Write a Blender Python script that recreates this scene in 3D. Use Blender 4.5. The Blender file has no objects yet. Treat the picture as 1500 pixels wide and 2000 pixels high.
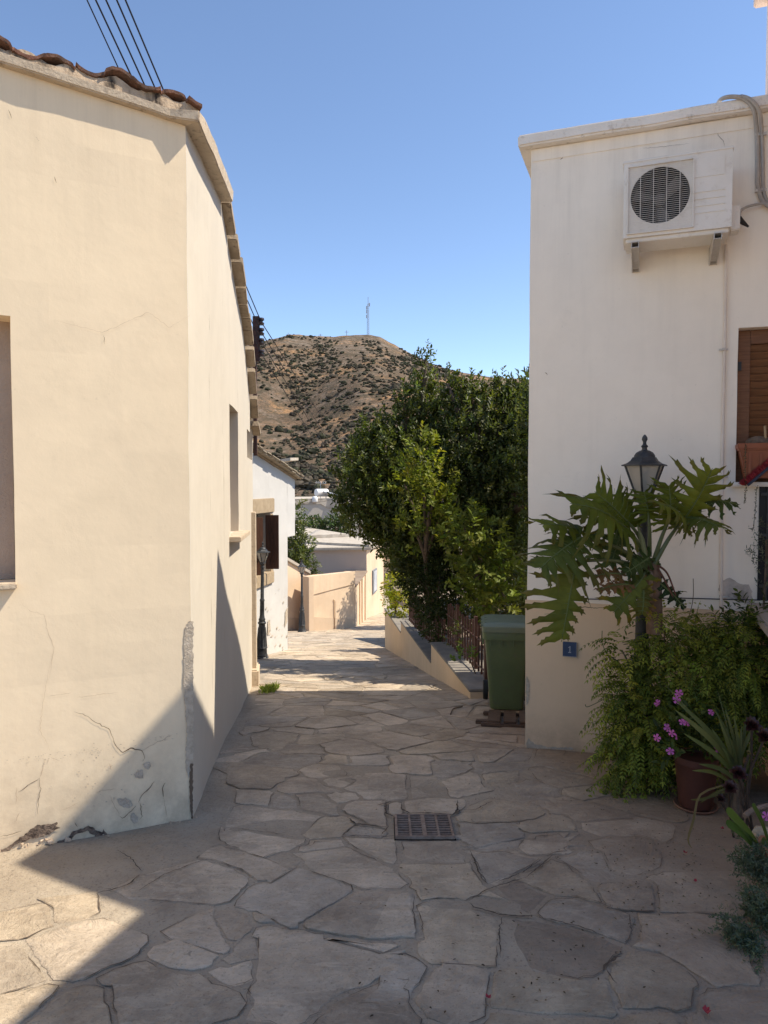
import bpy, bmesh, math, random
import numpy as np
from mathutils import Vector, Matrix, noise

random.seed(7); rng = np.random.default_rng(7)
R = math.radians
scn = bpy.context.scene
col = scn.collection

# ---------------------------------------------------------------- camera
F = 1400.0; PITCH = R(2.2); CAMZ = 1.45
cd = bpy.data.cameras.new('camera'); cam = bpy.data.objects.new('camera', cd); col.objects.link(cam)
cam.location = (0, 0, CAMZ); cam.rotation_euler = (R(90) - PITCH, 0, 0)
cd.sensor_fit = 'AUTO'; cd.sensor_width = 36; cd.lens = 36 * F / 2000; cd.clip_start = 0.05; cd.clip_end = 3000
scn.camera = cam
scn.render.resolution_x = 768; scn.render.resolution_y = 1024

# ---------------------------------------------------------------- light
SUN_AZ = Vector((2.29, 0.10, 0)); SUN_EL = math.atan2(3.14, 2.292)
w = bpy.data.worlds.new('World'); scn.world = w; w.use_nodes = True
wn = w.node_tree; bg = wn.nodes['Background']
sky = wn.nodes.new('ShaderNodeTexSky'); sky.sky_type = 'NISHITA'; sky.sun_disc = False
sky.sun_elevation = SUN_EL; sky.sun_rotation = math.atan2(SUN_AZ.x, SUN_AZ.y)
sky.altitude = 2500; sky.air_density = 1.0; sky.dust_density = 0.2; sky.ozone_density = 1.0
wn.links.new(sky.outputs[0], bg.inputs[0]); bg.inputs[1].default_value = 0.15
sl = bpy.data.lights.new('sun', 'SUN'); sun = bpy.data.objects.new('sun', sl); col.objects.link(sun)
sl.energy = 4.4; sl.angle = R(0.5); sl.color = (1.0, 0.91, 0.76)
sdir = Vector((SUN_AZ.normalized().x * math.cos(SUN_EL), SUN_AZ.normalized().y * math.cos(SUN_EL), math.sin(SUN_EL)))
sun.rotation_euler = sdir.to_track_quat('Z', 'Y').to_euler(); sun.location = (8, 0, 12)
scn.view_settings.view_transform = 'Standard'; scn.view_settings.look = 'None'
scn.view_settings.exposure = 0.68; scn.view_settings.gamma = 1.0
scn.cycles.max_bounces = 8; scn.cycles.diffuse_bounces = 5; scn.cycles.transparent_max_bounces = 8

# ---------------------------------------------------------------- measuring helpers
O = Vector((0, 0, CAMZ))
def ray(px, py):
    u = (px - 750) / F; v = (1000 - py) / F
    return Vector((u, math.cos(PITCH) + v * math.sin(PITCH), -math.sin(PITCH) + v * math.cos(PITCH)))
def at(px, py, Y):
    d = ray(px, py); return O + d * (Y / d.y)
def onplane(px, py, P, N):
    d = ray(px, py); return O + d * ((Vector(P) - O).dot(N) / d.dot(N))
_prof = [(-40, 2.4), (-6, 0.5), (0, 0), (4.6, -0.46), (7.4, -0.83), (24.6, -3.58), (40, -5.4), (60, -6.6), (90, -7.0), (3000, -7.0)]
def gz(y):
    for (a, za), (b, zb) in zip(_prof[:-1], _prof[1:]):
        if y <= b: return za + (zb - za) * (y - a) / (b - a)
    return _prof[-1][1]
def G(px, py):
    d = ray(px, py); lo, hi = 0.3, 200.0
    for _ in range(60):
        m = (lo + hi) / 2
        if O.z + d.z * m > gz(d.y * m): lo = m
        else: hi = m
    p = O + d * lo; return Vector((p.x, p.y, gz(p.y)))
def lerp(a, b, t): return a + (b - a) * t
def V(*a): return Vector(a)

# ---------------------------------------------------------------- materials
class NT:
    def __init__(s, name):
        s.m = bpy.data.materials.new(name); s.m.use_nodes = True; s.t = s.m.node_tree; s.t.nodes.clear()
        s.out = s.n('ShaderNodeOutputMaterial'); s.b = s.n('ShaderNodeBsdfPrincipled'); s.l(s.b.outputs[0], s.out.inputs[0])
        s.tc = s.n('ShaderNodeTexCoord').outputs['Object']
    def n(s, t, **k):
        x = s.t.nodes.new(t)
        for a, b in k.items(): setattr(x, a, b)
        return x
    def l(s, a, b): s.t.links.new(a, b)
    def noise(s, scale, detail=6, rough=0.55, vec=None, dist=0.0):
        x = s.n('ShaderNodeTexNoise'); x.inputs['Scale'].default_value = scale; x.inputs['Detail'].default_value = detail
        x.inputs['Roughness'].default_value = rough; x.inputs['Distortion'].default_value = dist
        s.l(vec if vec is not None else s.tc, x.inputs['Vector']); return x.outputs['Fac']
    def ramp(s, fac, a, b, ca=(0, 0, 0), cb=(1, 1, 1)):
        x = s.n('ShaderNodeValToRGB'); e = x.color_ramp.elements
        e[0].position = a; e[1].position = b; e[0].color = (*ca, 1); e[1].color = (*cb, 1)
        s.l(fac, x.inputs[0]); return x.outputs[0]
    def mix(s, fac, a, b, mode='MIX'):
        x = s.n('ShaderNodeMix'); x.data_type = 'RGBA'; x.blend_type = mode; x.clamp_factor = True
        for i, val in ((0, fac), (6, a), (7, b)):
            if isinstance(val, (int, float)): x.inputs[i].default_value = val
            elif isinstance(val, tuple): x.inputs[i].default_value = (*val, 1)
            else: s.l(val, x.inputs[i])
        return x.outputs[2]
    def math(s, op, a, b=0.0):
        x = s.n('ShaderNodeMath', operation=op)
        for i, val in ((0, a), (1, b)):
            if isinstance(val, (int, float)): x.inputs[i].default_value = val
            else: s.l(val, x.inputs[i])
        return x.outputs[0]
    def axis(s, i):
        x = s.n('ShaderNodeSeparateXYZ'); s.l(s.tc, x.inputs[0]); return x.outputs[i]
    def scale(s, x, y, z):
        m = s.n('ShaderNodeMapping'); m.inputs['Scale'].default_value = (x, y, z); s.l(s.tc, m.inputs['Vector']); return m.outputs[0]
    def bump(s, h, strength, dist, prev=None):
        x = s.n('ShaderNodeBump'); x.inputs['Strength'].default_value = strength; x.inputs['Distance'].default_value = dist
        s.l(h, x.inputs['Height'])
        if prev is not None: s.l(prev, x.inputs['Normal'])
        s.l(x.outputs[0], s.b.inputs['Normal']); return x.outputs[0]
    def set(s, color=None, rough=0.8, spec=0.3, metal=0.0):
        if color is not None:
            if isinstance(color, tuple): s.b.inputs['Base Color'].default_value = (*color, 1)
            else: s.l(color, s.b.inputs['Base Color'])
        s.b.inputs['Roughness'].default_value = rough; s.b.inputs['Specular IOR Level'].default_value = spec; s.b.inputs['Metallic'].default_value = metal
        return s.m

def mul(c, k): return tuple(min(1.0, x * k) for x in c)
def plaster(name, c, stain=0.85, fine=0.004, warm=None, splash=None, drip=None):
    """painted render: cloudy tone, rain streaks, hairline grain"""
    s = NT(name)
    big = s.ramp(s.noise(0.9, 5, 0.6), 0.35, 0.7)
    base = s.mix(big, mul(c, stain * 1.08), mul(c, 1.03))
    streak = s.ramp(s.noise(1.0, 5, 0.65, s.scale(7, 7, 0.55)), 0.50, 0.78)
    base = s.mix(s.math('MULTIPLY', streak, 0.42), base, warm if warm else mul(c, 0.86))
    spots = s.ramp(s.noise(38, 3, 0.5), 0.70, 0.78)
    base = s.mix(s.math('MULTIPLY', spots, 0.22), base, mul(c, 0.55))
    tr = s.ramp(s.noise(7, 8, 0.7), 0.4, 0.65)
    base = s.mix(s.math('MULTIPLY', tr, 0.10), base, mul(c, 0.75))
    pt = s.ramp(s.noise(0.55, 3, 0.5, dist=1.2), 0.52, 0.56)          # repaired patches, a shade apart
    base = s.mix(s.math('MULTIPLY', pt, 0.16), base, mul(c, 1.12))
    fl = s.ramp(s.noise(3.2, 9, 0.78), 0.60, 0.66)
    base = s.mix(s.math('MULTIPLY', fl, 0.16), base, mul(c, 0.78))
    if drip:                                                           # dirty runs below the eave
        mr = s.n('ShaderNodeMapRange'); mr.inputs[1].default_value = drip[0]; mr.inputs[2].default_value = drip[1]; s.l(s.axis(2), mr.inputs[0])
        f = s.math('MULTIPLY', mr.outputs[0], s.ramp(s.noise(1.0, 6, 0.7, s.scale(16, 16, 0.7)), 0.46, 0.68))
        base = s.mix(s.math('MULTIPLY', f, 0.24), base, (c[0] * .62, c[1] * .60, c[2] * .58))
    if splash:                                                         # rain splash and damp along the foot
        mr = s.n('ShaderNodeMapRange'); mr.inputs[1].default_value = splash[1]; mr.inputs[2].default_value = splash[0]; s.l(s.axis(2), mr.inputs[0])
        f = s.math('MULTIPLY', mr.outputs[0], s.ramp(s.noise(6, 8, 0.72), 0.36, 0.62))
        base = s.mix(s.math('MULTIPLY', f, 0.7), base, (c[0] * .55, c[1] * .52, c[2] * .5))
    b = s.bump(s.noise(5.0, 5, 0.55), 0.24, 0.014)
    s.bump(s.noise(120, 4, 0.6), 0.14, fine * 0.5, b)
    return s.set(base, 0.9, 0.15)
def rough_mat(name, c1, c2, scale=8, bumpd=0.01, bscale=60, rough=0.85, spec=0.25, c3=None, metal=0.0):
    s = NT(name)
    base = s.mix(s.ramp(s.noise(scale, 8, 0.62), 0.38, 0.64), c1, c2)
    if c3: base = s.mix(s.ramp(s.noise(scale * 3.3, 6, 0.7), 0.56, 0.68), base, c3)
    s.bump(s.noise(bscale, 6, 0.65), 0.7, bumpd)
    return s.set(base, rough, spec, metal)
def attr_leaf(name, rough=0.42, trans=0.35, spec=0.5):
    s = NT(name)
    a = s.n('ShaderNodeAttribute', attribute_name='Col')
    var = s.mix(s.ramp(s.noise(40, 2, 0.5), 0.3, 0.7), a.outputs['Color'], a.outputs['Color'])
    s.set(var, rough, spec)
    tr = s.n('ShaderNodeBsdfTranslucent')
    tint = s.mix(1.0, a.outputs['Color'], (1.5, 1.6, 0.6), 'MULTIPLY'); s.l(tint, tr.inputs[0])
    mx = s.n('ShaderNodeMixShader'); mx.inputs[0].default_value = trans
    s.l(s.b.outputs[0], mx.inputs[1]); s.l(tr.outputs[0], mx.inputs[2]); s.l(mx.outputs[0], s.out.inputs[0])
    return s.m

CREAM = (0.81, 0.66, 0.465)
M = {}
M['cream'] = plaster('cream_plaster', CREAM, 0.90, splash=(-0.42, 0.30), drip=(2.5, 3.5))
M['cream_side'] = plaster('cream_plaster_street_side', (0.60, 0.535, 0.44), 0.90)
M['cement'] = rough_mat('bare_cement', (0.42, 0.35, 0.27), (0.58, 0.49, 0.385), 26, 0.012, 90)
M['eave_cement'] = rough_mat('eave_cement', (0.50, 0.40, 0.29), (0.60, 0.49, 0.36), 6, 0.01, 50, c3=(0.30, 0.23, 0.17))
M['eave_stone'] = rough_mat('eave_stone', (0.30, 0.23, 0.16), (0.44, 0.35, 0.25), 5, 0.012, 40, c3=(0.17, 0.13, 0.10))
M['tile'] = rough_mat('clay_tile', (0.22, 0.105, 0.068), (0.12, 0.075, 0.055), 9, 0.012, 45, c3=(0.035, 0.03, 0.026))
M['hairline'] = NT('hairline_crack').set((0.40, 0.29, 0.20), 1.0, 0.0)
M['crack'] = NT('crack_shadow').set((0.15, 0.11, 0.08), 1.0, 0.0)
M['white'] = plaster('white_house_plaster', (0.60, 0.575, 0.54), 0.85)
M['right_upper'] = plaster('pale_plaster', (0.89, 0.80, 0.685), 0.93, drip=(2.6, 4.1))
M['right_plinth'] = plaster('tan_plinth_plaster', (0.76, 0.555, 0.365), 0.9, splash=(-0.56, -0.22))
M['coping_white'] = rough_mat('coping_paint', (0.78, 0.71, 0.63), (0.86, 0.79, 0.71), 4, 0.008, 40, c3=(0.56, 0.49, 0.42))
M['pink'] = plaster('pinkish_plaster', (0.82, 0.68, 0.59), 0.92)
M['court'] = plaster('courtyard_plaster', (0.72, 0.55, 0.385), 0.78, warm=(0.50, 0.36, 0.23))
M['court_dark'] = plaster('courtyard_dado', (0.58, 0.44, 0.31), 0.85)
M['grey_wall'] = plaster('grey_render', (0.42, 0.38, 0.33), 0.85)
M['mauve_wall'] = plaster('tan_shaded_render', (0.47, 0.39, 0.33), 0.9)  # tan walls; also carries the shade on the bend house front
M['slab'] = rough_mat('roof_slab_screed', (0.42, 0.36, 0.29), (0.52, 0.46, 0.38), 3, 0.01, 30, c3=(0.30, 0.26, 0.22))
M['garden_wall'] = plaster('garden_wall_plaster', (0.64, 0.49, 0.33), 0.82, warm=(0.46, 0.34, 0.22))
M['garden_cap'] = rough_mat('cement_cap', (0.20, 0.18, 0.16), (0.28, 0.25, 0.21), 6, 0.006, 70)
M['sandstone'] = rough_mat('sandstone', (0.36, 0.27, 0.175), (0.44, 0.34, 0.225), 9, 0.008, 60)
M['iron'] = rough_mat('lamp_iron', (0.018, 0.02, 0.022), (0.05, 0.05, 0.05), 14, 0.003, 90, 0.55, 0.5)
M['wire'] = NT('cable_sheath').set((0.012, 0.014, 0.022), 0.5, 0.4)

# ---------------------------------------------------------------- mesh helpers
class MB:
    def __init__(s): s.v = []; s.f = []; s.c = None
    def add(s, vs, fs):
        o = len(s.v); s.v += [tuple(x) for x in vs]; s.f += [tuple(o + i for i in q) for q in fs]; return s
    def box(s, c, size, fr=None, taper=1.0):
        c = Vector(c); hx, hy, hz = size[0] / 2, size[1] / 2, size[2] / 2
        ax, ay, az = fr if fr else (V(1, 0, 0), V(0, 1, 0), V(0, 0, 1))
        vs = [c + ax * (x * hx * (taper if z > 0 else 1)) + ay * (y * hy * (taper if z > 0 else 1)) + az * (z * hz)
              for z in (-1, 1) for x, y in ((-1, -1), (1, -1), (1, 1), (-1, 1))]
        return s.add(vs, [(3, 2, 1, 0), (4, 5, 6, 7), (0, 1, 5, 4), (1, 2, 6, 5), (2, 3, 7, 6), (3, 0, 4, 7)])
    def prism(s, pts, z0, z1):
        n = len(pts); f0 = (lambda p: z0) if not callable(z0) else z0; f1 = (lambda p: z1) if not callable(z1) else z1
        vs = [(p[0], p[1], f0(p)) for p in pts] + [(p[0], p[1], f1(p)) for p in pts]
        return s.add(vs, [tuple(range(n - 1, -1, -1)), tuple(range(n, 2 * n))] + [(i, (i + 1) % n, n + (i + 1) % n, n + i) for i in range(n)])
    def extrude(s, pts, d):
        n = len(pts); d = Vector(d); vs = [Vector(p) for p in pts] + [Vector(p) + d for p in pts]
        return s.add(vs, [tuple(range(n - 1, -1, -1)), tuple(range(n, 2 * n))] + [(i, (i + 1) % n, n + (i + 1) % n, n + i) for i in range(n)])
    def tube(s, path, r, n=8, cap=True):
        path = [Vector(p) for p in path]; m = len(path)
        rs = r if isinstance(r, (list, tuple)) else [r] * m
        prev = None; vs = []
        for i, p in enumerate(path):
            t = (path[min(i + 1, m - 1)] - path[max(i - 1, 0)]).normalized()
            if prev is None:
                a = t.cross(V(0, 0, 1)); a = a if a.length > 0.1 else t.cross(V(1, 0, 0)); a.normalize()
            else:
                a = prev - t * prev.dot(t); a.normalize()
            prev = a; b = t.cross(a)
            vs += [p + (a * math.cos(2 * math.pi * k / n) + b * math.sin(2 * math.pi * k / n)) * rs[i] for k in range(n)]
        fs = [(i * n + k, i * n + (k + 1) % n, (i + 1) * n + (k + 1) % n, (i + 1) * n + k) for i in range(m - 1) for k in range(n)]
        if cap: fs += [tuple(range(n - 1, -1, -1)), tuple((m - 1) * n + k for k in range(n))]
        return s.add(vs, fs)
    def lathe(s, prof, c=(0, 0, 0), n=16, fr=None, ph=0.0):
        c = Vector(c); ax, ay, az = fr if fr else (V(1, 0, 0), V(0, 1, 0), V(0, 0, 1)); vs = []
        for r, z in prof:
            vs += [c + ax * (math.cos(ph + 2 * math.pi * k / n) * r) + ay * (math.sin(ph + 2 * math.pi * k / n) * r) + az * z for k in range(n)]
        m = len(prof)
        fs = [(i * n + k, i * n + (k + 1) % n, (i + 1) * n + (k + 1) % n, (i + 1) * n + k) for i in range(m - 1) for k in range(n)]
        fs += [tuple(range(n - 1, -1, -1)), tuple((m - 1) * n + k for k in range(n))]
        return s.add(vs, fs)
    def ball(s, c, r, jit=0.0, seg=8, rings=6):
        c = Vector(c); rr = r if isinstance(r, (tuple, list)) else (r, r, r); vs = []; 
        for i in range(rings + 1):
            th = math.pi * i / rings
            for k in range(seg):
                ph = 2 * math.pi * k / seg; q = 1 + random.uniform(-jit, jit)
                vs.append(c + V(math.sin(th) * math.cos(ph) * rr[0] * q, math.sin(th) * math.sin(ph) * rr[1] * q, math.cos(th) * rr[2] * q))
        return s.add(vs, [(i * seg + k, (i + 1) * seg + k, (i + 1) * seg + (k + 1) % seg, i * seg + (k + 1) % seg) for i in range(rings) for k in range(seg)])
    def build(s, name, mat, parent=None, smooth=False, bevel=0.0, wob=0.0, ang=40):
        me = bpy.data.meshes.new(name)
        vs = s.v
        if wob:
            vs = [tuple(Vector(p) + noise.noise_vector(Vector(p) * 2.1) * wob + noise.noise_vector(Vector(p) * 9.0) * wob * 0.35) for p in vs]
        me.from_pydata(vs, [], s.f); me.update()
        if bevel or True:
            bm = bmesh.new(); bm.from_mesh(me)
            bmesh.ops.recalc_face_normals(bm, faces=bm.faces[:]) if len(bm.faces) < 60000 else None
            if bevel:
                es = [e for e in bm.edges if len(e.link_faces) == 2 and e.calc_face_angle(0) > R(35)]
                bmesh.ops.bevel(bm, geom=es, offset=bevel, segments=2, affect='EDGES', clamp_overlap=True)
            bm.to_mesh(me); bm.free()
        if smooth:
            me.polygons.foreach_set('use_smooth', [True] * len(me.polygons))
            me.set_sharp_from_angle(angle=R(ang))
        if mat: me.materials.append(M[mat] if isinstance(mat, str) else mat)
        o = bpy.data.objects.new(name, me); col.objects.link(o)
        if parent is not None:
            o.parent = parent
            if parent.type == 'EMPTY': o.matrix_parent_inverse = Matrix.Translation(parent.location).inverted()
        return o
def tag(o, label=None, cat=None, group=None, kind=None):
    if label: o['label'] = label
    if cat: o['category'] = cat
    if group: o['group'] = group
    if kind: o['kind'] = kind
    return o
def thing(name, loc, label, cat, group=None):
    o = bpy.data.objects.new(name, None); col.objects.link(o); o.location = loc; o.empty_display_size = 0.1
    return tag(o, label, cat, group)
def copy_tree(o, parent=None):
    c = o.copy(); col.objects.link(c)
    if parent is not None: c.parent = parent
    for ch in list(o.children): copy_tree(ch, c)
    return c

def wall_panel(mb, p0, p1, zb, zt, holes=(), depth=0.2, step=0.16, back=None, inward=None):
    """vertical wall from plan point p0 to p1; zb/zt heights as functions of u in 0..L; holes = (u0,u1,z0,z1[,depth])"""
    p0 = V(p0[0], p0[1], 0); p1 = V(p1[0], p1[1], 0); L = (p1 - p0).length; d = (p1 - p0) / L
    n = inward if inward is not None else V(-d.y, d.x, 0)
    fb = zb if callable(zb) else (lambda u: zb); ft = zt if callable(zt) else (lambda u: zt)
    us = {0.0, L}; vs = set()
    for h in holes: us |= {h[0], h[1]}; vs |= {h[2], h[3]}
    us = {u for u in us if -1e-6 <= u <= L + 1e-6}
    def fill(a):
        a = sorted(a); out = [a[0]]
        for x in a[1:]:
            k = max(1, int((x - out[-1]) / step)); b = out[-1]
            out += [b + (x - b) * i / k for i in range(1, k + 1)]
        return out
    us = fill(us); lo = max(fb(u) for u in us); hi = min(ft(u) for u in us)
    mid = fill(sorted({v for v in vs if lo < v < hi} | {lo + 0.05, hi - 0.05})) if hi - lo > 0.15 else [lo, hi]
    rows = len(mid) + 2
    grid = []
    for u in us:
        colz = [fb(u)] + mid + [ft(u)]
        grid.append([p0 + d * u + V(0, 0, z) for z in colz])
    base = len(mb.v); mb.v += [tuple(p) for c in grid for p in c]
    for i in range(len(us) - 1):
        for j in range(rows - 1):
            um = (us[i] + us[i + 1]) / 2; zm = (grid[i][j].z + grid[i][j + 1].z + grid[i + 1][j].z + grid[i + 1][j + 1].z) / 4
            if any(h[0] < um < h[1] and h[2] < zm < h[3] for h in holes): continue
            mb.f.append((base + i * rows + j, base + (i + 1) * rows + j, base + (i + 1) * rows + j + 1, base + i * rows + j + 1))
    for h in holes:
        dp = n * (h[4] if len(h) > 4 else depth)
        c = [p0 + d * h[0] + V(0, 0, h[2]), p0 + d * h[1] + V(0, 0, h[2]), p0 + d * h[1] + V(0, 0, h[3]), p0 + d * h[0] + V(0, 0, h[3])]
        for k in range(4): mb.add([c[k], c[(k + 1) % 4], c[(k + 1) % 4] + dp, c[k] + dp], [(0, 1, 2, 3)])
        tgt = back if back is not None else mb
        tgt.add([q + dp for q in c], [(0, 1, 2, 3)])
    return n
# ================================================================ ground, hill
def terrain_z(x, y):
    b = gz(y)
    if y > 70:
        t = max(0.0, min(1.0, (y - 70) / 290.0)); cx = x
        pts = [(-400, 20), (-220, 45), (-110, 62), (-66, 70.5), (-55, 72.5), (-46, 74.8), (-38, 74.2), (-26, 73.6), (-8, 74.8), (-2, 73.6), (10, 67), (25, 59.5), (38, 56), (54, 53.5), (73, 52.5), (130, 44), (260, 30), (420, 12)]
        c = pts[0][1]
        for (a, za), (e, zb) in zip(pts[:-1], pts[1:]):
            if a <= cx <= e: c = za + (zb - za) * (cx - a) / (e - a)
        if cx > pts[-1][0]: c = pts[-1][1]
        c = c + CAMZ
        s = t ** 1.25
        g = noise.noise(Vector((x * 0.018, y * 0.006, 3.1))) * 14 + noise.noise(Vector((x * 0.05, y * 0.02, 9))) * 5 + noise.noise(Vector((x * 0.16, y * 0.12, 1))) * 1.3
        b = b + (c - b) * s + g * math.sin(math.pi * min(1, t)) * 0.8 + noise.noise(Vector((x * 0.3, y * 0.3, 0))) * 0.35 * t
        if y > 360: b = b - (y - 360) * 0.35
    return b
def hill_mat():
    s = NT('dry_hillside')
    soil = s.mix(s.ramp(s.noise(0.035, 6, 0.65), 0.40, 0.60), (0.13, 0.09, 0.062), (0.172, 0.12, 0.082))
    soil = s.mix(s.ramp(s.noise(0.05, 5, 0.6, s.scale(1, 0.6, 2.5)), 0.52, 0.60), soil, (0.34, 0.20, 0.105))
    zt = s.n('ShaderNodeMapRange'); zt.inputs[1].default_value = 26; zt.inputs[2].default_value = 2; s.l(s.axis(2), zt.inputs[0])
    terr = s.ramp(s.noise(0.16, 5, 0.6, s.scale(0.25, 0.25, 2.6)), 0.50, 0.56)
    soil = s.mix(s.math('MULTIPLY', s.math('MULTIPLY', terr, zt.outputs[0]), 0.85), soil, (0.40, 0.235, 0.13))
    rock = s.ramp(s.noise(0.16, 9, 0.78), 0.50, 0.60)
    soil = s.mix(s.math('MULTIPLY', rock, 0.8), soil, (0.235, 0.185, 0.145))
    top = s.n('ShaderNodeMapRange'); top.inputs[1].default_value = 40; top.inputs[2].default_value = 74; s.l(s.axis(2), top.inputs[0])
    soil = s.mix(s.math('MULTIPLY', s.math('MULTIPLY', top.outputs[0], s.ramp(s.noise(0.11, 8, 0.75), 0.44, 0.58)), 0.75), soil, (0.28, 0.23, 0.185))
    scrub = s.ramp(s.noise(0.30, 6, 0.7), 0.50, 0.56)
    soil = s.mix(s.math('MULTIPLY', scrub, 0.8), soil, (0.095, 0.078, 0.054))
    sc2 = s.ramp(s.noise(1.1, 4, 0.7), 0.50, 0.58)
    soil = s.mix(s.math('MULTIPLY', sc2, 0.7), soil, (0.08, 0.068, 0.046))
    s.bump(s.noise(0.8, 6, 0.7), 0.8, 1.0)
    return s.set(soil, 1.0, 0.05)
M['hill'] = hill_mat()
xs = np.concatenate([np.linspace(-420, -120, 24), np.linspace(-110, 110, 150), np.linspace(120, 420, 24)])
ys = np.concatenate([np.linspace(55, 75, 6), np.linspace(78, 366, 130), np.linspace(372, 520, 10)])
mb = MB()
for yv in ys:
    for xv in xs: mb.v.append((xv, yv, terrain_z(xv, yv)))
nx = len(xs)
mb.f = [(j * nx + i, j * nx + i + 1, (j + 1) * nx + i + 1, (j + 1) * nx + i) for j in range(len(ys) - 1) for i in range(nx - 1)]
tag(mb.build('hill', 'hill', smooth=True, ang=180), kind='structure')
M['earth'] = rough_mat('village_earth', (0.24, 0.18, 0.13), (0.31, 0.24, 0.18), 0.6, 0.03, 12)
mb = MB()
yl = [-40, -20, -6, 0, 2, 4.6, 7.4, 12, 18, 24.6, 32, 40, 50, 60, 70]
xl = [-300, -60, -20, -8, -4, 4, 8, 20, 60, 300]
for yv in yl:
    for xv in xl: mb.v.append((xv, yv, gz(yv) - 0.03 - (0.0 if yv < 55 else 0.5)))
nx = len(xl)
mb.f = [(j * nx + i, j * nx + i + 1, (j + 1) * nx + i + 1, (j + 1) * nx + i) for j in range(len(yl) - 1) for i in range(nx - 1)]
mb.v += [(-3000, -1500, -9), (3000, -1500, -9), (3000, 3000, -9), (-3000, 3000, -9)]; k = len(mb.v) - 4
mb.f.append((k, k + 1, k + 2, k + 3))
tag(mb.build('ground', 'earth'), kind='structure')

# ---------------------------------------------------------------- crazy paving
def dirt(s, base):
    g = s.math('MULTIPLY', s.ramp(s.noise(0.9, 9, 0.72), 0.48, 0.68), 0.34)
    base = s.mix(g, base, (0.27, 0.21, 0.155))
    base = s.mix(s.math('MULTIPLY', s.ramp(s.noise(3.7, 9, 0.75), 0.55, 0.68), 0.32), base, (0.20, 0.155, 0.115))
    # brown soil washed out from the planting along the right side, blotchy
    x = s.math('ADD', s.axis(0), s.math('MULTIPLY', s.noise(1.6, 7, 0.7), 1.6))
    near = s.math('MULTIPLY', s.ramp(x, 0.0, 1.0), 1.0)
    y = s.ramp(s.math('MULTIPLY', s.axis(1), 0.1), 0.62, 0.75, (1, 1, 1), (0.25, 0.25, 0.25))
    xx = s.n('ShaderNodeMapRange'); xx.inputs[1].default_value = 1.3; xx.inputs[2].default_value = 2.3; s.l(x, xx.inputs[0])
    f = s.math('MULTIPLY', s.math('MULTIPLY', xx.outputs[0], y), 0.62)
    return s.mix(f, base, (0.27, 0.185, 0.125))
def mortar_mat():
    s = NT('paving_mortar')
    base = s.mix(s.ramp(s.noise(1.3, 6, 0.65), 0.36, 0.62), (0.365, 0.295, 0.215), (0.50, 0.415, 0.31))
    base = s.mix(s.math('MULTIPLY', s.ramp(s.noise(160, 3, 0.6), 0.52, 0.62), 0.45), base, (0.42, 0.36, 0.30))
    base = s.mix(s.math('MULTIPLY', s.ramp(s.noise(70, 4, 0.7), 0.56, 0.66), 0.5), base, (0.13, 0.10, 0.08))
    base = dirt(s, base)
    b = s.bump(s.noise(11, 6, 0.6), 0.8, 0.03)
    b = s.bump(s.noise(38, 6, 0.7), 0.8, 0.012, b)
    s.bump(s.noise(140, 5, 0.7), 0.9, 0.006, b)
    return s.set(base, 0.92, 0.15)
def stone_mat():
    s = NT('flagstone')
    a = s.n('ShaderNodeAttribute', attribute_name='Col').outputs['Color']
    base = s.mix(s.ramp(s.noise(2.6, 7, 0.65), 0.34, 0.66), s.mix(1.0, a, (0.66, 0.64, 0.62), 'MULTIPLY'), s.mix(1.0, a, (1.15, 1.13, 1.10), 'MULTIPLY'))
    base = s.mix(s.math('MULTIPLY', s.ramp(s.noise(9, 8, 0.72, dist=0.6), 0.5, 0.66), 0.45), base, s.mix(1.0, a, (1.25, 1.24, 1.2), 'MULTIPLY'))
    base = s.mix(s.math('MULTIPLY', s.ramp(s.noise(5.5, 8, 0.75), 0.57, 0.66), 0.5), base, s.mix(1.0, a, (0.60, 0.55, 0.50), 'MULTIPLY'))
    vein = s.ramp(s.noise(1.0, 8, 0.7, s.scale(5, 14, 5), 1.5), 0.54, 0.60)
    base = s.mix(s.math('MULTIPLY', vein, 0.35), base, s.mix(1.0, a, (1.28, 1.27, 1.25), 'MULTIPLY'))
    base = s.mix(s.math('MULTIPLY', s.ramp(s.noise(26, 6, 0.6), 0.66, 0.73), 0.55), base, (0.11, 0.085, 0.065))
    base = s.mix(s.math('MULTIPLY', s.ramp(s.noise(14, 8, 0.75), 0.50, 0.62), 0.35), base, s.mix(1.0, a, (0.72, 0.66, 0.60), 'MULTIPLY'))
    base = s.mix(s.math('MULTIPLY', s.ramp(s.noise(75, 5, 0.7), 0.57, 0.66), 0.5), base, s.mix(1.0, a, (0.36, 0.32, 0.28), 'MULTIPLY'))
    base = dirt(s, base)
    b = s.bump(s.noise(4.5, 8, 0.68, dist=0.8), 0.95, 0.055)
    b = s.bump(s.noise(22, 8, 0.7), 0.8, 0.014, b)
    s.bump(s.noise(150, 3, 0.6), 0.5, 0.003, b)
    return s.set(base, 0.78, 0.3)
M['mortar'] = mortar_mat(); M['stone'] = stone_mat()
mb = MB()
yl = list(np.arange(-14, -1, 1.0)) + list(np.arange(-1.0, 12, 0.15)) + list(np.arange(12, 45, 0.5)); xl = [-9, -7, -5.5] + list(np.arange(-4.2, 4.21, 0.2)) + [5.5, 7, 9]
for yv in yl:
    for xv in xl:
        mb.v.append((xv, yv, gz(yv) + noise.noise(Vector((xv * 1.7, yv * 1.7, 0))) * 0.008))
nx = len(xl)
mb.f = [(j * nx + i, j * nx + i + 1, (j + 1) * nx + i + 1, (j + 1) * nx + i) for j in range(len(yl) - 1) for i in range(nx - 1)]
tag(mb.build('street', 'mortar', smooth=True, ang=180), kind='structure')

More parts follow.
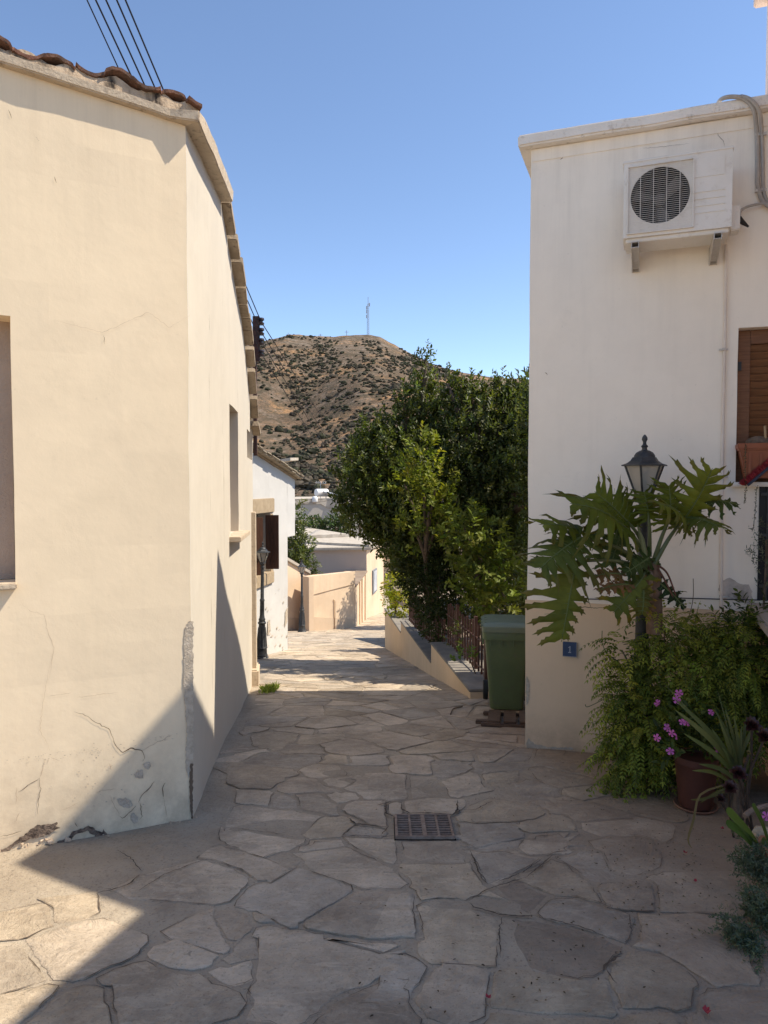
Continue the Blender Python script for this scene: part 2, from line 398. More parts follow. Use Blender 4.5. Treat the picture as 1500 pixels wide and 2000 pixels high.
Z2 = lambda L: [(x / 2, 1600 + y / 2) for x, y in L]
Z3 = lambda L: [(750 + x / 2, 1600 + y / 2) for x, y in L]
Z1 = lambda L: [(300 + x / 1.875, 1250 + y / 1.875) for x, y in L]
traced = [Z2(p) for p in [
    [(495,270),(560,240),(805,175),(900,200),(938,238),(905,275),(882,315),(720,308),(540,292)],
    [(815,148),(862,112),(960,128),(1135,200),(1058,250),(960,205)],
    [(945,320),(1165,190),(1370,262),(1380,280),(1130,430),(1060,390),(985,350)],
    [(650,465),(820,375),(895,515),(870,528)], [(832,385),(960,370),(970,405),(892,470)],
    [(620,500),(680,470),(855,535),(785,580),(650,560)], [(415,605),(540,595),(900,680),(960,725),(800,800),(700,860),(500,860)],
    [(100,475),(330,400),(545,490),(400,590),(210,630)], [(205,325),(330,310),(340,370),(310,400),(215,405)],
    [(5,385),(190,350),(205,420),(110,465),(5,470)], [(-60,500),(75,490),(185,630),(0,690),(-80,640)],
    [(210,720),(400,670),(420,800),(430,860),(130,860)], [(1170,110),(1330,82),(1345,105),(1170,128)],
    [(835,600),(980,555),(990,630),(930,645)], [(870,545),(1000,470),(1010,545),(900,568)], [(985,365),(1055,385),(1070,410),(990,400)],
    [(-40,700),(190,650),(150,740),(-40,820)]]]
traced += [[(592,1808),(700,1742),(808,1745),(812,1832),(735,1833)], [(508,1818),(540,1813),(755,1868),(757,1900),(650,1950),(550,1997),(500,1984),(502,1900)],
    [(583,1669),(673,1656),(700,1666),(775,1714),(799,1727),(716,1738),(630,1714)], [(668,1637),(769,1641),(775,1682),(769,1690),(700,1660)],
    [(655,1960),(760,1912),(800,1940),(790,2030),(640,2030)], [(620,1838),(740,1842),(748,1858),(640,1832)]]
traced += [Z1(p) for p in [
    [(290,690),(330,610),(590,640),(600,660),(545,720),(310,695)], [(550,715),(610,655),(730,655),(745,670),(680,725)],
    [(525,570),(600,563),(670,610),(672,640),(545,625)], [(435,595),(465,568),(520,590),(525,615),(440,612)], [(330,560),(430,565),(420,610),(330,600)],
    [(495,510),(560,512),(670,555),(480,562)], [(625,520),(760,497),(770,510),(700,540),(640,535)], [(720,540),(770,500),(920,495),(930,580),(780,585)],
    [(640,570),(740,562),(755,578),(680,592)], [(690,625),(740,590),(845,590),(855,690),(840,690),(740,650)], [(862,605),(910,600),(905,628),(862,633)],
    [(918,600),(1000,580),(1110,590),(1110,637),(1000,637),(930,623)], [(700,710),(735,680),(840,695),(830,722)],
    [(905,742),(1085,737),(1135,815),(925,815)], [(920,830),(1150,822),(1225,920),(1230,940),(965,940)], [(1165,780),(1280,775),(1420,800),(1260,895),(1220,890)],
    [(1105,650),(1240,595),(1420,620),(1400,650),(1180,670)], [(1120,675),(1340,680),(1345,730),(1180,765),(1130,740)],
    [(1330,685),(1500,645),(1510,690),(1360,697)], [(1335,760),(1360,735),(1520,728),(1520,785),(1375,790)], [(535,770),(680,740),(690,758),(545,778)],
    [(270,705),(340,702),(555,745),(400,800),(290,755)], [(415,812),(470,785),(540,808),(525,835),(480,840)],
    [(940,500),(1040,505),(1065,570),(945,580)], [(1055,520),(1180,490),(1210,550),(1090,575)], [(1205,495),(1310,490),(1310,530),(1230,540)],
    [(1025,450),(1120,445),(1170,470),(1050,515),(1020,490)], [(870,430),(1010,430),(1020,495),(900,490)], [(720,430),(850,428),(860,455),(730,455)],
    [(615,450),(650,425),(710,430),(715,452)], [(560,480),(590,460),(650,462),(685,495),(590,500)], [(625,385),(700,365),(800,380),(820,410),(740,420),(650,412)],
    [(535,380),(550,350),(680,348),(680,362),(590,380)], [(480,420),(505,382),(590,388),(620,415)], [(380,340),(530,345),(515,370),(460,400),(385,395)]]]
traced += [Z3(p) for p in [
    [(345,140),(470,130),(620,170),(520,210),(410,258),(385,235)], [(530,100),(600,70),(690,70),(740,100),(640,145),(560,130)],
    [(560,235),(620,180),(655,165),(710,180),(835,320),(680,290),(570,250)], [(600,370),(660,330),(745,315),(965,390),(965,470),(850,450),(620,390)],
    [(340,335),(400,290),(530,250),(600,300),(560,375),(440,368)], [(380,372),(430,382),(440,400),(415,425)],
    [(465,400),(600,405),(750,435),(860,475),(900,520),(855,598),(760,628),(620,598),(472,558)], [(130,345),(250,330),(370,345),(440,430),(440,580),(190,570),(170,440)],
    [(0,290),(100,290),(125,440),(120,455),(0,465),(-10,380)], [(435,605),(560,592),(860,650),(890,780),(600,760),(420,740)],
    [(230,580),(270,565),(350,575),(415,600),(400,775),(260,765),(120,710)], [(890,560),(1020,545),(1100,530),(1230,640),(1200,740),(940,730),(890,620)],
    [(1010,380),(1200,370),(1380,390),(1440,640),(1300,660),(1150,560),(1005,480)], [(860,260),(1050,260),(1055,360),(880,340)],
    [(840,100),(1000,70),(1040,130),(1030,200),(900,210)], [(1240,700),(1330,660),(1480,680),(1520,860),(1190,860)], [(670,150),(850,140),(895,230),(830,245),(760,210)],
    [(1065,230),(1400,222),(1420,378),(1080,362)], [(300,110),(540,85),(530,108),(400,125)], [(-20,560),(70,560),(160,590),(100,700),(-20,690)], [(420,760),(600,775),(900,795),(1100,760),(1180,860),(380,860)]]]

def inpoly(p, poly):
    x, y = p; r = False; n = len(poly)
    for i in range(n):
        x1, y1 = poly[i]; x2, y2 = poly[(i + 1) % n]
        if (y1 > y) != (y2 > y) and x < (x2 - x1) * (y - y1) / (y2 - y1) + x1: r = not r
    return r
def clip(poly, a, b, c):     # keep a*x+b*y<=c
    out = []
    for i in range(len(poly)):
        p, q = poly[i], poly[(i + 1) % len(poly)]; dp = a * p[0] + b * p[1] - c; dq = a * q[0] + b * q[1] - c
        if dp <= 0: out.append(p)
        if dp * dq < 0: t = dp / (dp - dq); out.append((p[0] + (q[0] - p[0]) * t, p[1] + (q[1] - p[1]) * t))
    return out
def area(p): return 0.5 * sum(p[i][0] * p[(i + 1) % len(p)][1] - p[(i + 1) % len(p)][0] * p[i][1] for i in range(len(p)))
def cen(p): return (sum(q[0] for q in p) / len(p), sum(q[1] for q in p) / len(p))
T3d = []
for p in traced:
    q = [G(*a) for a in p]; q = [(a.x, a.y) for a in q]
    if area(q) < 0: q.reverse()
    T3d.append(q)
# procedural flags elsewhere: Voronoi cells split at random
pts = []
for j in range(86):
    for i in range(16):
        pts.append((-4.0 + i * 0.52 + random.uniform(-.24, .24) + (j % 2) * .26, 1.0 + j * 0.46 + random.uniform(-.2, .2)))
P = np.array(pts); cells = []
for i, p in enumerate(pts):
    d = ((P - P[i]) ** 2).sum(1); nb = np.argsort(d)[1:16]
    poly = [(p[0] - 1, p[1] - 1), (p[0] + 1, p[1] - 1), (p[0] + 1, p[1] + 1), (p[0] - 1, p[1] + 1)]
    for k in nb:
        a, b = P[k] - P[i]; m = (P[k] + P[i]) / 2; poly = clip(poly, a, b, a * m[0] + b * m[1])
        if len(poly) < 3: break
    if len(poly) < 3: continue
    if random.random() < 0.72 and area(poly) > 0.09:
        c = cen(poly); th = random.uniform(0, math.pi); a, b = math.cos(th), math.sin(th); cc = a * c[0] + b * c[1] + random.uniform(-.06, .06)
        parts = [clip(poly, a, b, cc), clip(poly, -a, -b, -cc)]
    else: parts = [poly]
    cells += [q for q in parts if len(q) >= 3 and area(q) > 0.012]
corr = [G(*a) for a in [(380, 1680), (430, 1560), (465, 1450), (505, 1348)]] 
corr = [(a.x, a.y) for a in corr] + [(-2.0, 13), (-3.4, 16), (-3.2, 24), (-2, 27), (-.7, 32), (0, 40), (2, 40), (.1, 16), (.72, 9.7), (.92, 7.7), (1.6, 7.6), (1.05, 5.6), (1.45, 5.0), (1.75, 4.2), (1.6, 3.4), (1.6, 1.6), (-.6, 1.6)]
def shrink(poly, m):
    if area(poly) < 0: poly = poly[::-1]
    out = poly
    n = len(poly)
    for i in range(n):
        (x1, y1), (x2, y2) = poly[i], poly[(i + 1) % n]; L = math.hypot(x2 - x1, y2 - y1)
        if L < 1e-4: continue
        a, b = (y2 - y1) / L, -(x2 - x1) / L
        out = clip(out, a, b, a * x1 + b * y1 - m)
        if len(out) < 3: return []
    return out
stones = [(q, True) for q in T3d]
for q in cells:
    c = cen(q)
    if not inpoly(c, corr): continue
    if c[1] < 5.3 and abs(c[0]) > 0.56 * c[1] + 0.6: continue
    q2 = shrink(q, random.uniform(0.008, 0.022) if c[1] > 5 else random.uniform(0.012, 0.03))
    if len(q2) < 3 or area(q2) < 0.008: continue
    if any(inpoly(c, t) for t in T3d): continue
    for k in (1.0, .88, .76, .64, .52, .42):
        q3 = [(c[0] + (v[0] - c[0]) * k, c[1] + (v[1] - c[1]) * k) for v in q2]
        near = [t for t in T3d if abs(t[0][0] - c[0]) < 1.2 and abs(t[0][1] - c[1]) < 1.2]
        if any(inpoly(v, t) for t in near for v in q3) or any(inpoly(v, q3) for t in near for v in t): continue
        if abs(area(q3)) > 0.006: stones.append((q3, False))
        break
GR = G(828, 1618)     # drain grate centre
# let every stone grow outward until it nearly meets its neighbours: tight, irregular joints
from mathutils.kdtree import KDTree
def refine(q, seg):
    out = []
    for i in range(len(q)):
        p, r2 = q[i], q[(i + 1) % len(q)]; L = math.hypot(r2[0] - p[0], r2[1] - p[1]); m = max(1, int(L / seg))
        out += [(p[0] + (r2[0] - p[0]) * t / m, p[1] + (r2[1] - p[1]) * t / m) for t in range(m)]
    return out
stones = [(q if area(q) > 0 else q[::-1], tr) for q, tr in stones]
stones = [(q, tr) for q, tr in stones if math.hypot(cen(q)[0] - GR.x, cen(q)[1] - GR.y) > 0.17]
rings = [refine(q, 0.026 if cen(q)[1] < 6 else 0.05) for q, tr in stones]
gaps = [random.choice((.010, .013, .018, .028)) for _ in stones]; moved = [[0.0] * len(r) for r in rings]
gpts = [(GR.x + a * .17, GR.y + b * .16) for a in (-1, -.6, -.2, .2, .6, 1) for b in (-1, -.6, -.2, .2, .6, 1)]
for it in range(11):
    tot = sum(len(r) for r in rings) + len(gpts); kd = KDTree(tot); ids = []; k = 0
    for si, r in enumerate(rings):
        for a in r: kd.insert((a[0], a[1], 0), k); ids.append(si); k += 1
    for a in gpts: kd.insert((a[0], a[1], 0), k); ids.append(-1); k += 1
    kd.balance(); new = []
    for si, r in enumerate(rings):
        N = len(r); nr_ = []
        lim = (.042 if stones[si][1] else .12); far_ = cen(r)[1] > 6; g_ = gaps[si] + (.013 if not far_ else .026)
        for i, a in enumerate(r):
            p0, p1 = r[i - 1], r[(i + 1) % N]; dx, dy = p1[0] - p0[0], p1[1] - p0[1]; L = math.hypot(dx, dy) + 1e-9
            if moved[si][i] > lim: nr_.append(a); continue
            e0x, e0y = a[0] - p0[0], a[1] - p0[1]; l0 = math.hypot(e0x, e0y) + 1e-9
            mt = .010 / max(.55, (e0y / l0) * (dy / L) + (e0x / l0) * (dx / L))
            c_ = (a[0] + dy / L * mt, a[1] - dx / L * mt)
            if any(ids[h[1]] != si for h in kd.find_range((c_[0], c_[1], 0), g_)) or (not stones[si][1] and not inpoly(c_, corr)): nr_.append(a)
            else: nr_.append(c_); moved[si][i] += .010
        # keep the outline from folding
        new.append([((nr_[i - 1][0] + 9 * nr_[i][0] + nr_[(i + 1) % N][0]) / 11, (nr_[i - 1][1] + 9 * nr_[i][1] + nr_[(i + 1) % N][1]) / 11) if it % 4 == 3 and not stones[si][1] and moved[si][i] > .03 else nr_[i] for i in range(N)])
    rings = new
stones = [(r, tr) for r, (q, tr) in zip(rings, stones)]
mb = MB(); cols = []
tones = [(0.58, 0.475, 0.36), (0.60, 0.495, 0.375), (0.55, 0.455, 0.345), (0.52, 0.445, 0.355), (0.63, 0.52, 0.395), (0.565, 0.46, 0.335)]
darkc = [G(750 + 240, 1600 + 160), G(750 + 335, 1600 + 255)]
for q, tr in stones:
    ring = []
    n = len(q); tone = random.choice(tones); k = random.uniform(0.78, 1.08); tone = mul(tone, k); dz = random.uniform(0.002, 0.0075); tx, ty = random.uniform(-.008, .008), random.uniform(-.008, .008)
    far = cen(q)[1] > 9; c = cen(q)
    if min((V(c[0], c[1], 0) - V(d.x, d.y, 0)).length for d in darkc) < 0.16: tone = (0.33, 0.265, 0.20); dz = 0.001
    seg = 0.09 if far else 0.03
    for i in range(n):
        p, r2 = q[i], q[(i + 1) % n]; L = math.hypot(r2[0] - p[0], r2[1] - p[1]); m = max(1, int(L / seg)); 
        for t in range(m):
            x = p[0] + (r2[0] - p[0]) * t / m; y = p[1] + (r2[1] - p[1]) * t / m
            j = noise.noise_vector(Vector((x * 7, y * 7, 1.7))) * 0.009 + noise.noise_vector(Vector((x * 34, y * 34, 5))) * 0.006
            f = 1.0
            ring.append((c[0] + (x - c[0]) * f + j.x, c[1] + (y - c[1]) * f + j.y))
    N = len(ring); o = len(mb.v); R0 = (sum((a[0] - c[0]) ** 2 + (a[1] - c[1]) ** 2 for a in ring) / N) ** .5
    k1 = max(0.8, 1 - 0.006 / R0); k2 = max(0.7, 1 - 0.016 / R0)
    def hz(x, y): return gz(y) + (x - c[0]) * tx + (y - c[1]) * ty
    for kk, h in ((1.0, -0.02), (1.0, dz * 0.55), (k1, dz * 0.9), (k2, dz)):
        for a in ring:
            x = c[0] + (a[0] - c[0]) * kk; y = c[1] + (a[1] - c[1]) * kk; mb.v.append((x, y, hz(x, y) + h)); cols.append(tone)
    for l in range(3): mb.f += [(o + l * N + i, o + l * N + (i + 1) % N, o + (l + 1) * N + (i + 1) % N, o + (l + 1) * N + i) for i in range(N)]
    mb.f.append(tuple(o + 3 * N + i for i in range(N)))
    # dark dirt caught along parts of the edge
    if c[1] < 14:
        i = 0
        while i < N:
            if random.random() < 0.2:
                m = random.randint(3, max(4, N // 3)); b0 = len(mb.v); w0 = random.uniform(.0015, .005) * (1.3 if c[1] > 6 else 1)
                for t in range(m + 1):
                    a = ring[(i + t) % N]; dx, dy = a[0] - c[0], a[1] - c[1]; rr = math.hypot(dx, dy) + 1e-6
                    wd = w0 * (.25 + abs(noise.noise(Vector((a[0] * 30, a[1] * 30, 8)))) * 2.2) * (0.2 if t in (0, m) else 1)
                    for e in (-.001, wd): x, y = a[0] + dx / rr * e, a[1] + dy / rr * e; mb.v.append((x, y, gz(y) + .0065)); cols.append((.14, .105, .075))
                mb.f += [(b0 + 2 * t, b0 + 2 * t + 1, b0 + 2 * t + 3, b0 + 2 * t + 2) for t in range(m)]; i += m
            i += random.randint(1, 5)
# deep dirt filled cracks around the grate and the sunken slab
for pix, wpx in [(Z1([(708,655),(740,680),(800,687),(850,692)]), 6), (Z1([(852,600),(850,640),(892,662)]), 5), (Z1([(905,600),(908,626),(938,642),(1010,640),(1095,647),(1113,630),(1112,592)]), 6), (Z1([(1113,630),(1180,628),(1240,596)]), 3), (Z1([(690,722),(850,728),(890,725)]), 4), (Z1([(835,722),(862,690)]), 4), (Z1([(820,612),(870,598)]), 5), (Z1([(1160,780),(1190,860),(1222,895)]), 3), (Z1([(1255,898),(1350,860),(1430,805)]), 4),
                 (Z3([(330,335),(352,352),(440,380),(500,388),(600,388)]), 6), (Z3([(462,395),(450,450),(457,555)]), 4), (Z3([(600,392),(700,415),(800,440),(870,475)]), 5), (Z3([(852,606),(868,580),(905,552),(930,548)]), 11), (Z3([(868,600),(895,640),(910,655)]), 4), (Z3([(330,330),(400,285),(470,262),(560,235)]), 4), (Z3([(560,235),(610,190),(660,150)]), 5), (Z3([(345,150),(380,240),(405,262)]), 3), (Z3([(640,325),(745,318)]), 3), (Z3([(800,320),(960,385),(968,470)]), 3),
                 (Z2([(540,290),(640,225),(800,165)]), 3), (Z2([(380,300),(500,268),(545,225)]), 4), (Z2([(460,130),(510,160),(555,215)]), 3), (Z2([(960,760),(965,690),(990,640)]), 2)]:
    pp = [G(*a) for a in pix]; fine = []
    for a, b in zip(pp[:-1], pp[1:]):
        k = max(1, int((b - a).length / .012)); fine += [a.lerp(b, t / k) for t in range(k)]
    fine.append(pp[-1]); b0 = len(mb.v); n = len(fine)
    for i, q in enumerate(fine):
        t = (fine[min(i + 1, n - 1)] - fine[max(0, i - 1)]).normalized(); sx = V(-t.y, t.x, 0); j = noise.noise_vector(q * 45); W = wpx * .8 / F * q.y * .5 * (.45 + 1.1 * abs(noise.noise(q * 31))) * min(1, .2 + 4 * min(i, n - 1 - i) / n); q = q + V(j.x, j.y, 0) * .007
        for e in (-W, W): x, y = q.x + sx.x * e, q.y + sx.y * e; mb.v.append((x, y, gz(y) + .0125)); cols.append((.085, .063, .046))
    mb.f += [(b0 + 2 * i, b0 + 2 * i + 1, b0 + 2 * i + 3, b0 + 2 * i + 2) for i in range(n - 1)]
me_o = mb.build('street_paving', 'stone', smooth=True, ang=60); tag(me_o, kind='structure')
def setcol(o, cols):
    a = o.data.attributes.new('Col', 'FLOAT_COLOR', 'POINT'); arr = np.ones((len(o.data.vertices), 4), np.float32); arr[:, :3] = np.array(cols, np.float32); a.data.foreach_set('color', arr.ravel())
setcol(me_o, cols)
# ================================================================ LEFT HOUSE
C1 = G(376, 1600)
gd = V(-1, -0.53, 0).normalized()                 # along the gable, away from the corner
gn = V(0.468, -0.884, 0)                          # gable outward normal
GP0 = C1 + gd * 5.2
def GF(px, py): return onplane(px, py, C1, gn)
sp = [C1, G(416, 1499), G(441, 1441), G(470, 1388), G(496, 1333)]
sp = [V(p.x, p.y, 0) for p in sp]
def side_at(px):                                  # plan point of the street side under a pixel column
    d = ray(px, 946); best = None
    for a, b in zip(sp[:-1], sp[1:]):
        e = b - a; den = d.x * e.y - d.y * e.x
        t = (a.x * e.y - a.y * e.x) / den; q = V(d.x * t, d.y * t, 0); k = (q - a).dot(e) / e.length_squared
        if -0.02 <= k <= 1.02: return q
    return sp[-1]
def ztop(px, py, q): return at(px, py, q.y).z
prof_px = [(370, 245), (412, 338), (437, 395), (463, 562), (480, 665), (497, 842)]
prof = []
for px, py in prof_px:
    q = C1 if px < 376 else side_at(px)
    q = V(q.x, q.y, 0); prof.append((q, at(px, py, q.y).z))
prof[-1] = (sp[-1], at(497, 842, sp[-1].y).z)
def cum(q):                                       # arclength along the side
    s = 0
    for a, b in zip(sp[:-1], sp[1:]):
        e = b - a; k = (q - a).dot(e) / e.length_squared
        if k <= 1.0001: return s + max(0, k) * e.length
        s += e.length
    return s
SL = cum(sp[-1])
pr = sorted((cum(q), z) for q, z in prof)
def eave(s):
    if s <= pr[0][0]: return pr[0][1]
    for (a, za), (b, zb) in zip(pr[:-1], pr[1:]):
        if s <= b: return za + (zb - za) * (s - a) / max(1e-6, b - a)
    return pr[-1][1]
z_c = pr[0][1]
gz_slope = 0.085
house = thing('cream_house', (C1.x, C1.y, gz(C1.y)), 'large cream plastered house with cracked gable and red tile edge on the left', 'house')
def poly_u(L0, p):  return (p - L0).length
# gable
win = GF(20, 616); winb = GF(20, 1138)
uw = (V(win.x, win.y, 0) - V(GP0.x, GP0.y, 0)).length
mb = MB(); back = MB(); Lg = (C1 - GP0).length
wall_panel(mb, GP0, C1, lambda u: gz((GP0 + (C1 - GP0) * (u / Lg)).y) - 0.15, lambda u: z_c + gz_slope * (Lg - u), [(uw - 1.0, uw, winb.z, win.z, 0.16)], back=back)
gab = mb.build('gable_wall', 'cream', house, wob=0.006)
back.build('blind_window', rough_mat('shaded_panel', (0.40, 0.31, 0.25), (0.46, 0.36, 0.29), 2), house)  # plaster panel, recess shade put into its brown-grey colour
# sill
sc_ = GF(-60, 1146)
fr_g = (-gd, gn, V(0, 0, 1))
L_ = (GF(33, 1146) - GF(-320, 1146)).length
MB().box((GF(33, 1143) + GF(-320, 1143)) / 2 * V(1, 1, 0).length / math.sqrt(2) if False else (GF(33, 1143) - (-gd) * (0.6)) + gn * 0.012, (1.2, 0.075, 0.03), fr_g).build('window_sill', 'eave_cement', house, bevel=0.006)
# street side segments
side = MB(); sback = MB(); acc = 0.0
holes_px = [(449, 466, 788, 1048, 0.22), (483, 492.5, 803, 893, 0.20)]
hs = []
for a, b, ya, yb, dp in holes_px:
    qa, qb = side_at(a), side_at(b); hs.append((cum(qa), cum(qb), at(a, yb, qa.y).z, at(a, ya, qa.y).z, dp))
for a, b in zip(sp[:-1], sp[1:]):
    L = (b - a).length; hh = []
    for h in hs:
        u0, u1 = max(h[0] - acc, 0.0), min(h[1] - acc, L)
        if u1 - u0 > 0.05 and (h[0] + h[1]) / 2 > acc and (h[0] + h[1]) / 2 < acc + L: hh.append((max(.03, h[0] - acc), min(L - .03, h[1] - acc), h[2], h[3], h[4]))
    wall_panel(side, a, b, lambda u, a=a, b=b, L=L: gz((a + (b - a) * (u / L)).y) - 0.15, lambda u, acc=acc: eave(acc + u), hh, back=sback)
    acc += L
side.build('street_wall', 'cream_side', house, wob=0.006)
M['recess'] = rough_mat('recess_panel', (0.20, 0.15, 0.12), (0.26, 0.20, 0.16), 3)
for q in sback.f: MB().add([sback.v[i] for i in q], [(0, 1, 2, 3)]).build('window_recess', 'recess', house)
# far end wall + back
e1 = sp[-1]; e2 = e1 + V(-6.5, 0.4, 0); e3 = GP0 + V(-0.9, 3.4, 0)
mb = MB(); wall_panel(mb, e1, e2, gz(e1.y) - .3, lambda u: eave(SL) + 0.1 * u, step=0.6); wall_panel(mb, e2, e3, gz(3) - 1.5, z_c + 0.4, step=0.8); wall_panel(mb, e3, GP0, gz(3) - .5, z_c + 0.4, step=0.8)
mb.build('rear_wall', 'cream', house)
# sill of street window
qa, qb = side_at(448), side_at(467); d_ = (qb - qa).normalized(); n_ = V(d_.y, -d_.x, 0)
MB().box((qa + qb) / 2 + n_ * 0.03 + V(0, 0, hs[0][2] - 0.02), ((qb - qa).length + .12, 0.14, 0.045), (d_, n_, V(0, 0, 1))).build('window_sill', 'eave_cement', house, bevel=0.006)
# box added by the far end for the shaded edge of a recess
qa, qb = side_at(489), side_at(493); d_ = (qb - qa).normalized(); n_ = V(d_.y, -d_.x, 0); q = (qa + qb) / 2
zt_ = at(490, 1000, q.y).z; zb_ = gz(q.y) + 0.12
MB().box(q + n_ * 0.02 + V(0, 0, (zt_ + zb_) / 2), (0.22, 0.06, zt_ - zb_), (d_, n_, V(0, 0, 1))).build('recess_shade_box', 'eave_cement', house, bevel=0.008)
MB().box(q + n_ * 0.03 + V(0, 0, gz(q.y) + 0.06), (0.4, 0.10, 0.36), (d_, n_, V(0, 0, 1))).build('plinth_block', 'eave_cement', house, bevel=0.02, wob=0.01)
# cornice: gable + first street stretch as a band, later stretch as laid stones
mb = MB()
def band(p, z, n, over, th, lean=0.0): return [p - n * 0.12 + V(0, 0, z), p + n * over + V(0, 0, z - 0.0), p + n * (over + lean) + V(0, 0, z + th), p - n * 0.12 + V(0, 0, z + th)]
rows = []
NG = 60
for i in range(NG + 1):
    u = i / NG * (Lg - 0.0); p = GP0 + (C1 - GP0) * (u / Lg); p = V(p.x, p.y, 0); z = z_c + gz_slope * (Lg - u)
    w_ = noise.noise(Vector((u * 3, 0, 0))) * 0.006
    rows.append(band(p, z + w_, gn, 0.045 + noise.noise(Vector((u * 5, 3, 0))) * 0.008, 0.045 + noise.noise(Vector((u * 4, 7, 0))) * 0.006, 0.005))
# mitre at the corner
s1 = (sp[1] - sp[0]).normalized(); sn1 = V(s1.y, -s1.x, 0)
mit = (gn + sn1).normalized(); mk = 1 / mit.dot(sn1)
rows[-1] = band(V(C1.x, C1.y, 0), z_c, mit, 0.078 * mk, 0.055, 0.006)
js = cum(prof[2][0])
k = 14
for i in range(1, k + 1):
    s = js * i / k; a = 0
    q = None; s_ = s
    for a, b in zip(sp[:-1], sp[1:]):
        e = (b - a).length
        if s_ <= e + 1e-6: q = a + (b - a) * (s_ / e); d_ = (b - a).normalized(); break
        s_ -= e
    n_ = V(d_.y, -d_.x, 0)
    rows.append(band(q, eave(s) + noise.noise(Vector((s * 4, 1, 0))) * 0.005, n_, 0.082 + 0.01 * i / k, 0.09, 0.006))
for r in rows: mb.v += [tuple(x) for x in r]
for i in range(len(rows) - 1):
    for j in range(4): mb.f.append((i * 4 + j, i * 4 + (j + 1) % 4, (i + 1) * 4 + (j + 1) % 4, (i + 1) * 4 + j))
mb.f += [(0, 1, 2, 3), tuple((len(rows) - 1) * 4 + j for j in range(4))]
cor = mb.build('cornice', 'eave_cement', house, bevel=0.006, wob=0.006)
mb = MB(); s = js + 0.01
def side_pt(s):
    for a, b in zip(sp[:-1], sp[1:]):
        e = (b - a).length
        if s <= e + 1e-6: return a + (b - a) * (s / e), (b - a).normalized()
        s -= e
    return sp[-1], (sp[-1] - sp[-2]).normalized()
while s < SL + 0.05:
    L = random.uniform(0.26, 0.40); q, d_ = side_pt(min(s + L / 2, SL)); n_ = V(d_.y, -d_.x, 0)
    sl = (eave(min(SL, s + L)) - eave(s)) / L; dd = (d_ + V(0, 0, sl)).normalized(); up = n_.cross(dd) * -1
    if up.z < 0: up = -up
    o_ = random.uniform(-.012, .012)
    mb.box(q + n_ * (0.01 + o_) + V(0, 0, eave(min(SL, s + L / 2)) + 0.03 + random.uniform(-.008, .008)), (L - 0.012, 0.15, 0.07), (dd, n_, up)); s += L
mb.build('eave_stones', 'eave_stone', house, bevel=0.008, wob=0.008)
# mortar bed + barrel tiles along the gable, roof sheet behind
mb = MB(); N = 150
for i in range(N + 1):
    u = i / N * (Lg + 0.075); p = GP0 - gd * u; p = V(p.x, p.y, 0); z = z_c + gz_slope * (Lg - u) + 0.043
    ro = 0.036 + noise.noise(Vector((u * 8, 0, 2))) * 0.016; h = 0.042 + 0.03 * math.exp(-((Lg - u) / .5) ** 2) + 0.018 * math.sin(u * 2 * math.pi / 0.2) + noise.noise(Vector((u * 11, 4, 2))) * 0.014
    mb.v += [tuple(p + gn * ro + V(0, 0, z)), tuple(p + gn * (ro - .012) + V(0, 0, z + h)), tuple(p - gn * 0.3 + V(0, 0, z + h)), tuple(p - gn * 0.3 + V(0, 0, z))]
for i in range(N):
    for j in range(4): mb.f.append((i * 4 + j, i * 4 + (j + 1) % 4, i * 4 + 4 + (j + 1) % 4, i * 4 + 4 + j))
mb.f += [(0, 1, 2, 3), (N * 4, N * 4 + 1, N * 4 + 2, N * 4 + 3)]
def verge_mat():
    s = NT('verge_mortar'); b = s.mix(s.ramp(s.noise(9, 8, .65), .36, .64), (0.40, 0.30, 0.21), (0.54, 0.42, 0.30))
    b = s.mix(s.ramp(s.noise(1.0, 5, .6, s.scale(5, 5, 1.6)), .52, .60), b, (0.045, 0.036, 0.03)); s.bump(s.noise(60, 6, .65), .8, .014); return s.set(b, .95, .1)
mb.build('verge_mortar', verge_mat(), house, wob=0.012)
roof = MB()
def tile(mb, c, ax, ay, r, L, up=True, th=0.014, tilt=0.08):
    """half-barrel clay tile: axis ax, across ay"""
    n = 9; vs = []
    for e, rr in ((0, r), (1, r * 0.86)):
        for q in (rr, rr - th):
            for i in range(n):
                a = math.pi * i / (n - 1) * (1.0); z = math.sin(a) * q * (0.46 if up else 0.16) * (1 if up else -1)
                vs.append(c + ax * (L * e) + ay * (math.cos(a) * q) + V(0, 0, z + tilt * L * e))
    f = []
    for i in range(n - 1):
        f += [(i, i + 1, 2 * n + i + 1, 2 * n + i), (n + i, 3 * n + i, 3 * n + i + 1, n + i + 1), (i, n + i, n + i + 1, i + 1), (2 * n + i, 2 * n + i + 1, 3 * n + i + 1, 3 * n + i)]
    f += [(0, 2 * n, 3 * n, n), (n - 1, 2 * n - 1, 4 * n - 1, 3 * n - 1)]
    mb.add(vs, f)
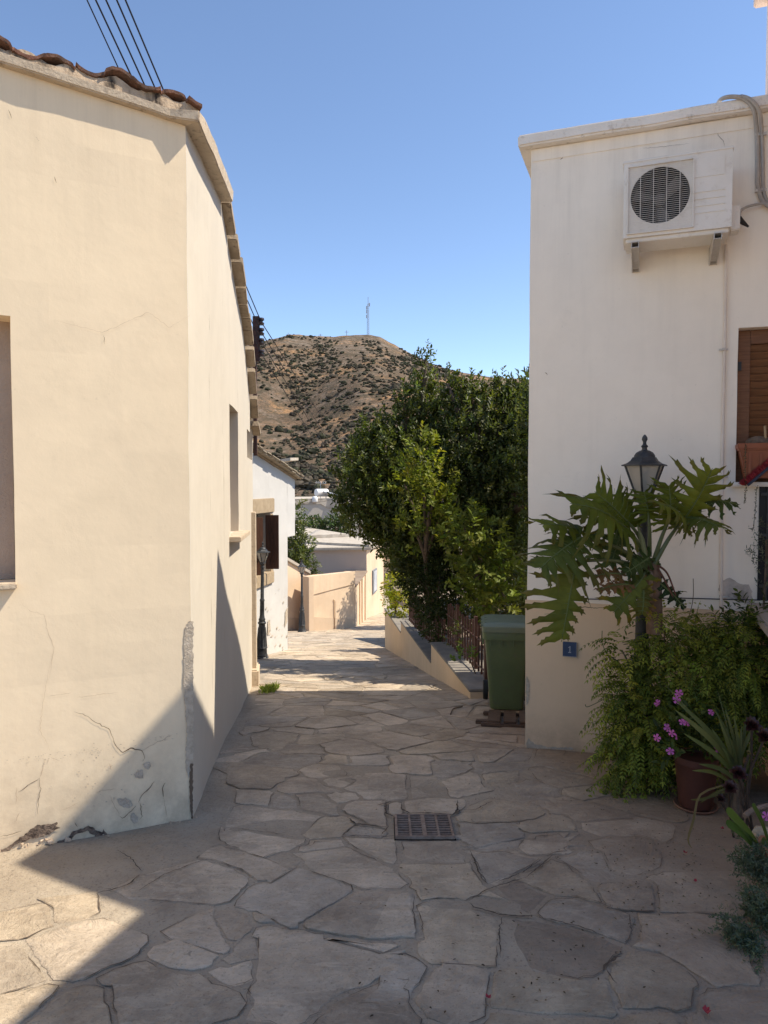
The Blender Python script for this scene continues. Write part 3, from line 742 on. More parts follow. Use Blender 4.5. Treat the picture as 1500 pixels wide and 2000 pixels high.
# one course of old barrel tiles bedded tight along the verge: covers and channels, each a little out of true
Lr = 3.3; pitch = 0.135; nU = int(Lr / 0.0075); vsn = [0, .012, .10, .22, .30, .31, .50, .62, .63, .9]; tl_rnd = {}
def tile_z(u, v):
    k = math.floor(u / pitch); row = 0 if v < .305 else (1 if v < .625 else 2)
    if (k, row) not in tl_rnd: tl_rnd[(k, row)] = (random.uniform(-.009, .011), random.uniform(-.022, .018), random.uniform(-.010, .010), random.uniform(.8, 1.15))
    dz_, df, tilt, amp = tl_rnd[(k, row)]; x = 2 * (u / pitch - k) - 1
    z = (.040 * amp * math.sqrt(max(0, 1 - x * x)) if k % 2 == 0 else .016 - .024 * amp * (1 - x * x)) + tilt * x + dz_
    return z + row * .035 + v * .10 + noise.noise(Vector((u * 30, v * 12, 3))) * .007, df
for i in range(nU + 1):
    u = -0.075 + i * 0.0075; p = C1 + gd * u; p = V(p.x, p.y, 0); zb = z_c + gz_slope * u + 0.088 + 0.03 * math.exp(-(u / .5) ** 2)
    for j, v in enumerate(vsn):
        z, df = tile_z(u, v); roof.v.append(tuple(p + gn * (.052 + df * (1 if v < .3 else 0) + noise.noise(Vector((u * 25, v * 9, 7))) * .006 - v) + V(0, 0, zb + z)))
    z, df = tile_z(u, 0); roof.v.append(tuple(p + gn * (.050 + df) + V(0, 0, zb + z - .016 - .006 * noise.noise(Vector((u * 40, 0, 1)))))); roof.v.append(tuple(p - gn * .1 + V(0, 0, zb - .02)))
nV = len(vsn) + 2
for i in range(nU):
    for j in range(len(vsn) - 1): roof.f.append((i * nV + j, i * nV + j + 1, (i + 1) * nV + j + 1, (i + 1) * nV + j))
    a = len(vsn); roof.f.append((i * nV, (i + 1) * nV, (i + 1) * nV + a, i * nV + a)); roof.f.append((i * nV + a, (i + 1) * nV + a, (i + 1) * nV + a + 1, i * nV + a + 1))
# one broken tile lump
roof.build('tile_row', 'tile', house, smooth=True, ang=35)
mb = MB(); N = 10
for i in range(N + 1):
    s = SL * i / N; q, d_ = side_pt(s)
    for t in (0.02, 1.0, 5.5): 
        pp = q + (V(-1, 0.1, 0)) * t if i else q + gd * t - gn * .03
        mb.v.append((pp.x, pp.y, eave(s) + 0.075 + 0.085 * t))
for i in range(N):
    for j in range(2): mb.f.append((i * 3 + j, i * 3 + j + 1, i * 3 + 4 + j, i * 3 + 3 + j))
mb.build('roof', 'tile', house)

# cracks and lost render on the gable (thin traced flakes proud of the paint)
def strip(mb, pix, wpx, off=0.0035, f=GF, nrm=gn):
    pts = [f(*p) + nrm * off for p in pix]; L = []
    # refine
    fine = []
    for a, b in zip(pts[:-1], pts[1:]):
        k = max(1, int((b - a).length / 0.012))
        for t in range(k): fine.append(a.lerp(b, t / k))
    fine.append(pts[-1]); n = len(fine); W = wpx / F * pts[0].y * 0.5
    vs = []
    for i, p in enumerate(fine):
        t = (fine[min(i + 1, n - 1)] - fine[max(0, i - 1)]).normalized(); s_ = t.cross(nrm)
        j = noise.noise_vector(p * 60) * 0.006; p = p + s_ * j.x
        k = W * (0.45 + 0.8 * abs(noise.noise(p * 23))) * min(1, 0.25 + 3 * min(i, n - 1 - i) / n)
        vs += [p + s_ * k, p - s_ * k]
    mb.add(vs, [(2 * i, 2 * i + 1, 2 * i + 3, 2 * i + 2) for i in range(n - 1)])
def patch(mb, pix, off=0.0045, f=GF, nrm=gn, jit=0.004):
    pts = [f(*p) + nrm * off for p in pix]; fine = []
    for a, b in zip(pts, pts[1:] + pts[:1]):
        k = max(1, int((b - a).length / 0.01))
        fine += [a.lerp(b, t / k) for t in range(k)]
    tx = V(0, 0, 1); sx = tx.cross(nrm)
    fine = [p + sx * (noise.noise_vector(p * 70).x * jit) + tx * (noise.noise_vector(p * 70).y * jit) for p in fine]
    mb.add(fine, [tuple(range(len(fine)))])
zz = lambda L: [(x / 3, 1300 + y / 3) for x, y in L]
mb = MB()
for pix, wd in [([(435,268),(500,290),(560,330),(635,368),(655,405),(665,440),(690,480),(718,510)], 2.2), ([(718,510),(765,480),(830,495),(848,540),(835,560)], 3.2), ([(660,440),(690,480),(718,512),(765,482),(832,497)], 3.6), ([(832,497),(880,468),(940,440),(1010,405)], 1.6),
                ([(105,740),(160,705),(230,658)], 2.4), ([(230,655),(238,720),(225,800),(218,870)], 2.6), ([(808,800),(830,760),(870,720),(905,678)], 3.0), ([(955,770),(952,720),(968,685)], 3.6), ([(955,770),(970,830),(978,890)], 1.5),
                ([(0,1000),(60,985),(130,965)], 2.0), ([(90,920),(115,860)], 1.2), ([(640,570),(650,610)], 1.6), ([(285,540),(275,575)], 1.4), ([(300,540),(345,556)], 1.4), ([(95,715),(100,800)], 1.2), ([(700,880),(715,895),(770,850),(800,820)], 3.0), ([(820,800),(830,880),(815,900)], 2.5),
                ([(360,840),(410,830),(470,795)], 1.4), ([(640,760),(660,800),(700,870)], 1.6), ([(290,0),(270,110),(250,230),(235,380),(280,470),(290,500)], 0.9), ([(270,545),(245,620),(235,655)], 1.2), ([(440,915),(452,945)], 2.4), ([(560,742),(600,730),(680,722)], 1.2)]:
    mb = MB(); strip(mb, zz(pix), wd * .62); mb.build('crack', 'crack' if wd > 1.7 else 'hairline', house)
for pix, wd in [([(105,625),(200,650),(290,610),(330,640),(372,615)], 0.8), ([(40,1175),(60,1195),(85,1200),(92,1230),(105,1265),(95,1330)], 0.9), ([(203,655),(203,672)], 2.2), ([(107,345),(110,358)], 2.4), ([(70,268),(76,276)], 3.0), ([(15,215),(24,232)], 3.0), ([(150,1362),(230,1352)], 1.0), ([(95,1360),(140,1352)], 1.0)]:
    mb = MB(); strip(mb, pix, wd * .62); mb.build('crack', 'crack' if wd > 1.7 else 'hairline', house)
for pix in [[(685,780),(700,772),(720,780),(735,770),(765,790),(778,820),(760,833),(725,828),(695,812)], [(838,575),(855,562),(878,565),(884,590),(870,608),(845,600)], [(785,635),(805,622),(825,608),(838,612),(838,660),(815,660),(792,652)], [(768,865),(785,860),(808,890),(805,915),(785,925),(765,900)]]:
    mb = MB(); patch(mb, zz(pix)); mb.build('lost_render', 'cement', house)
mb = MB()
for _ in range(46):
    x = random.gauss(560, 120); y = random.gauss(640, 120); r = random.uniform(2, 5)
    patch(mb, zz([(x - r, y), (x, y - r), (x + r * 1.4, y + r * .3), (x, y + r)]), jit=0.002)
for _ in range(90):      # pocked band of the old render line
    x = random.uniform(40, 1060); y = 568 - (x - 40) * 0.155 + random.choice((-1, 1)) * 12 + random.gauss(0, 5); r = random.uniform(1.2, 3.5)
    patch(mb, zz([(x - r * 2, y), (x, y - r * .6), (x + r * 2, y), (x, y + r * .6)]), jit=0.001)
tag(mb.build('pitted_render', 'cement', house), kind='stuff'); mb = MB()
patch(mb, [(360,1228),(370,1212),(377,1212),(377,1592),(372,1596),(370,1520),(362,1500),(365,1430),(358,1330)], jit=0.008)
mb.build('lost_render', 'cement', house)
mb = MB(); patch(mb, [(371,1490),(376,1490),(376,1598),(373,1598),(369,1540)], off=0.007, jit=0.006)
mb.build('broken_corner', 'crack', house); mb = MB(); patch(mb, zz([(0,1075),(60,1050),(110,1015),(180,955),(215,935),(262,925),(300,930),(330,905),(332,935),(352,945),(300,980),(200,1010),(110,1040),(60,1075),(0,1095)]), off=0.006, jit=0.012)
M['footing'] = rough_mat('broken_footing', (0.07, 0.05, 0.04), (0.26, 0.19, 0.14), 40, 0.02, 60); mb.build('broken_footing', 'footing', house); mb = MB(); patch(mb, zz([(330,1035),(390,1010),(430,970),(470,955),(520,935),(560,960),(590,980),(610,950),(630,985),(590,1015),(560,1000),(510,965),(450,985),(400,1030),(350,1055)]), off=0.006, jit=0.012)
mb.build('broken_footing', 'footing', house)
# cream rubble at the foot of the wall
mb = MB()
for _ in range(420):
    px = random.choice((random.gauss(80, 30), random.gauss(45, 30), random.uniform(10, 370))); g = G(px, 1650 - px * 0.135)
    p = g + gn * abs(random.gauss(0.015, 0.03)) + gd * random.gauss(0, 0.02); r = random.choice((0.004, 0.006, 0.009, 0.014)) * random.uniform(.6, 1.2)
    if px > 140: r *= 0.55
    mb.ball((p.x, p.y, gz(p.y) + r * 0.5 + (0.02 * random.random() if px < 120 else 0)), (r * random.uniform(.8, 1.6), r * random.uniform(.8, 1.4), r * .8), 0.3, 5, 3)
o = mb.build('plaster_rubble', rough_mat('plaster_crumbs', (0.46, 0.34, 0.24), (0.60, 0.47, 0.34), 30, 0.004, 90)); tag(o, 'crumbled plaster bits lying along the foot of the cracked gable wall', 'rubble', kind='stuff')

# ================================================================ WHITE HOUSE behind
A = G(521, 1279); B = G(561.5, 1270); wd_ = (B - A); wd_.z = 0; wd_.normalize(); wnr = V(wd_.y, -wd_.x, 0)
def WF(px, py): return onplane(px, py, A, wnr)
a0 = WF(470, 1280); b1 = WF(577, 1200)
wh = thing('white_house', (B.x, B.y, gz(B.y)), 'whitewashed village house with brown shutters beyond the cream house', 'house')
tl = WF(497, 886); tr_ = WF(577, 938); ssl = (tr_.z - tl.z) / ((V(tr_.x, tr_.y, 0) - V(tl.x, tl.y, 0)).length)
L0 = V(a0.x, a0.y, 0); Lw = (V(b1.x, b1.y, 0) - L0).length; cut = (V(WF(562, 1200).x, WF(562, 1200).y, 0) - L0).length; zcut = WF(570, 1047).z
topf = lambda u: tl.z + ssl * (u - (V(tl.x, tl.y, 0) - L0).length)
uu = lambda px, py=1100: (V(WF(px, py).x, WF(px, py).y, 0) - L0).length
mb = MB(); bk = MB()
wall_panel(mb, L0, L0 + wd_ * cut, lambda u: gz((L0 + wd_ * u).y) - .2, lambda u: topf(u), [(uu(490), uu(527), WF(510, 1122).z, WF(510, 1002).z, 0.25)], back=bk, step=0.2)
p2 = L0 + wd_ * cut; wall_panel(mb, p2, L0 + wd_ * Lw, zcut, lambda u: topf(cut + u), step=0.2)
back_dir = V(-wd_.y, wd_.x, 0)
# underside of the chamfer and its splay, far end
pc = L0 + wd_ * Lw
mb.add([p2 + V(0, 0, zcut), pc + V(0, 0, zcut), pc + back_dir * 0.35 + V(0, 0, zcut)], [(0, 1, 2)])
mb.add([p2 + V(0, 0, gz(p2.y) - .2), p2 + V(0, 0, zcut), pc + back_dir * .35 + V(0, 0, zcut), pc + back_dir * .35 + V(0, 0, gz(pc.y) - .2)], [(0, 1, 2, 3)])
wall_panel(mb, pc + back_dir * .0, pc + back_dir * 5, zcut, lambda u: topf(Lw), step=0.6)
wall_panel(mb, pc + back_dir * .35, pc + back_dir * 5, gz(pc.y) - .3, zcut, step=0.6)
wall_panel(mb, L0 + back_dir * 5, L0, gz(L0.y) - .4, topf(0), step=0.6)
mb.build('wall', 'white', wh, wob=0.012)
bk.build('window_dark', NT('dark_room').set((0.03, 0.022, 0.018), 0.9, 0.1), wh)
# roof: slab + tile edge
mb = MB(); fr_w = ((wd_ + V(0, 0, ssl)).normalized(), wnr, V(0, 0, 1))
rl = Lw + 0.03
cmid = L0 + wd_ * (rl / 2) - wnr * 2.4; 
mb.box(cmid + V(0, 0, topf(rl / 2) + 0.022), (rl * 1.0, 4.9, 0.03), fr_w)
rf = mb.build('roof', 'eave_stone', wh, bevel=0.01, wob=0.01)
mb = MB()
for lay in range(2):
    u = -0.1
    while u < rl:
        L = random.uniform(.16, .3); q = L0 + wd_ * (u + L / 2)
        mb.box(q + wnr * (-.10 + 0.03 * lay + random.uniform(-.02, .02)) + V(0, 0, topf(u + L / 2) + 0.05 + lay * 0.03 + random.uniform(-.01, .012)), (L * .97, 0.5, 0.028), fr_w); u += L
mb.build('roof_tile', rough_mat('weathered_tile', (0.33, 0.27, 0.19), (0.42, 0.35, 0.26), 6, 0.01, 40, c3=(0.20, 0.16, 0.12)), rf, bevel=0.008, wob=0.01)
def wbox(x0, x1, y0, y1, d0, d1, name, mat, parent, bevel=0.008):
    a, b = WF(x0, (y0 + y1) / 2), WF(x1, (y0 + y1) / 2); za = WF((x0 + x1) / 2, y0).z; zb = WF((x0 + x1) / 2, y1).z
    m = (a + b) / 2; L = (V(a.x, a.y, 0) - V(b.x, b.y, 0)).length
    return MB().box(V(m.x, m.y, (za + zb) / 2) + wnr * ((d0 + d1) / 2), (L, d1 - d0, za - zb), (wd_, wnr, V(0, 0, 1))).build(name, mat, parent, bevel=bevel, wob=0.004)
wbox(488, 533.5, 974, 1003, -.1, 0.035, 'lintel', 'sandstone', wh, 0.015)
wbox(488, 532, 1122, 1146, -.1, 0.045, 'sill', 'sandstone', wh, 0.012)
wbox(527, 532.5, 1003, 1122, -.1, 0.02, 'jamb', 'sandstone', wh, 0.01)
def wood_mat(name, c1, c2, sx=2, sz=30):
    s = NT(name); g = s.noise(3.0, 6, 0.6, s.scale(sz, sz, sx), 0.5)
    s.bump(g, 0.5, 0.004); return s.set(s.mix(s.ramp(g, 0.35, 0.65), c1, c2), 0.55, 0.35)
M['dark_wood'] = wood_mat('shutter_wood', (0.055, 0.022, 0.012), (0.10, 0.042, 0.022))
def shutter(hinge, dirv, W, z0, z1, name='shutter'):
    n_ = V(-dirv.y, dirv.x, 0); mb = MB(); H = z1 - z0; fr = (dirv, n_, V(0, 0, 1)); c = hinge + dirv * (W / 2)
    st = 0.09
    for k in (0, 1): mb.box(hinge + dirv * (st / 2 + k * (W - st)) + V(0, 0, (z0 + z1) / 2), (st, 0.045, H), fr)
    for zc in (z0 + .06, (z0 + z1) / 2, z1 - .06): mb.box(c + V(0, 0, zc), (W - 2 * st, 0.043, .12), fr)
    for zc in (lerp(z0, z1, .27), lerp(z0, z1, .73)): mb.box(c + V(0, 0, zc), (W - 2 * st - 0.06, 0.036, H / 2 - .24), fr); mb.box(c + V(0, 0, zc), (W - 2 * st, 0.018, H / 2 - .12), fr)
    return mb.build(name, 'dark_wood', wh, bevel=0.006)
hz1 = WF(514, 1006).z; hz0 = WF(514, 1112).z
hg = WF(516, 1060); hg = V(hg.x, hg.y, 0) + wnr * 0.03
shutter(hg, (wnr * 0.97 + wd_ * 0.2).normalized(), 0.25, hz0, hz1)
hg2 = WF(493, 1060); hg2 = V(hg2.x, hg2.y, 0) + wnr * 0.03
shutter(hg2, (wnr * 0.75 + wd_ * .65).normalized(), 0.17, WF(505, 1120).z, hz1 - .02)
mb = MB()
def stripW(pix): patch(mb, pix, 0.02, WF, wnr, 0.02)
for _ in range(26):
    x = random.uniform(519, 560); y = random.choice((random.uniform(1150, 1275), random.uniform(1215, 1275))); r = random.uniform(.4, 1.6); patch(mb, [(x - r, y), (x, y - r * 2), (x + r, y), (x, y + r * 2.4)], 0.016, WF, wnr, 0.01)
patch(mb, [(556, 1195), (561, 1185), (560, 1215), (555, 1225)], .016, WF, wnr, .02); patch(mb, [(522,1213),(526,1210),(527,1232),(521,1240)], .016, WF, wnr, .02)
tag(mb.build('peeled_paint', 'cement', wh), kind='stuff')

# ================================================================ FAR COURTYARD AND HOUSES
def gp(p): return V(p.x, p.y, 0)
cw = thing('courtyard_wall', G(584, 1231), 'short ochre courtyard wall with sloping coping behind the far lamp post', 'wall')
a = G(548, 1233.5); b = G(604, 1228.5); zt0 = at(563, 1093, a.y + 1).z; zt1 = at(603, 1122, b.y).z
mb = MB(); L = (gp(b) - gp(a)).length; inw = V(-(b - a).y, (b - a).x, 0).normalized()
za = lerp(zt0, zt1, -0.3)
tp = lambda u: za + (zt1 - za) * u / L
wall_panel(mb, a, b, lambda u: gz(a.y) - .4, tp, step=.4); wall_panel(mb, gp(b) + inw * .25, gp(a) + inw * .25, gz(a.y) - .4, lambda u: tp(L - u), step=.4)
wall_panel(mb, b, gp(b) + inw * .25, gz(a.y) - .4, zt1, step=.3)
mb.build('wall', 'court', cw, wob=.01)
MB().extrude([gp(a) - inw * .08 + V(0, 0, za), gp(b) - inw * .08 + V(0, 0, zt1), gp(b) - inw * .08 + V(0, 0, zt1 + .13), gp(a) - inw * .08 + V(0, 0, za + .13)], inw * .45).build('coping', 'slab', cw, bevel=.02)
MB().extrude([gp(a) - inw * .02 + V(0, 0, gz(a.y) - .3), gp(b) - inw * .02 + V(0, 0, gz(b.y) - .3), gp(b) - inw * .02 + V(0, 0, gz(b.y) + .42), gp(a) - inw * .02 + V(0, 0, gz(a.y) + .42)], inw * .03).build('dado', 'court_dark', cw)

gw = thing('garden_gate_wall', G(650, 1231), 'tall sunlit ochre wall with raised upper panel at the street bend', 'wall')
a = G(606, 1232); b = G(693, 1225); d_ = (gp(b) - gp(a)); L = d_.length; d_ /= L; inw = V(-d_.y, d_.x, 0)
z0, z1 = at(606, 1126, a.y).z, at(690, 1117, b.y).z
wall = MB(); wall_panel(wall, a, b, gz(b.y) - .6, lambda u: z0 + (z1 - z0) * u / L, step=.4); wall_panel(wall, gp(b) + inw * .3, gp(a) + inw * .3, gz(b.y) - .6, lambda u: z1 + (z0 - z1) * u / L, step=.4)
wall_panel(wall, gp(a) + inw * .3, a, gz(b.y) - .6, z0, step=.4); wall_panel(wall, b, gp(b) + inw * .3, gz(b.y) - .6, z1, step=.4)
wall.add([gp(a) + V(0, 0, z0), gp(b) + V(0, 0, z1), gp(b) + inw * .3 + V(0, 0, z1), gp(a) + inw * .3 + V(0, 0, z0)], [(0, 1, 2, 3)])
gwo = wall.build('wall', 'court', gw, wob=.012)
pz0, pz1 = at(606, 1163, a.y).z, at(690, 1140, b.y).z
MB().extrude([gp(a) - inw * .03 + d_ * .02 + V(0, 0, pz0), gp(b) - inw * .03 + V(0, 0, pz1), gp(b) - inw * .03 + V(0, 0, z1 + .015), gp(a) - inw * .03 + d_ * .02 + V(0, 0, z0 + .015)], inw * .06).build('upper_panel', 'court', gw, bevel=.01, wob=.008)
MB().extrude([gp(a) - inw * .015 + V(0, 0, gz(a.y) - .5), gp(b) - inw * .015 + V(0, 0, gz(b.y) - .5), gp(b) - inw * .015 + V(0, 0, gz(b.y) + .3), gp(a) - inw * .015 + V(0, 0, gz(a.y) + .48)], inw * .03).build('dado', 'court_dark', gw)
MB().box(gp(a) - d_ * .14 - inw * .05 + V(0, 0, (gz(a.y) + z0) / 2 - .1), (.26, .3, z0 - gz(a.y) + .25), (d_, inw, V(0, 0, 1))).build('gate_pier', 'court_dark', gw, bevel=.015, wob=.008)
q = gp(a) + d_ * (L * .52); mbt = MB().tube([q - inw * .04 + V(0, 0, gz(q.y) - .1), q - inw * .04 + V(0, 0, gz(q.y) + 1.0), q - inw * .02 - d_ * .05 + V(0, 0, gz(q.y) + 1.05)], .02, 6); mbt.build('pipe', 'court_dark', gw)

pw = thing('parapet_wall', G(704, 1216), 'low receding parapet wall with wide brown coping beside the bend', 'wall')
a = G(694, 1225); b = G(716, 1208.5); d_ = (gp(b) - gp(a)); L = d_.length; d_ /= L; inw = V(-d_.y, d_.x, 0); zt = at(694, 1146, a.y).z; zt2 = at(715, 1117, b.y).z
wall = MB(); wall_panel(wall, a, b, gz(b.y) - .6, lambda u: zt + (zt2 - zt) * u / L, step=.4); wall_panel(wall, gp(a) + inw * .9, a, gz(b.y) - .6, zt, step=.4)
wall.build('wall', 'court', pw, wob=.012)
MB().extrude([gp(a) - inw * .04 + V(0, 0, zt), gp(b) - inw * .04 + V(0, 0, zt2), gp(b) - inw * .04 + V(0, 0, zt2 + .05), gp(a) - inw * .04 + V(0, 0, zt + .05)], inw * .95).build('coping', rough_mat('brown_coping', (.25, .18, .13), (.33, .25, .18), 3), pw)
for k in range(1, 4):
    q = gp(a) + d_ * (L * k / 4 + random.uniform(-.3, .3))
    MB().box(q - inw * .025 + V(0, 0, (gz(q.y) + lerp(zt, zt2, k / 4)) / 2), (.09, .05, lerp(zt, zt2, k / 4) - gz(q.y)), (d_, inw, V(0, 0, 1))).build('rib', 'court', pw)

def flat_house(name, label, front_a, front_b, depth, ztop, mats, slab_over=.25, slab_t=.14, right_mat=None, zb=None):
    """box house: front from a to b, extends away; parts wall, side_wall, roof"""
    a, b = gp(front_a), gp(front_b); d_ = (b - a).normalized(); inw = V(-d_.y, d_.x, 0)
    t = thing(name, (((a + b) / 2).x, ((a + b) / 2).y, zb if zb is not None else gz(a.y)), label, 'house')
    zb = (zb if zb is not None else gz(a.y)) - 1.0; D = inw * depth
    mb = MB(); wall_panel(mb, a, b, zb, ztop, step=.8); wall_panel(mb, b + D, a + D, zb, ztop, step=.8); wall_panel(mb, a + D, a, zb, ztop, step=.8)
    if right_mat is None: wall_panel(mb, b, b + D, zb, ztop, step=.8)
    mb.build('wall', mats[0], t, wob=.015)
    if slab_over is not None:
        c = (a + b) / 2 + D / 2; MB().box(c + V(0, 0, ztop + slab_t / 2), ((b - a).length + 2 * slab_over, depth + 2 * slab_over, slab_t), (d_, inw, V(0, 0, 1))).build('roof', mats[1], t, bevel=.02, wob=.015)
    return t, d_, inw
# house at the bend (front's shade is in its render colour, sunlit flank with a small framed window)
fb = G(716, 1208); zr = at(680, 1074, fb.y).z
fa = at(604, 1150, fb.y - .2)
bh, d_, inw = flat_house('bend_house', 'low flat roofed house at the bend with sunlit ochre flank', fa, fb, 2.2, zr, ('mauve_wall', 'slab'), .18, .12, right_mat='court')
fl = G(749, 1195); fl = gp(fl); fbp = gp(fb)
mb = MB(); wall_panel(mb, fbp, fl, gz(fl.y) - 1, lambda u: zr + .0, step=.5); mb.build('flank_wall', 'court', bh, wob=.012)
mb = MB(); mb.prism([(fbp.x + .12, fbp.y - .1), (fl.x + .12, fl.y), (fl.x - 3, fl.y), (fbp.x - 3.2, fbp.y + 2.0)], zr + .0, zr + .22); mb.build('parapet', 'slab', bh, wob=.02)
fd = (fl - fbp).normalized(); fnr = V(fd.y, -fd.x, 0)
FW = lambda px, py: onplane(px, py, fbp, fnr)
qa, qb = FW(726.5, 1111), FW(734, 1111); z1_, z0_ = FW(730, 1112).z, FW(730, 1157).z; m = gp((qa + qb) / 2); Lq = (gp(qa) - gp(qb)).length
wf = MB().box(m + fnr * .02 + V(0, 0, (z0_ + z1_) / 2), (Lq, .08, z1_ - z0_), (fd, fnr, V(0, 0, 1))).build('window', rough_mat('grey_frame', (.20, .21, .23), (.26, .27, .29), 5), bh)
MB().box(m + fnr * .065 + V(0, 0, (z0_ + z1_) / 2), (Lq * .72, .02, (z1_ - z0_) * .86), (fd, fnr, V(0, 0, 1))).build('pane', rough_mat('pale_pane', (.45, .48, .52), (.62, .64, .66), 2, rough=.3), wf)
# stepped roof house behind
ra = at(575, 1120, 34); rb = at(665, 1120, 35); 
flat_house('stepped_roof_house', 'tan flat roofed house behind the bend house', ra, rb, 6, at(620, 1052, 34).z, ('mauve_wall', 'slab'), .3, .16)
mb = MB()
# grey house with solar heater
ga = at(560, 1020, 47); gb = at(720, 1020, 49)
zg = at(620, 981, 47).z
gh, gd_, ginw = flat_house('grey_house', 'grey rendered house with a white water tank on its roof', ga, gb, 8, zg, ('grey_wall', 'slab'), .05, .22, zb=gz(47))
GW = lambda px, py: onplane(px, py, gp(ga), -ginw)
def gbox(x0, x1, y0, y1, d, name, mat, parent):
    p, q = GW(x0, y0), GW(x1, y1); m = (p + q) / 2
    return MB().box(m - ginw * d, ((gp(p) - gp(q)).length, .1, abs(p.z - q.z)), (gd_, ginw, V(0, 0, 1))).build(name, mat, parent)
wo = gbox(607, 627, 1011, 1034, .02, 'window', rough_mat('brown_frame', (.16, .10, .07), (.22, .15, .10), 5), gh); gbox(610.5, 623.5, 1014, 1032, .05, 'pane', rough_mat('beige_blind', (.36, .32, .24), (.42, .38, .3), 5), wo)
patch_m = MB(); patch(patch_m, [(562, 990), (585, 984), (625, 984), (640, 992), (662, 994), (720, 990), (720, 976), (562, 976)], .06, GW, -ginw, .05); patch_m.build('bare_render', 'slab', gh)
# ================================================================ RIGHT HOUSE
RC = gp(G(1028, 1460)); fr_ = V(0.939, -0.344, 0).normalized(); fn_ = V(-0.344, -0.939, 0).normalized(); sd_ = V(0.344, 0.939, 0).normalized()
UPV = V(0, 0, 1); FRR = (fr_, -fn_, UPV)
def RF(px, py, off=0.0): return onplane(px, py, RC + fn_ * off, fn_)
def ru(px, py=900): return (gp(RF(px, py)) - RC).dot(fr_)
rh = thing('white_corner_house', (RC.x, RC.y, gz(RC.y)), 'two tone house on the right with air conditioner and blue number plate', 'house')
ztopR = RF(1038, 292).z; zpl = RF(1035, 1172).z; zb_r = gz(4.5) - .3
DEP = 3.25
mb = MB(); bk = MB()
w0, w1 = ru(1437), ru(1437) + 1.15; wz0, wz1 = RF(1440, 944).z, RF(1440, 641).z
d0 = ru(1484); dz0, dz1 = RF(1486, 1172).z, RF(1486, 948).z
wall_panel(mb, RC, RC + fr_ * 4.6, zpl, lambda u: ztopR, [(w0, w1, wz0, wz1, 0.16)], back=bk, step=.25)
up = mb.build('upper_wall', 'right_upper', rh, wob=0.006)
mb = MB(); wall_panel(mb, RC + fn_ * 0.012 - fr_ * 0.012, RC + fr_ * 4.6 + fn_ * 0.012, lambda u: gz((RC + fr_ * u).y) - .25, zpl, step=.2)
wall_panel(mb, RC + sd_ * DEP - fr_ * .012, RC + fn_ * 0.012 - fr_ * .012, lambda u: gz((RC + sd_ * (DEP - u)).y) - .3, zpl, step=.3)
# small top ledge of the plinth
mb.add([RC + fn_ * .012 - fr_ * .012 + UPV * zpl, RC + fr_ * 4.6 + fn_ * .012 + UPV * zpl, RC + fr_ * 4.6 - fn_ * .02 + UPV * zpl, RC - fn_ * .02 + fr_ * .02 + UPV * zpl], [(0, 1, 2, 3)])
mb.build('plinth', 'right_plinth', rh, wob=0.006)
mb = MB(); wall_panel(mb, RC + sd_ * DEP, RC, zpl, ztopR, step=.4); wall_panel(mb, RC + fr_ * 4.6 + sd_ * DEP, RC + sd_ * DEP, gz(8.5) - .5, ztopR, step=.6); wall_panel(mb, RC + fr_ * 4.6, RC + fr_ * 4.6 + sd_ * DEP, gz(8) - .5, ztopR, step=.6)
mb.build('rear_wall', 'right_upper', rh, wob=0.006)
# roof slab with overhang
ov = 0.085; zs0 = ztopR; zs1 = RF(1013, 263, ov).z
def rp(a, b): return RC + fr_ * a + sd_ * b
mb = MB(); nseg = 40
top = [rp(-ov + (4.7 + ov) * i / nseg, -ov) for i in range(nseg + 1)] + [rp(4.7, DEP + ov)] + [rp(-ov, DEP + ov - (DEP + 2 * ov) * i / 20) for i in range(20)]
mb.prism([(p.x, p.y) for p in top], zs0 + .001, zs1)
mb.build('roof_slab', 'coping_white', rh, bevel=0.012, wob=0.008)
MB().box(rp(2.3, DEP / 2) + UPV * (zs0 + 0.01), (4.5, DEP - .1, 0.1), FRR).build('roof_screed', 'slab', rh)
# ledge line under the coping
MB().box(RC + fr_ * 2.3 + fn_ * -0.008 + UPV * (zs0 - 0.05), (4.6 - .02, 0.03, 0.095), FRR).build('cornice_band', 'right_upper', rh, bevel=.006, wob=.003)
# window: brown louvred shutter
M['brown_wood'] = wood_mat('louvre_wood', (0.15, 0.062, 0.026), (0.22, 0.098, 0.042), 30, 2)
bk.build('window_back', NT('window_dark').set((0.03, 0.02, 0.015), 0.8), rh)
sh_d = -0.105
def wloc(u, z, dpt): return RC + fr_ * u - fn_ * dpt + UPV * z
H = wz1 - wz0; SW = w1 - w0
mb = MB(); st = 0.085
for uu_ in (w0 + st / 2 + .004, w1 - st / 2): mb.box(wloc(uu_, (wz0 + wz1) / 2, 0.115), (st, .05, H - .004), FRR)
for zc in (wz1 - .05, wz0 + .05): mb.box(wloc((w0 + w1) / 2, zc, 0.115), (SW - 2 * st, .048, .096), FRR)
shf = mb.build('shutter_frame', 'brown_wood', rh, bevel=.005)
mb = MB(); n = 17
for i in range(n):
    z = lerp(wz0 + .1, wz1 - .1, (i + .5) / n); t = R(28)
    mb.box(wloc((w0 + w1) / 2, z, 0.118), (SW - 2 * st - .012, .009, (H - .2) / n * 1.02), (fr_, (-fn_ * math.cos(t) + UPV * math.sin(t)), (UPV * math.cos(t) + fn_ * math.sin(t))))
mb.build('louvre', 'brown_wood', shf)
MB().box(wloc(w0 + .02, RF(1440, 712).z, .085), (.025, .02, .06), FRR).build('hinge', 'iron', shf)
# sill
su0 = ru(1424, 945)
MB().box(RC + fr_ * (su0 + .75) + fn_ * 0.02 + UPV * (RF(1430, 946).z), (1.5, .10, .03), FRR).build('window_sill', 'coping_white', rh, bevel=.008)
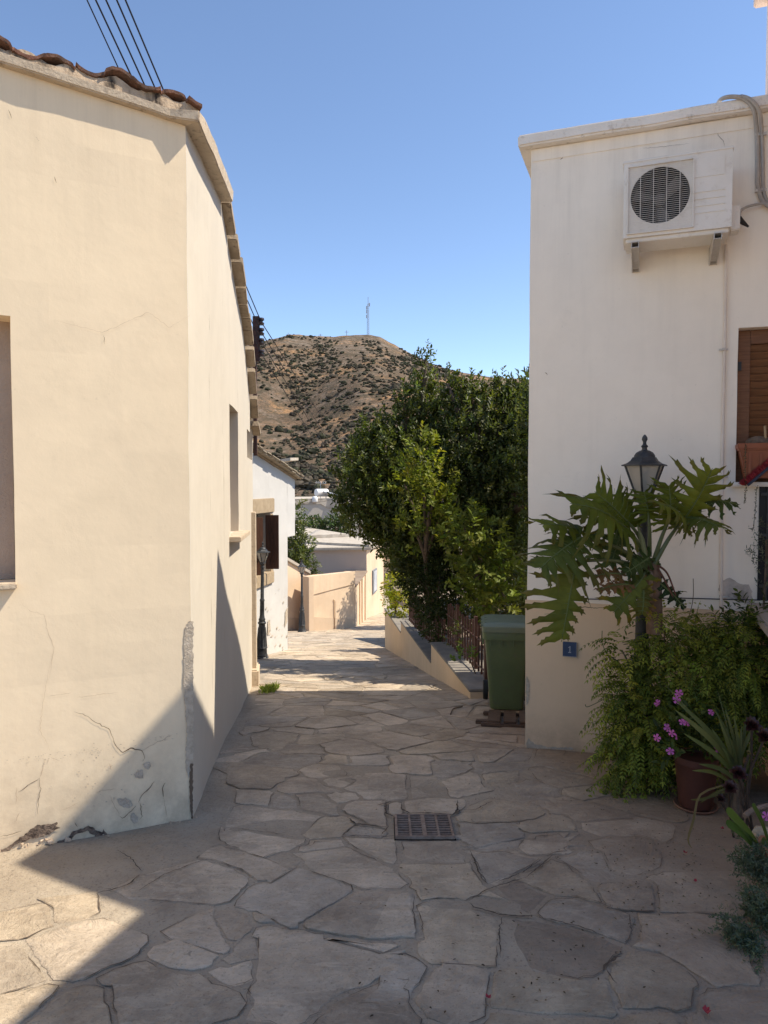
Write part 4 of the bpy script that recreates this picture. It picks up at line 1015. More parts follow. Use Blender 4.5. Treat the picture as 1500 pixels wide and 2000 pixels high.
# black grille door right of the window
mb = MB(); mb.box(RC + fr_ * (d0 + .5) + fn_ * .004 + UPV * ((dz0 + dz1) / 2), (1.0, .02, dz1 - dz0), FRR); dr = mb.build('lower_window', NT('dark_pane').set((.012, .012, .014), .5), rh)
mb = MB()
for i in range(9): mb.tube([RC + fr_ * (d0 + .05 + i * .11) + fn_ * .03 + UPV * dz0, RC + fr_ * (d0 + .05 + i * .11) + fn_ * .03 + UPV * dz1], .008, 6)
for z in (dz0 + .1, dz0 + .45, dz1 - .06): mb.box(RC + fr_ * (d0 + .5) + fn_ * .03 + UPV * z, (.98, .012, .02), FRR)
mb.build('window_grille', 'iron', dr)
# damp patches low on the wall and hairline cracks
RFo = lambda px, py: RF(px, py, 0.0)
dm = MB()
for pix in [[(1403,1150),(1408,1135),(1425,1128),(1445,1140),(1462,1142),(1470,1155),(1455,1172),(1430,1168),(1410,1166)], [(1430,1160),(1450,1150),(1468,1160),(1470,1180),(1440,1176)]]:
    patch(dm, pix, .003, RFo, fn_, .006)
tag(dm.build('damp_patch', rough_mat('damp_plaster', (.44, .38, .33), (.62, .54, .47), 18), rh), kind='stuff')
for pix, wd in [([(1400,248),(1402,265),(1412,275),(1416,288)], .8), ([(1255,290),(1300,286),(1345,281)], .6), ([(1180,238),(1183,250),(1194,252)], 1.0), ([(1094,312),(1100,308)], 2.0), ([(1064,728),(1070,732)], 2), ([(1112,291),(1116,288)], 3)]:
    m_ = MB(); strip(m_, pix, wd, .003, RFo, fn_); m_.build('crack', 'crack', rh)
for pix in [[(1028,1318),(1034,1330),(1033,1370),(1030,1376),(1028,1360)], [(1029,1450),(1033,1440),(1045,1452),(1075,1458),(1120,1458),(1122,1463),(1030,1464)]]:
    m_ = MB(); patch(m_, pix, .016, RFo, fn_, .01); m_.build('lost_render', 'cement', rh)
strip(dm2 := MB(), [(1104, 1183), (1150, 1186), (1190, 1187)], 1.6, .014, RFo, fn_); dm2.build('crack', 'crack', rh)
# porch slab
ps0 = RF(1459, 1176); pu = ru(1459, 1176)
mb = MB(); mb.box(RC + fr_ * (pu + .8) + fn_ * .55 + UPV * (ps0.z - .035), (1.6, 1.1, .07), FRR)
po = mb.build('porch_slab', rough_mat('porch_stone', (.36, .30, .25), (.44, .37, .31), 5), rh, bevel=.012)
mb = MB(); mb.box(RC + fr_ * (pu + .86) + fn_ * .5 + UPV * ((ps0.z - .07 + gz(4.4)) / 2 - .1), (1.5, .96, ps0.z - .07 - gz(4.4) + .2), FRR); mb.build('porch_base', 'right_plinth', rh)

# taller neighbouring house over the porch: its eave shows in the corner, its mass shades the lane
K1 = at(1471, 19, 5.04); e_ = V(-.3, -.954, 0).normalized(); r_ = V(.715, -.475, 0).normalized()
z3 = K1.z; K1 = gp(K1); K2 = K1 + e_ * 1.64; K3 = K2 + r_ * .86; K4 = K3 + e_ * 1.0
far1 = K1 + V(6.2, -2.0, 0); far4 = K4 + V(6.0, -.4, 0)
nb = thing('tall_house', (K3.x + 2, K3.y, gz(K3.y)), 'pinkish taller house whose eave corner shows at the top right', 'house')
mb = MB(); mb.prism([(p.x, p.y) for p in (K1, K2, K3, K4, far4, far1)], z3, z3 + .16); mb.build('roof', 'pink', nb, bevel=.01)
W1 = gp(at(1496.5, 100, 4.97)); ins = V(.09, 0, 0)
W2 = K2 + V(.1, .06, 0); W3 = K3 + V(.1, .05, 0); W4 = K4 + V(.1, 0, 0)
mb = MB(); mb.prism([(p.x, p.y) for p in (W1, W2, W3, W4, far4 - ins, far1 - ins)], zs1 + .001, z3); mb.build('upper_storey', 'pink', nb)
mb = MB(); mb.prism([(p.x, p.y) for p in (W3, W4, far4 - ins, far1 + V(-.2, -2.2, 0))], -1.2, zs1); mb.build('ground_storey', 'pink', nb)

# ---------------------------------------------------------------- air conditioner
AO = 0.36
c00, c10 = RF(1217, 466, AO), RF(1429, 444, AO); c01 = RF(1216, 320, AO)
aw = (gp(c10) - gp(c00)).length; ah = c01.z - c00.z; a_u = (gp(c00) - RC).dot(fr_); a_z = c00.z
ac = thing('air_conditioner', tuple(RC + fr_ * (a_u + aw / 2) + fn_ * .2 + UPV * a_z), 'white air conditioning unit on brackets high on the pale wall', 'air conditioner')
def AL(u, d, z): return RC + fr_ * (a_u + u) + fn_ * d + UPV * (a_z + z)
M['ac_white'] = rough_mat('ac_paint', (.74, .68, .60), (.80, .74, .67), 4, .001, 50, .45, .4, c3=(.68, .61, .53))
M['ac_dark'] = NT('ac_dark').set((.02, .02, .022), .6)
fcx, fcz, frad = .36 * aw, .50 * ah, .29 * aw
fcx = (gp(RF(1289, 381, AO)) - gp(c00)).length; fcz = RF(1289, 381, AO).z - a_z; frad = (gp(RF(1347, 375, AO)) - gp(RF(1231, 387, AO))).length / 2
mb = MB(); seg = 48
# body shell: back box + front plate with a round hole
mb.box(AL(aw / 2, AO - .02 - .13, ah / 2), (aw, .24, ah), FRR); 
body = MB(); D_ = .26
corners = [AL(0, AO, 0), AL(aw, AO, 0), AL(aw, AO, ah), AL(0, AO, ah)]
circ = [AL(fcx + math.cos(2 * math.pi * k / seg) * frad, AO, fcz + math.sin(2 * math.pi * k / seg) * frad) for k in range(seg)]
def sqpt(k):
    a = 2 * math.pi * k / seg; c, s_ = math.cos(a), math.sin(a); ts = []
    if c > 1e-6: ts.append((aw - fcx) / c)
    if c < -1e-6: ts.append(-fcx / c)
    if s_ > 1e-6: ts.append((ah - fcz) / s_)
    if s_ < -1e-6: ts.append(-fcz / s_)
    t = min(ts); return AL(fcx + c * t, AO, fcz + s_ * t)
sq = [sqpt(k) for k in range(seg)]
for cn in corners:      # snap nearest ray point to the true corner
    k = min(range(seg), key=lambda k: (sq[k] - cn).length); sq[k] = cn
body.add(circ + sq, [(k, (k + 1) % seg, seg + (k + 1) % seg, seg + k) for k in range(seg)])
bb = [p - fn_ * D_ for p in corners]
body.add(corners + bb, [(0, 1, 5, 4), (1, 2, 6, 5), (2, 3, 7, 6), (3, 0, 4, 7), (4, 5, 6, 7)])
cin = [p - fn_ * .02 for p in circ]; body.add(circ + cin, [(k, (k + 1) % seg, seg + (k + 1) % seg, seg + k) for k in range(seg)])
b_ = body.build('body', 'ac_white', ac)
MB().box(AL(aw / 2, AO - .13, ah + .004), (aw + .012, .27, .02), FRR).build('top_cover', 'ac_white', ac, bevel=.004)
MB().box(AL(aw / 2, AO - .14, -.012), (aw - .03, .24, .03), FRR).build('base_tray', 'ac_white', ac, bevel=.004)
mb = MB(); 
for k in range(4): mb.box(AL(lerp(.60, .975, .5) * aw, AO + .002, ah * (.14 + .09 * k) + .04), (aw * .30, .006, .006), FRR)
mb.box(AL(.79 * aw, AO + .002, ah * .80), (aw * .28, .004, ah * .24), FRR)
mb.build('moulding', 'ac_white', b_)
hm = MB(); cf = [AL(fcx + math.cos(2 * math.pi * k / seg) * frad * .995, AO - .004, fcz + math.sin(2 * math.pi * k / seg) * frad * .995) for k in range(seg)]; cb_ = [p - fn_ * .13 for p in cf]
hm.add(cf + cb_, [(k, (k + 1) % seg, seg + (k + 1) % seg, seg + k) for k in range(seg)] + [tuple(range(seg, 2 * seg))]); hm.build('fan_housing', 'ac_dark', ac)
mb = MB()
for k in range(3):
    a = 2 * math.pi * k / 3 + .5
    pts_ = []
    for t, r0 in ((-.35, .25), (.0, .95), (.45, .97), (.55, .6), (.3, .25)): pts_.append(AL(fcx + math.cos(a + t) * frad * r0, AO - .10 + .035 * (t - .1), fcz + math.sin(a + t) * frad * r0))
    mb.extrude(pts_, fn_ * .004)
mb.lathe([(frad * .22, 0), (frad * .22, .03), (frad * .1, .04)], AL(fcx, AO - .11, fcz), 20, (fr_, UPV, fn_))
mb.build('fan', rough_mat('fan_plastic', (.10, .095, .09), (.14, .13, .125), 5), ac)
g0 = (gp(RF(1225, 450, AO)) - gp(c00)).length; g1 = (gp(RF(1353, 440, AO)) - gp(c00)).length
gz0, gz1 = .045 * ah + .0, .93 * ah
gmb = MB(); nb_ = 34
for i in range(nb_ + 1): gmb.box(AL((g0 + g1) / 2, AO + .012, lerp(gz0, gz1, i / nb_)), (g1 - g0, .002, .0016), FRR)
for i in range(6): gmb.box(AL(lerp(g0, g1, i / 5), AO + .015, (gz0 + gz1) / 2), (.003, .003, gz1 - gz0), FRR)
for u_ in (g0, g1): gmb.box(AL(u_, AO + .008, (gz0 + gz1) / 2), (.008, .016, gz1 - gz0), FRR)
for z_ in (gz0, gz1): gmb.box(AL((g0 + g1) / 2, AO + .008, z_), (g1 - g0, .016, .006), FRR)
gmb.build('fan_guard', 'ac_white', ac)
M['galv'] = rough_mat('galvanised_steel', (.50, .46, .41), (.58, .53, .48), 30, .002, 80, .5, .4)
for px, py in ((1240, 490), (1400, 473)):
    u_ = (gp(RF(px, py, AO - .05)) - RC).dot(fr_) - a_u
    mb = MB(); th = .004
    for sgn in (-.022, .022):
        mb.extrude([AL(u_ + sgn, .0, -.03), AL(u_ + sgn, .0, -.135), AL(u_ + sgn, .05, -.135), AL(u_ + sgn, AO + .01, -.075), AL(u_ + sgn, AO + .01, -.03)], fr_ * th)
    mb.box(AL(u_, AO / 2, -.03), (.05, AO, .005), FRR); mb.box(AL(u_, .006, -.075), (.05, .006, .115), FRR)
    dvec = (AL(0, AO, -.08) - AL(0, .04, -.128)).normalized(); nv = fr_.cross(dvec)
    mb.box((AL(u_, AO, -.08) + AL(u_, .04, -.128)) / 2 - nv * .012, (.046, .34, .004), (fr_, dvec, nv))
    br = mb.build('bracket', 'galv', ac)
    for k in range(4):
        mb = MB(); q = AL(u_ + .002, lerp(.07, AO - .05, k / 3), lerp(-.122, -.085, k / 3)) - nv * .0155; mb.box(q, (.018, .02, .003), (fr_, dvec, nv)).build('slot', 'ac_dark', br)
# side valve cover
MB().box(AL(aw + .03, AO - .17, .09), (.06, .12, .16), FRR).build('valve_cover', 'ac_white', ac, bevel=.008)
# ---------------------------------------------------------------- conduits, pipes
M['conduit'] = rough_mat('grey_conduit', (.36, .32, .28), (.44, .39, .34), 12, .002, 60, .6)
M['pipe_paint'] = rough_mat('painted_pipe', (.66, .57, .49), (.74, .65, .57), 6, .002, 60, .6)
def smooth_path(pts, k=8):
    out = []
    for i in range(len(pts) - 1):
        p0, p1, p2, p3 = pts[max(i - 1, 0)], pts[i], pts[i + 1], pts[min(i + 2, len(pts) - 1)]
        for t in range(k):
            t /= k; out.append(0.5 * ((2 * p1) + (p2 - p0) * t + (2 * p0 - 5 * p1 + 4 * p2 - p3) * t * t + (3 * p1 - p0 - 3 * p2 + p3) * t ** 3))
    out.append(pts[-1]); return out
for (a, n_c, lb) in (([(1400, 206, -.3), (1410, 193, .05), (1432, 189, .10), (1455, 194, .10), (1472, 215, .09), (1478, 260, .03), (1480, 320, .03), (1480, 360, .03), (1487, 388, .03), (1500, 402, .05), (1520, 410, .05)], .014, 'outer of two grey conduits curling off the roof edge by the air conditioner'),
                     ([(1440, 195, -.3), (1448, 188, .06), (1468, 196, .12), (1484, 220, .10), (1488, 262, .03), (1490, 320, .03), (1491, 365, .03), (1497, 390, .03), (1512, 402, .05)], .012, 'inner of two grey conduits curling off the roof edge by the air conditioner')):
    cb = MB().tube(smooth_path([RF(px, py, o) for px, py, o in a]), n_c, 8).build('conduit', 'conduit', smooth=True)
    tag(cb, lb, 'conduit', 'conduits on the pale wall')
    for py in (262, 372): q = RF(1483 if n_c > .013 else 1489, py, .03); MB().box(q, (.05, .02, .018), FRR).build('clip', 'galv', cb)
cb = MB().tube(smooth_path([RF(1505, 405, .05), RF(1490, 398, .05), RF(1462, 403, .06), RF(1447, 412, .07), RF(1444, 425, .1)]), .009, 8).build('cable_tail', 'conduit', smooth=True); tag(cb, 'grey cable bending off the conduits toward the air conditioner valve', 'cable')
tp_ = MB().tube([RF(1444, 424, .1), RF(1450, 434, .09), RF(1462, 443, .08)], [.012, .016, .006], 6).build('tape_end', NT('black_tape').set((.03, .026, .025), .6), cb)
pp = [RF(1418, 478, .03), RF(1417, 600, .022), RF(1415, 700, .022), RF(1412, 850, .022), RF(1410, 1000, .022), RF(1409, 1180, .03), RF(1409, 1215, .03)]
pi = MB().tube(pp, .0105, 8).build('drain_pipe', 'pipe_paint', smooth=True); tag(pi, 'thin painted drain pipe running down the wall below the air conditioner', 'pipe')
for py in (683, 931, 1165):
    q = RF(1413, py, .014); mb = MB(); mb.box(q, (.055, .012, .012), FRR); mb.box(q + fn_ * .02, (.02, .02, .016), FRR); mb.build('pipe_clip', 'galv', pi)
wi = MB().tube([RF(1106, 1169, .03), RF(1200, 1171, .02), RF(1320, 1168, .03), RF(1400, 1170, .02), RF(1485, 1172, .03)], .004, 5).build('wall_cable', 'wire'); tag(wi, 'thin dark cable strung along the top of the tan plinth', 'cable')
# ---------------------------------------------------------------- number plate 1
q0, q1 = RF(1099, 1282, .02), RF(1127, 1255, .02); pc_ = (q0 + q1) / 2; pw_ = (gp(q1) - gp(q0)).length; ph_ = q1.z - q0.z
plt = thing('number_plate', tuple(pc_), 'small blue enamel house number plate reading 1 on the tan plinth', 'number plate')
MB().box(pc_, (pw_, .012, ph_), FRR).build('plate', rough_mat('blue_enamel', (.014, .04, .10), (.02, .05, .125), 20, .001, 40, .35, .5), plt, bevel=.003)
mb = MB(); f_ = pc_ + fn_ * .009
for u_, z_, a, b in ((0, -ph_ / 2 + .004, pw_, .003), (pw_ / 2 - .003, 0, .003, ph_)): mb.box(pc_ + fr_ * u_ + UPV * z_ + fn_ * .0075, (a, .002, b), FRR)
mb.build('chipped_edge', rough_mat('chipped_enamel', (.42, .38, .34), (.5, .46, .42), 20), plt)
mb = MB(); k = ph_ / 38
mb.extrude([f_ + fr_ * (a * k) + UPV * (b * k) for a, b in ((-.8, -7), (1.2, -7), (1.6, 9), (.2, 9), (-3.4, 5.2), (-2.6, 4.0), (-.2, 6.2))], fn_ * .001)
mb.box(f_ - UPV * (7 * k), (7 * k, .002, 1.6 * k), FRR)
mb.build('numeral', NT('white_enamel').set((.40, .43, .47), .4), plt)

# ================================================================ GARDEN WALL, FENCE
Wn = gp(G(918, 1365)); Wf = gp(G(755, 1268)); wl = (Wf - Wn).length; wdv = (Wf - Wn) / wl; wr = V(wdv.y, -wdv.x, 0)   # wr: toward the garden (right)
if wr.x < 0: wr = -wr
def GW_(px, py): return onplane(px, py, Wn, wr)
zt_a = GW_(880, 1296 if False else 1297).z; z_a = (GW_(842, 1255).z + GW_(916, 1343).z) / 2; z_b = (GW_(842, 1291).z + GW_(783, 1212).z) / 2; z_c2 = (GW_(783, 1239).z + GW_(757, 1190).z) / 2
s1_ = (gp(GW_(842, 1270)) - Wn).dot(wdv); s2_ = (gp(GW_(783, 1225)) - Wn).dot(wdv); s3_ = wl + .3
gwl = thing('garden_wall', (Wn.x, Wn.y, gz(Wn.y)), 'low stepped ochre garden wall with dark cement cap along the lane', 'wall')
CW = .62
mb = MB(); capm = []
for (u0, u1, zt) in ((0, s1_, z_a), (s1_, s2_, z_b), (s2_, s3_, z_c2)):
    a, b = Wn + wdv * u0, Wn + wdv * u1
    wall_panel(mb, b, a, lambda u, b=b, L=u1 - u0: gz((b - wdv * u).y) - .2, zt - .03, step=.25)
    wall_panel(mb, a, a + wr * CW, gz(a.y) - .5, zt - .03, step=.3); wall_panel(mb, a + wr * CW, b + wr * CW, gz(b.y) - .6, zt - .03, step=.5)
    wall_panel(mb, b + wr * CW, b, gz(b.y) - .6, zt - .03, step=.5)
    capm.append(((a + b) / 2 + wr * (CW / 2 - .0) + UPV * (zt - .014), (CW + .03, u1 - u0 - (.003 if u0 else 0), .03)))
mb.build('wall', 'garden_wall', gwl, wob=.008)
for c_, sz in capm: MB().box(c_, sz, (wr, wdv, UPV)).build('cap', 'garden_cap', gwl, bevel=.008, wob=.005)
# soil behind the wall
mb = MB()
for (u0, u1, zt) in ((0, s1_, z_a), (s1_, s2_, z_b), (s2_, s3_ + 4, z_c2)):
    a, b = Wn + wdv * u0, Wn + wdv * u1; mb.box((a + b) / 2 + wr * (CW + 2.5) + UPV * (zt - .7), (5.0 - .02, u1 - u0 - .02, 1.28), (wr, wdv, UPV))
tag(mb.build('garden_soil', 'earth'), kind='structure')
# fence of brown pickets on the first two levels
M['picket'] = rough_mat('picket_paint', (.075, .036, .027), (.11, .055, .041), 10, .002, 60, .55, .35)
fo = .24
p_post = at(951, 1328, 0) if False else None
fence_base = onplane(951, 1330, V(0, 0, z_a), UPV); f0 = (gp(fence_base) - Wn); fo = f0.dot(wr); fs0 = f0.dot(wdv)
fn = thing('picket_fence', tuple(gp(fence_base) + UPV * z_a), 'brown metal picket fence on the stepped garden wall beside the green bin', 'fence')
def FP(s, z): return Wn + wdv * s + wr * (fo - .028 * (s - fs0)) + UPV * z
post_h = at(951, 1234, FP(fs0, 0).y).z - z_a
pk = 0
MB().box(FP(fs0, z_a + post_h / 2 - .01), (.055, .055, post_h), (wr, wdv, UPV)).build('post', 'picket', fn, bevel=.004)
for s_a, s_b, zt in ((fs0 + .09, s1_ - .05, z_a), (s1_ + .08, s2_ - .1, z_b)):
    s = s_a
    for zr in (.09, post_h * .72):
        mb = MB().tube([FP(s_a - .07, zt + zr), FP(s_b, zt + zr)], .011, 6).build('rail', 'picket', fn)
    i = 0
    while s < s_b:
        h_ = post_h * (1.12 if i % 7 == 3 else random.uniform(.93, 1.03))
        big = i % 7 == 3
        MB().box(FP(s, zt + .02 + h_ / 2), (.04 if big else .022, .04 if big else .022, h_), (wr, wdv, UPV)).build('post' if big else 'picket', 'picket', fn)
        s += .128; i += 1

# ================================================================ WHEELIE BIN + pallet
bc = gp(G(1000, 1391)); bx0 = at(946, 1250, bc.y).x; bh_ = at(985, 1203, bc.y + .25).z - gz(bc.y)
BW, BD = .50, .56
bin_c = V(bx0 + BW / 2 + .005, bc.y + BD / 2 - .03, gz(bc.y + .1))
bn = thing('wheelie_bin', tuple(bin_c), 'dark green wheelie bin standing in the gap beside the white house', 'bin')
yaw = R(-7); bfr = (V(math.cos(yaw), math.sin(yaw), 0), V(-math.sin(yaw), math.cos(yaw), 0), UPV)
def BP(x, y, z): return bin_c + bfr[0] * x + bfr[1] * y + UPV * z
M['bin_green'] = rough_mat('bin_plastic', (.085, .122, .056), (.098, .138, .064), 5, .002, 120, .42, .45, c3=(.10, .115, .07))
M['lid_green'] = rough_mat('bin_lid', (.13, .165, .115), (.15, .185, .13), 5, .002, 120, .4, .45)
Hb = bh_ - .10
mb = MB(); rings = []
def rr_ring(w_, d_, z, r=.05, n=4):
    out = []
    for cx_, cy_, a0 in ((w_ / 2 - r, d_ / 2 - r, 0), (-w_ / 2 + r, d_ / 2 - r, 90), (-w_ / 2 + r, -d_ / 2 + r, 180), (w_ / 2 - r, -d_ / 2 + r, 270)):
        for k in range(n + 1): a = R(a0 + 90 * k / n); out.append(BP(cx_ + r * math.cos(a), cy_ + r * math.sin(a), z))
    return out
secs = [(.32, .38, 0.02), (.33, .39, 0.05), (.42, .49, Hb * .80), (.425, .495, Hb * .86), (.425, .495, Hb * .9), (.475, .545, Hb * .905), (.48, .55, Hb * .99), (.475, .545, Hb)]
rs_ = [rr_ring(*x) for x in secs]; nr = len(rs_[0])
for r in rs_: mb.v += [tuple(p) for p in r]
mb.f = [(i * nr + k, i * nr + (k + 1) % nr, (i + 1) * nr + (k + 1) % nr, (i + 1) * nr + k) for i in range(len(rs_) - 1) for k in range(nr)] + [tuple(range(nr)), tuple((len(rs_) - 1) * nr + k for k in range(nr))]
bd_ = mb.build('body', 'bin_green', bn, smooth=True, ang=30)
mb = MB()
for x in (-.16, -.05, .06, .17): mb.box(BP(x, -.262, Hb * .87), (.008, .02, .07), bfr)
for y in (-.18, -.04, .1): mb.box(BP(-.235, y, Hb * .87), (.02, .008, .07), bfr)
mb.build('rib', 'bin_green', bd_)
mb = MB(); secs = [(.492, .585, Hb + .002), (.497, .59, Hb + .03), (.50, .585, Hb + .055), (.44, .52, Hb + .078), (.36, .44, Hb + .088), (.2, .28, Hb + .092)]
rs_ = [rr_ring(*x) for x in secs]
for r in rs_: mb.v += [tuple(p) for p in r]
mb.f = [(i * nr + k, i * nr + (k + 1) % nr, (i + 1) * nr + (k + 1) % nr, (i + 1) * nr + k) for i in range(len(rs_) - 1) for k in range(nr)] + [tuple(range(nr)), tuple((len(rs_) - 1) * nr + k for k in range(nr))]
ld = mb.build('lid', 'lid_green', bn, smooth=True, ang=25)
mb = MB()
for y in (-.2, -.07, .06, .19): mb.box(BP(0, y, Hb + .075), (.44, .022, .022), bfr)
for y in (-.25, -.1, .05): mb.box(BP(-.245, y, Hb + .058), (.02, .02, .026), bfr)
mb.build('lid_rib', 'lid_green', ld, bevel=.005)
for x in (-.2, .2): MB().lathe([(.09, -.025), (.1, -.02), (.1, .02), (.09, .025)], BP(x, .2, .1), 20, (bfr[1], UPV, bfr[0])).build('wheel', NT('rubber').set((.02, .02, .02), .7), bn)
MB().tube([BP(-.2, .31, Hb * .97), BP(.2, .31, Hb * .97)], .014, 8).build('handle', 'bin_green', bn)
# old brown pallet lying in front of the bin
pcn = (gp(G(948, 1410)) + gp(G(1040, 1410))) / 2 + V(.03, 0, 0); M['old_wood'] = wood_mat('weathered_board', (.075, .045, .03), (.14, .09, .06), 30, 2)
py_ = R(-10); pf = (V(math.cos(py_), math.sin(py_), 0), V(-math.sin(py_), math.cos(py_), 0), UPV)
pl = thing('pallet', (pcn.x, pcn.y, gz(pcn.y)), 'broken dark wooden pallet piece lying on the paving before the bin', 'pallet')
gslope = -0.13
def PPt(x, y, z): q = pcn + pf[0] * x + pf[1] * y; return V(q.x, q.y, gz(q.y) + z)
sf = (pf[0], (pf[1] + UPV * gslope).normalized(), UPV)
for y in (-.24, .26): MB().box(PPt(0, y, .018), (.54, .07, .034), sf).build('runner', 'old_wood', pl, bevel=.006, wob=.008)
for i, x in enumerate((-.16, -.02, .12, .24)): MB().box(PPt(x, 0.01, .046), (.112, .52, .02), sf).build('slat', 'old_wood', pl, bevel=.004, wob=.006)
MB().box(PPt(-.26, -.12, .02), (.12, .10, .035), sf).build('block', 'old_wood', pl, bevel=.005, wob=.008)

# ---------------------------------------------------------------- drain grate
dg = thing('drain_grate', tuple(GR), 'rusty square iron drain grate set in the flagstones', 'drain grate')
gx0, gx1 = G(774, 1622).x, G(882, 1622).x; gy0, gy1 = G(828, 1640).y, G(828, 1597).y; gw_, gd2 = gx1 - gx0, gy1 - gy0; gc = V((gx0 + gx1) / 2, (gy0 + gy1) / 2, 0)
sg = (V(1, 0, 0), V(0, 1, -.1).normalized(), UPV)
M['grate'] = rough_mat('grate_iron', (.22, .155, .115), (.33, .25, .195), 25, .003, 80, .8, .15)
def DP(x, y, z=0): return V(gc.x + x, gc.y + y, gz(gc.y + y) + z)
MB().box(DP(0, 0, -.001), (gw_ * 1.08, gd2 * 1.04, .008), sg).build('pit', NT('pit_dark').set((.012, .01, .009), .9), dg)
mb = MB()
for x in (-.5, .5): mb.box(DP(x * gw_, 0, .012), (.014, gd2 + .014, .016), sg)
for y in (-.5, .5): mb.box(DP(0, y * gd2, .012), (gw_, .014, .016), sg)
mb.build('frame', 'grate', dg, bevel=.002)
mb = MB(); 
for k in range(1, 9): mb.box(DP(0, (k / 9 - .5) * gd2, .011), (gw_ - .01, .0105, .012), sg)
for k in (1, 2, 3): mb.box(DP((k / 4 - .5) * gw_, 0, .0105), (.012 if k != 2 else .022, gd2 - .01, .0125), sg)
mb.build('bar', 'grate', dg, bevel=.0015)

# ================================================================ STREET LAMPS
M['glass_frost'] = (lambda s: s.set((.62, .58, .52), .25, .5))(NT('frosted_pane'))
def make_lamp():
    t = thing('street_lamp', (0, 0, 0), 'black iron lantern lamp', 'street lamp', 'iron lantern lamps along the lane')
    mb = MB()
    mb.lathe([(.135, -.08), (.135, .03), (.115, .05), (.118, .07), (.105, .09), (.10, .2), (.108, .215), (.098, .23), (.082, .45), (.068, .60), (.062, .66), (.078, .68), (.08, .70), (.06, .72), (.066, .76), (.052, .79), (.045, .84)], n=16)
    mb.lathe([(.045, .84), (.042, 1.10), (.047, 1.11), (.047, 1.14), (.036, 1.16), (.03, 1.68), (.028, 1.74), (.04, 1.75), (.042, 1.77), (.03, 1.80)], n=12)
    post = mb.build('post', 'iron', t, smooth=True, ang=35)
    mb = MB()
    for k in range(12):
        a = 2 * math.pi * k / 12; d = V(math.cos(a), math.sin(a), 0); mb.tube([d * .100 + UPV * .235, d * .070 + UPV * .6], .006, 4)
    mb.build('fluting', 'iron', post)
    mb = MB(); z0, z1, r0, r1 = 1.855, 2.055, .052, .126
    mb.lathe([(.03, 1.80), (.05, 1.825), (.062, 1.845), (.055, 1.862)], n=12)
    for k in range(6):
        a = 2 * math.pi * k / 6; d = V(math.cos(a), math.sin(a), 0); mb.tube([d * r0 + UPV * z0, d * r1 + UPV * z1], .0075, 5)
    fr = mb.build('lantern_frame', 'iron', t)
    for k in range(6):
        a0, a1 = 2 * math.pi * k / 6 + .06, 2 * math.pi * (k + 1) / 6 - .06; d0_, d1_ = V(math.cos(a0), math.sin(a0), 0), V(math.cos(a1), math.sin(a1), 0); s = .96
        MB().extrude([d0_ * r0 * s + UPV * z0, d1_ * r0 * s + UPV * z0, d1_ * r1 * s + UPV * z1, d0_ * r1 * s + UPV * z1], -(d0_ + d1_) * .0012).build('pane', M['pane'], fr)
    mb = MB(); mb.lathe([(.012, 1.88), (.016, 1.9), (.016, 1.945)], n=10); mb.ball((0, 0, 1.975), (.028, .028, .035), seg=12, rings=8); mb.build('bulb', 'glass_frost', t, smooth=True)
    mb = MB(); mb.lathe([(.152, 2.052), (.152, 2.059), (.118, 2.070), (.092, 2.088), (.080, 2.108), (.074, 2.110)], n=6); mb.lathe([(.068, 2.108), (.066, 2.122), (.054, 2.140), (.034, 2.152), (.02, 2.156)], n=12)
    rf_ = mb.build('lamp_roof', 'iron', t, smooth=True, ang=30)
    MB().lathe([(.02, 2.154), (.016, 2.17), (.024, 2.182), (.012, 2.195), (.011, 2.21), (.019, 2.226), (.017, 2.24), (.005, 2.258)], n=10).build('finial', 'iron', rf_, smooth=True, ang=50)
    return t
_g = NT('lamp_glass'); _tr = _g.n('ShaderNodeBsdfTransparent'); _tr.inputs[0].default_value = (.9, .87, .82, 1); _mx = _g.n('ShaderNodeMixShader'); _mx.inputs[0].default_value = .62
_g.set((.62, .58, .52), .2, .5); _g.l(_g.b.outputs[0], _mx.inputs[1]); _g.l(_tr.outputs[0], _mx.inputs[2]); _g.l(_mx.outputs[0], _g.out.inputs[0]); M['pane'] = _g.m
lampR = make_lamp()
lz = 4.72; pL = at(1253, 1300, lz); topz = at(1256, 849, lz).z; hs_ = (topz - gz(lz)) / 2.258
lampR.location = (pL.x, lz, gz(lz)); lampR.scale = (hs_,) * 3; lampR['label'] = 'black iron lamp post behind the big split leaf plant on the right'
q = G(511, 1286); l2 = copy_tree(lampR); l2.location = (q.x, q.y, gz(q.y)); k_ = (at(514, 1058, q.y).z - gz(q.y)) / 2.258; l2.scale = (k_,) * 3; l2['label'] = 'grey iron lamp post beside the brown shutters of the white house'; l2.rotation_euler = (0, R(.9), R(20))
q = G(590, 1234.5); l3 = copy_tree(lampR); l3.location = (q.x, q.y, gz(q.y)); k_ = (at(592, 1094, q.y).z - gz(q.y)) / 2.258; l3.scale = (k_,) * 3; l3['label'] = 'farthest lamp post, against the ochre courtyard walls'; l3.rotation_euler = (0, 0, R(8))

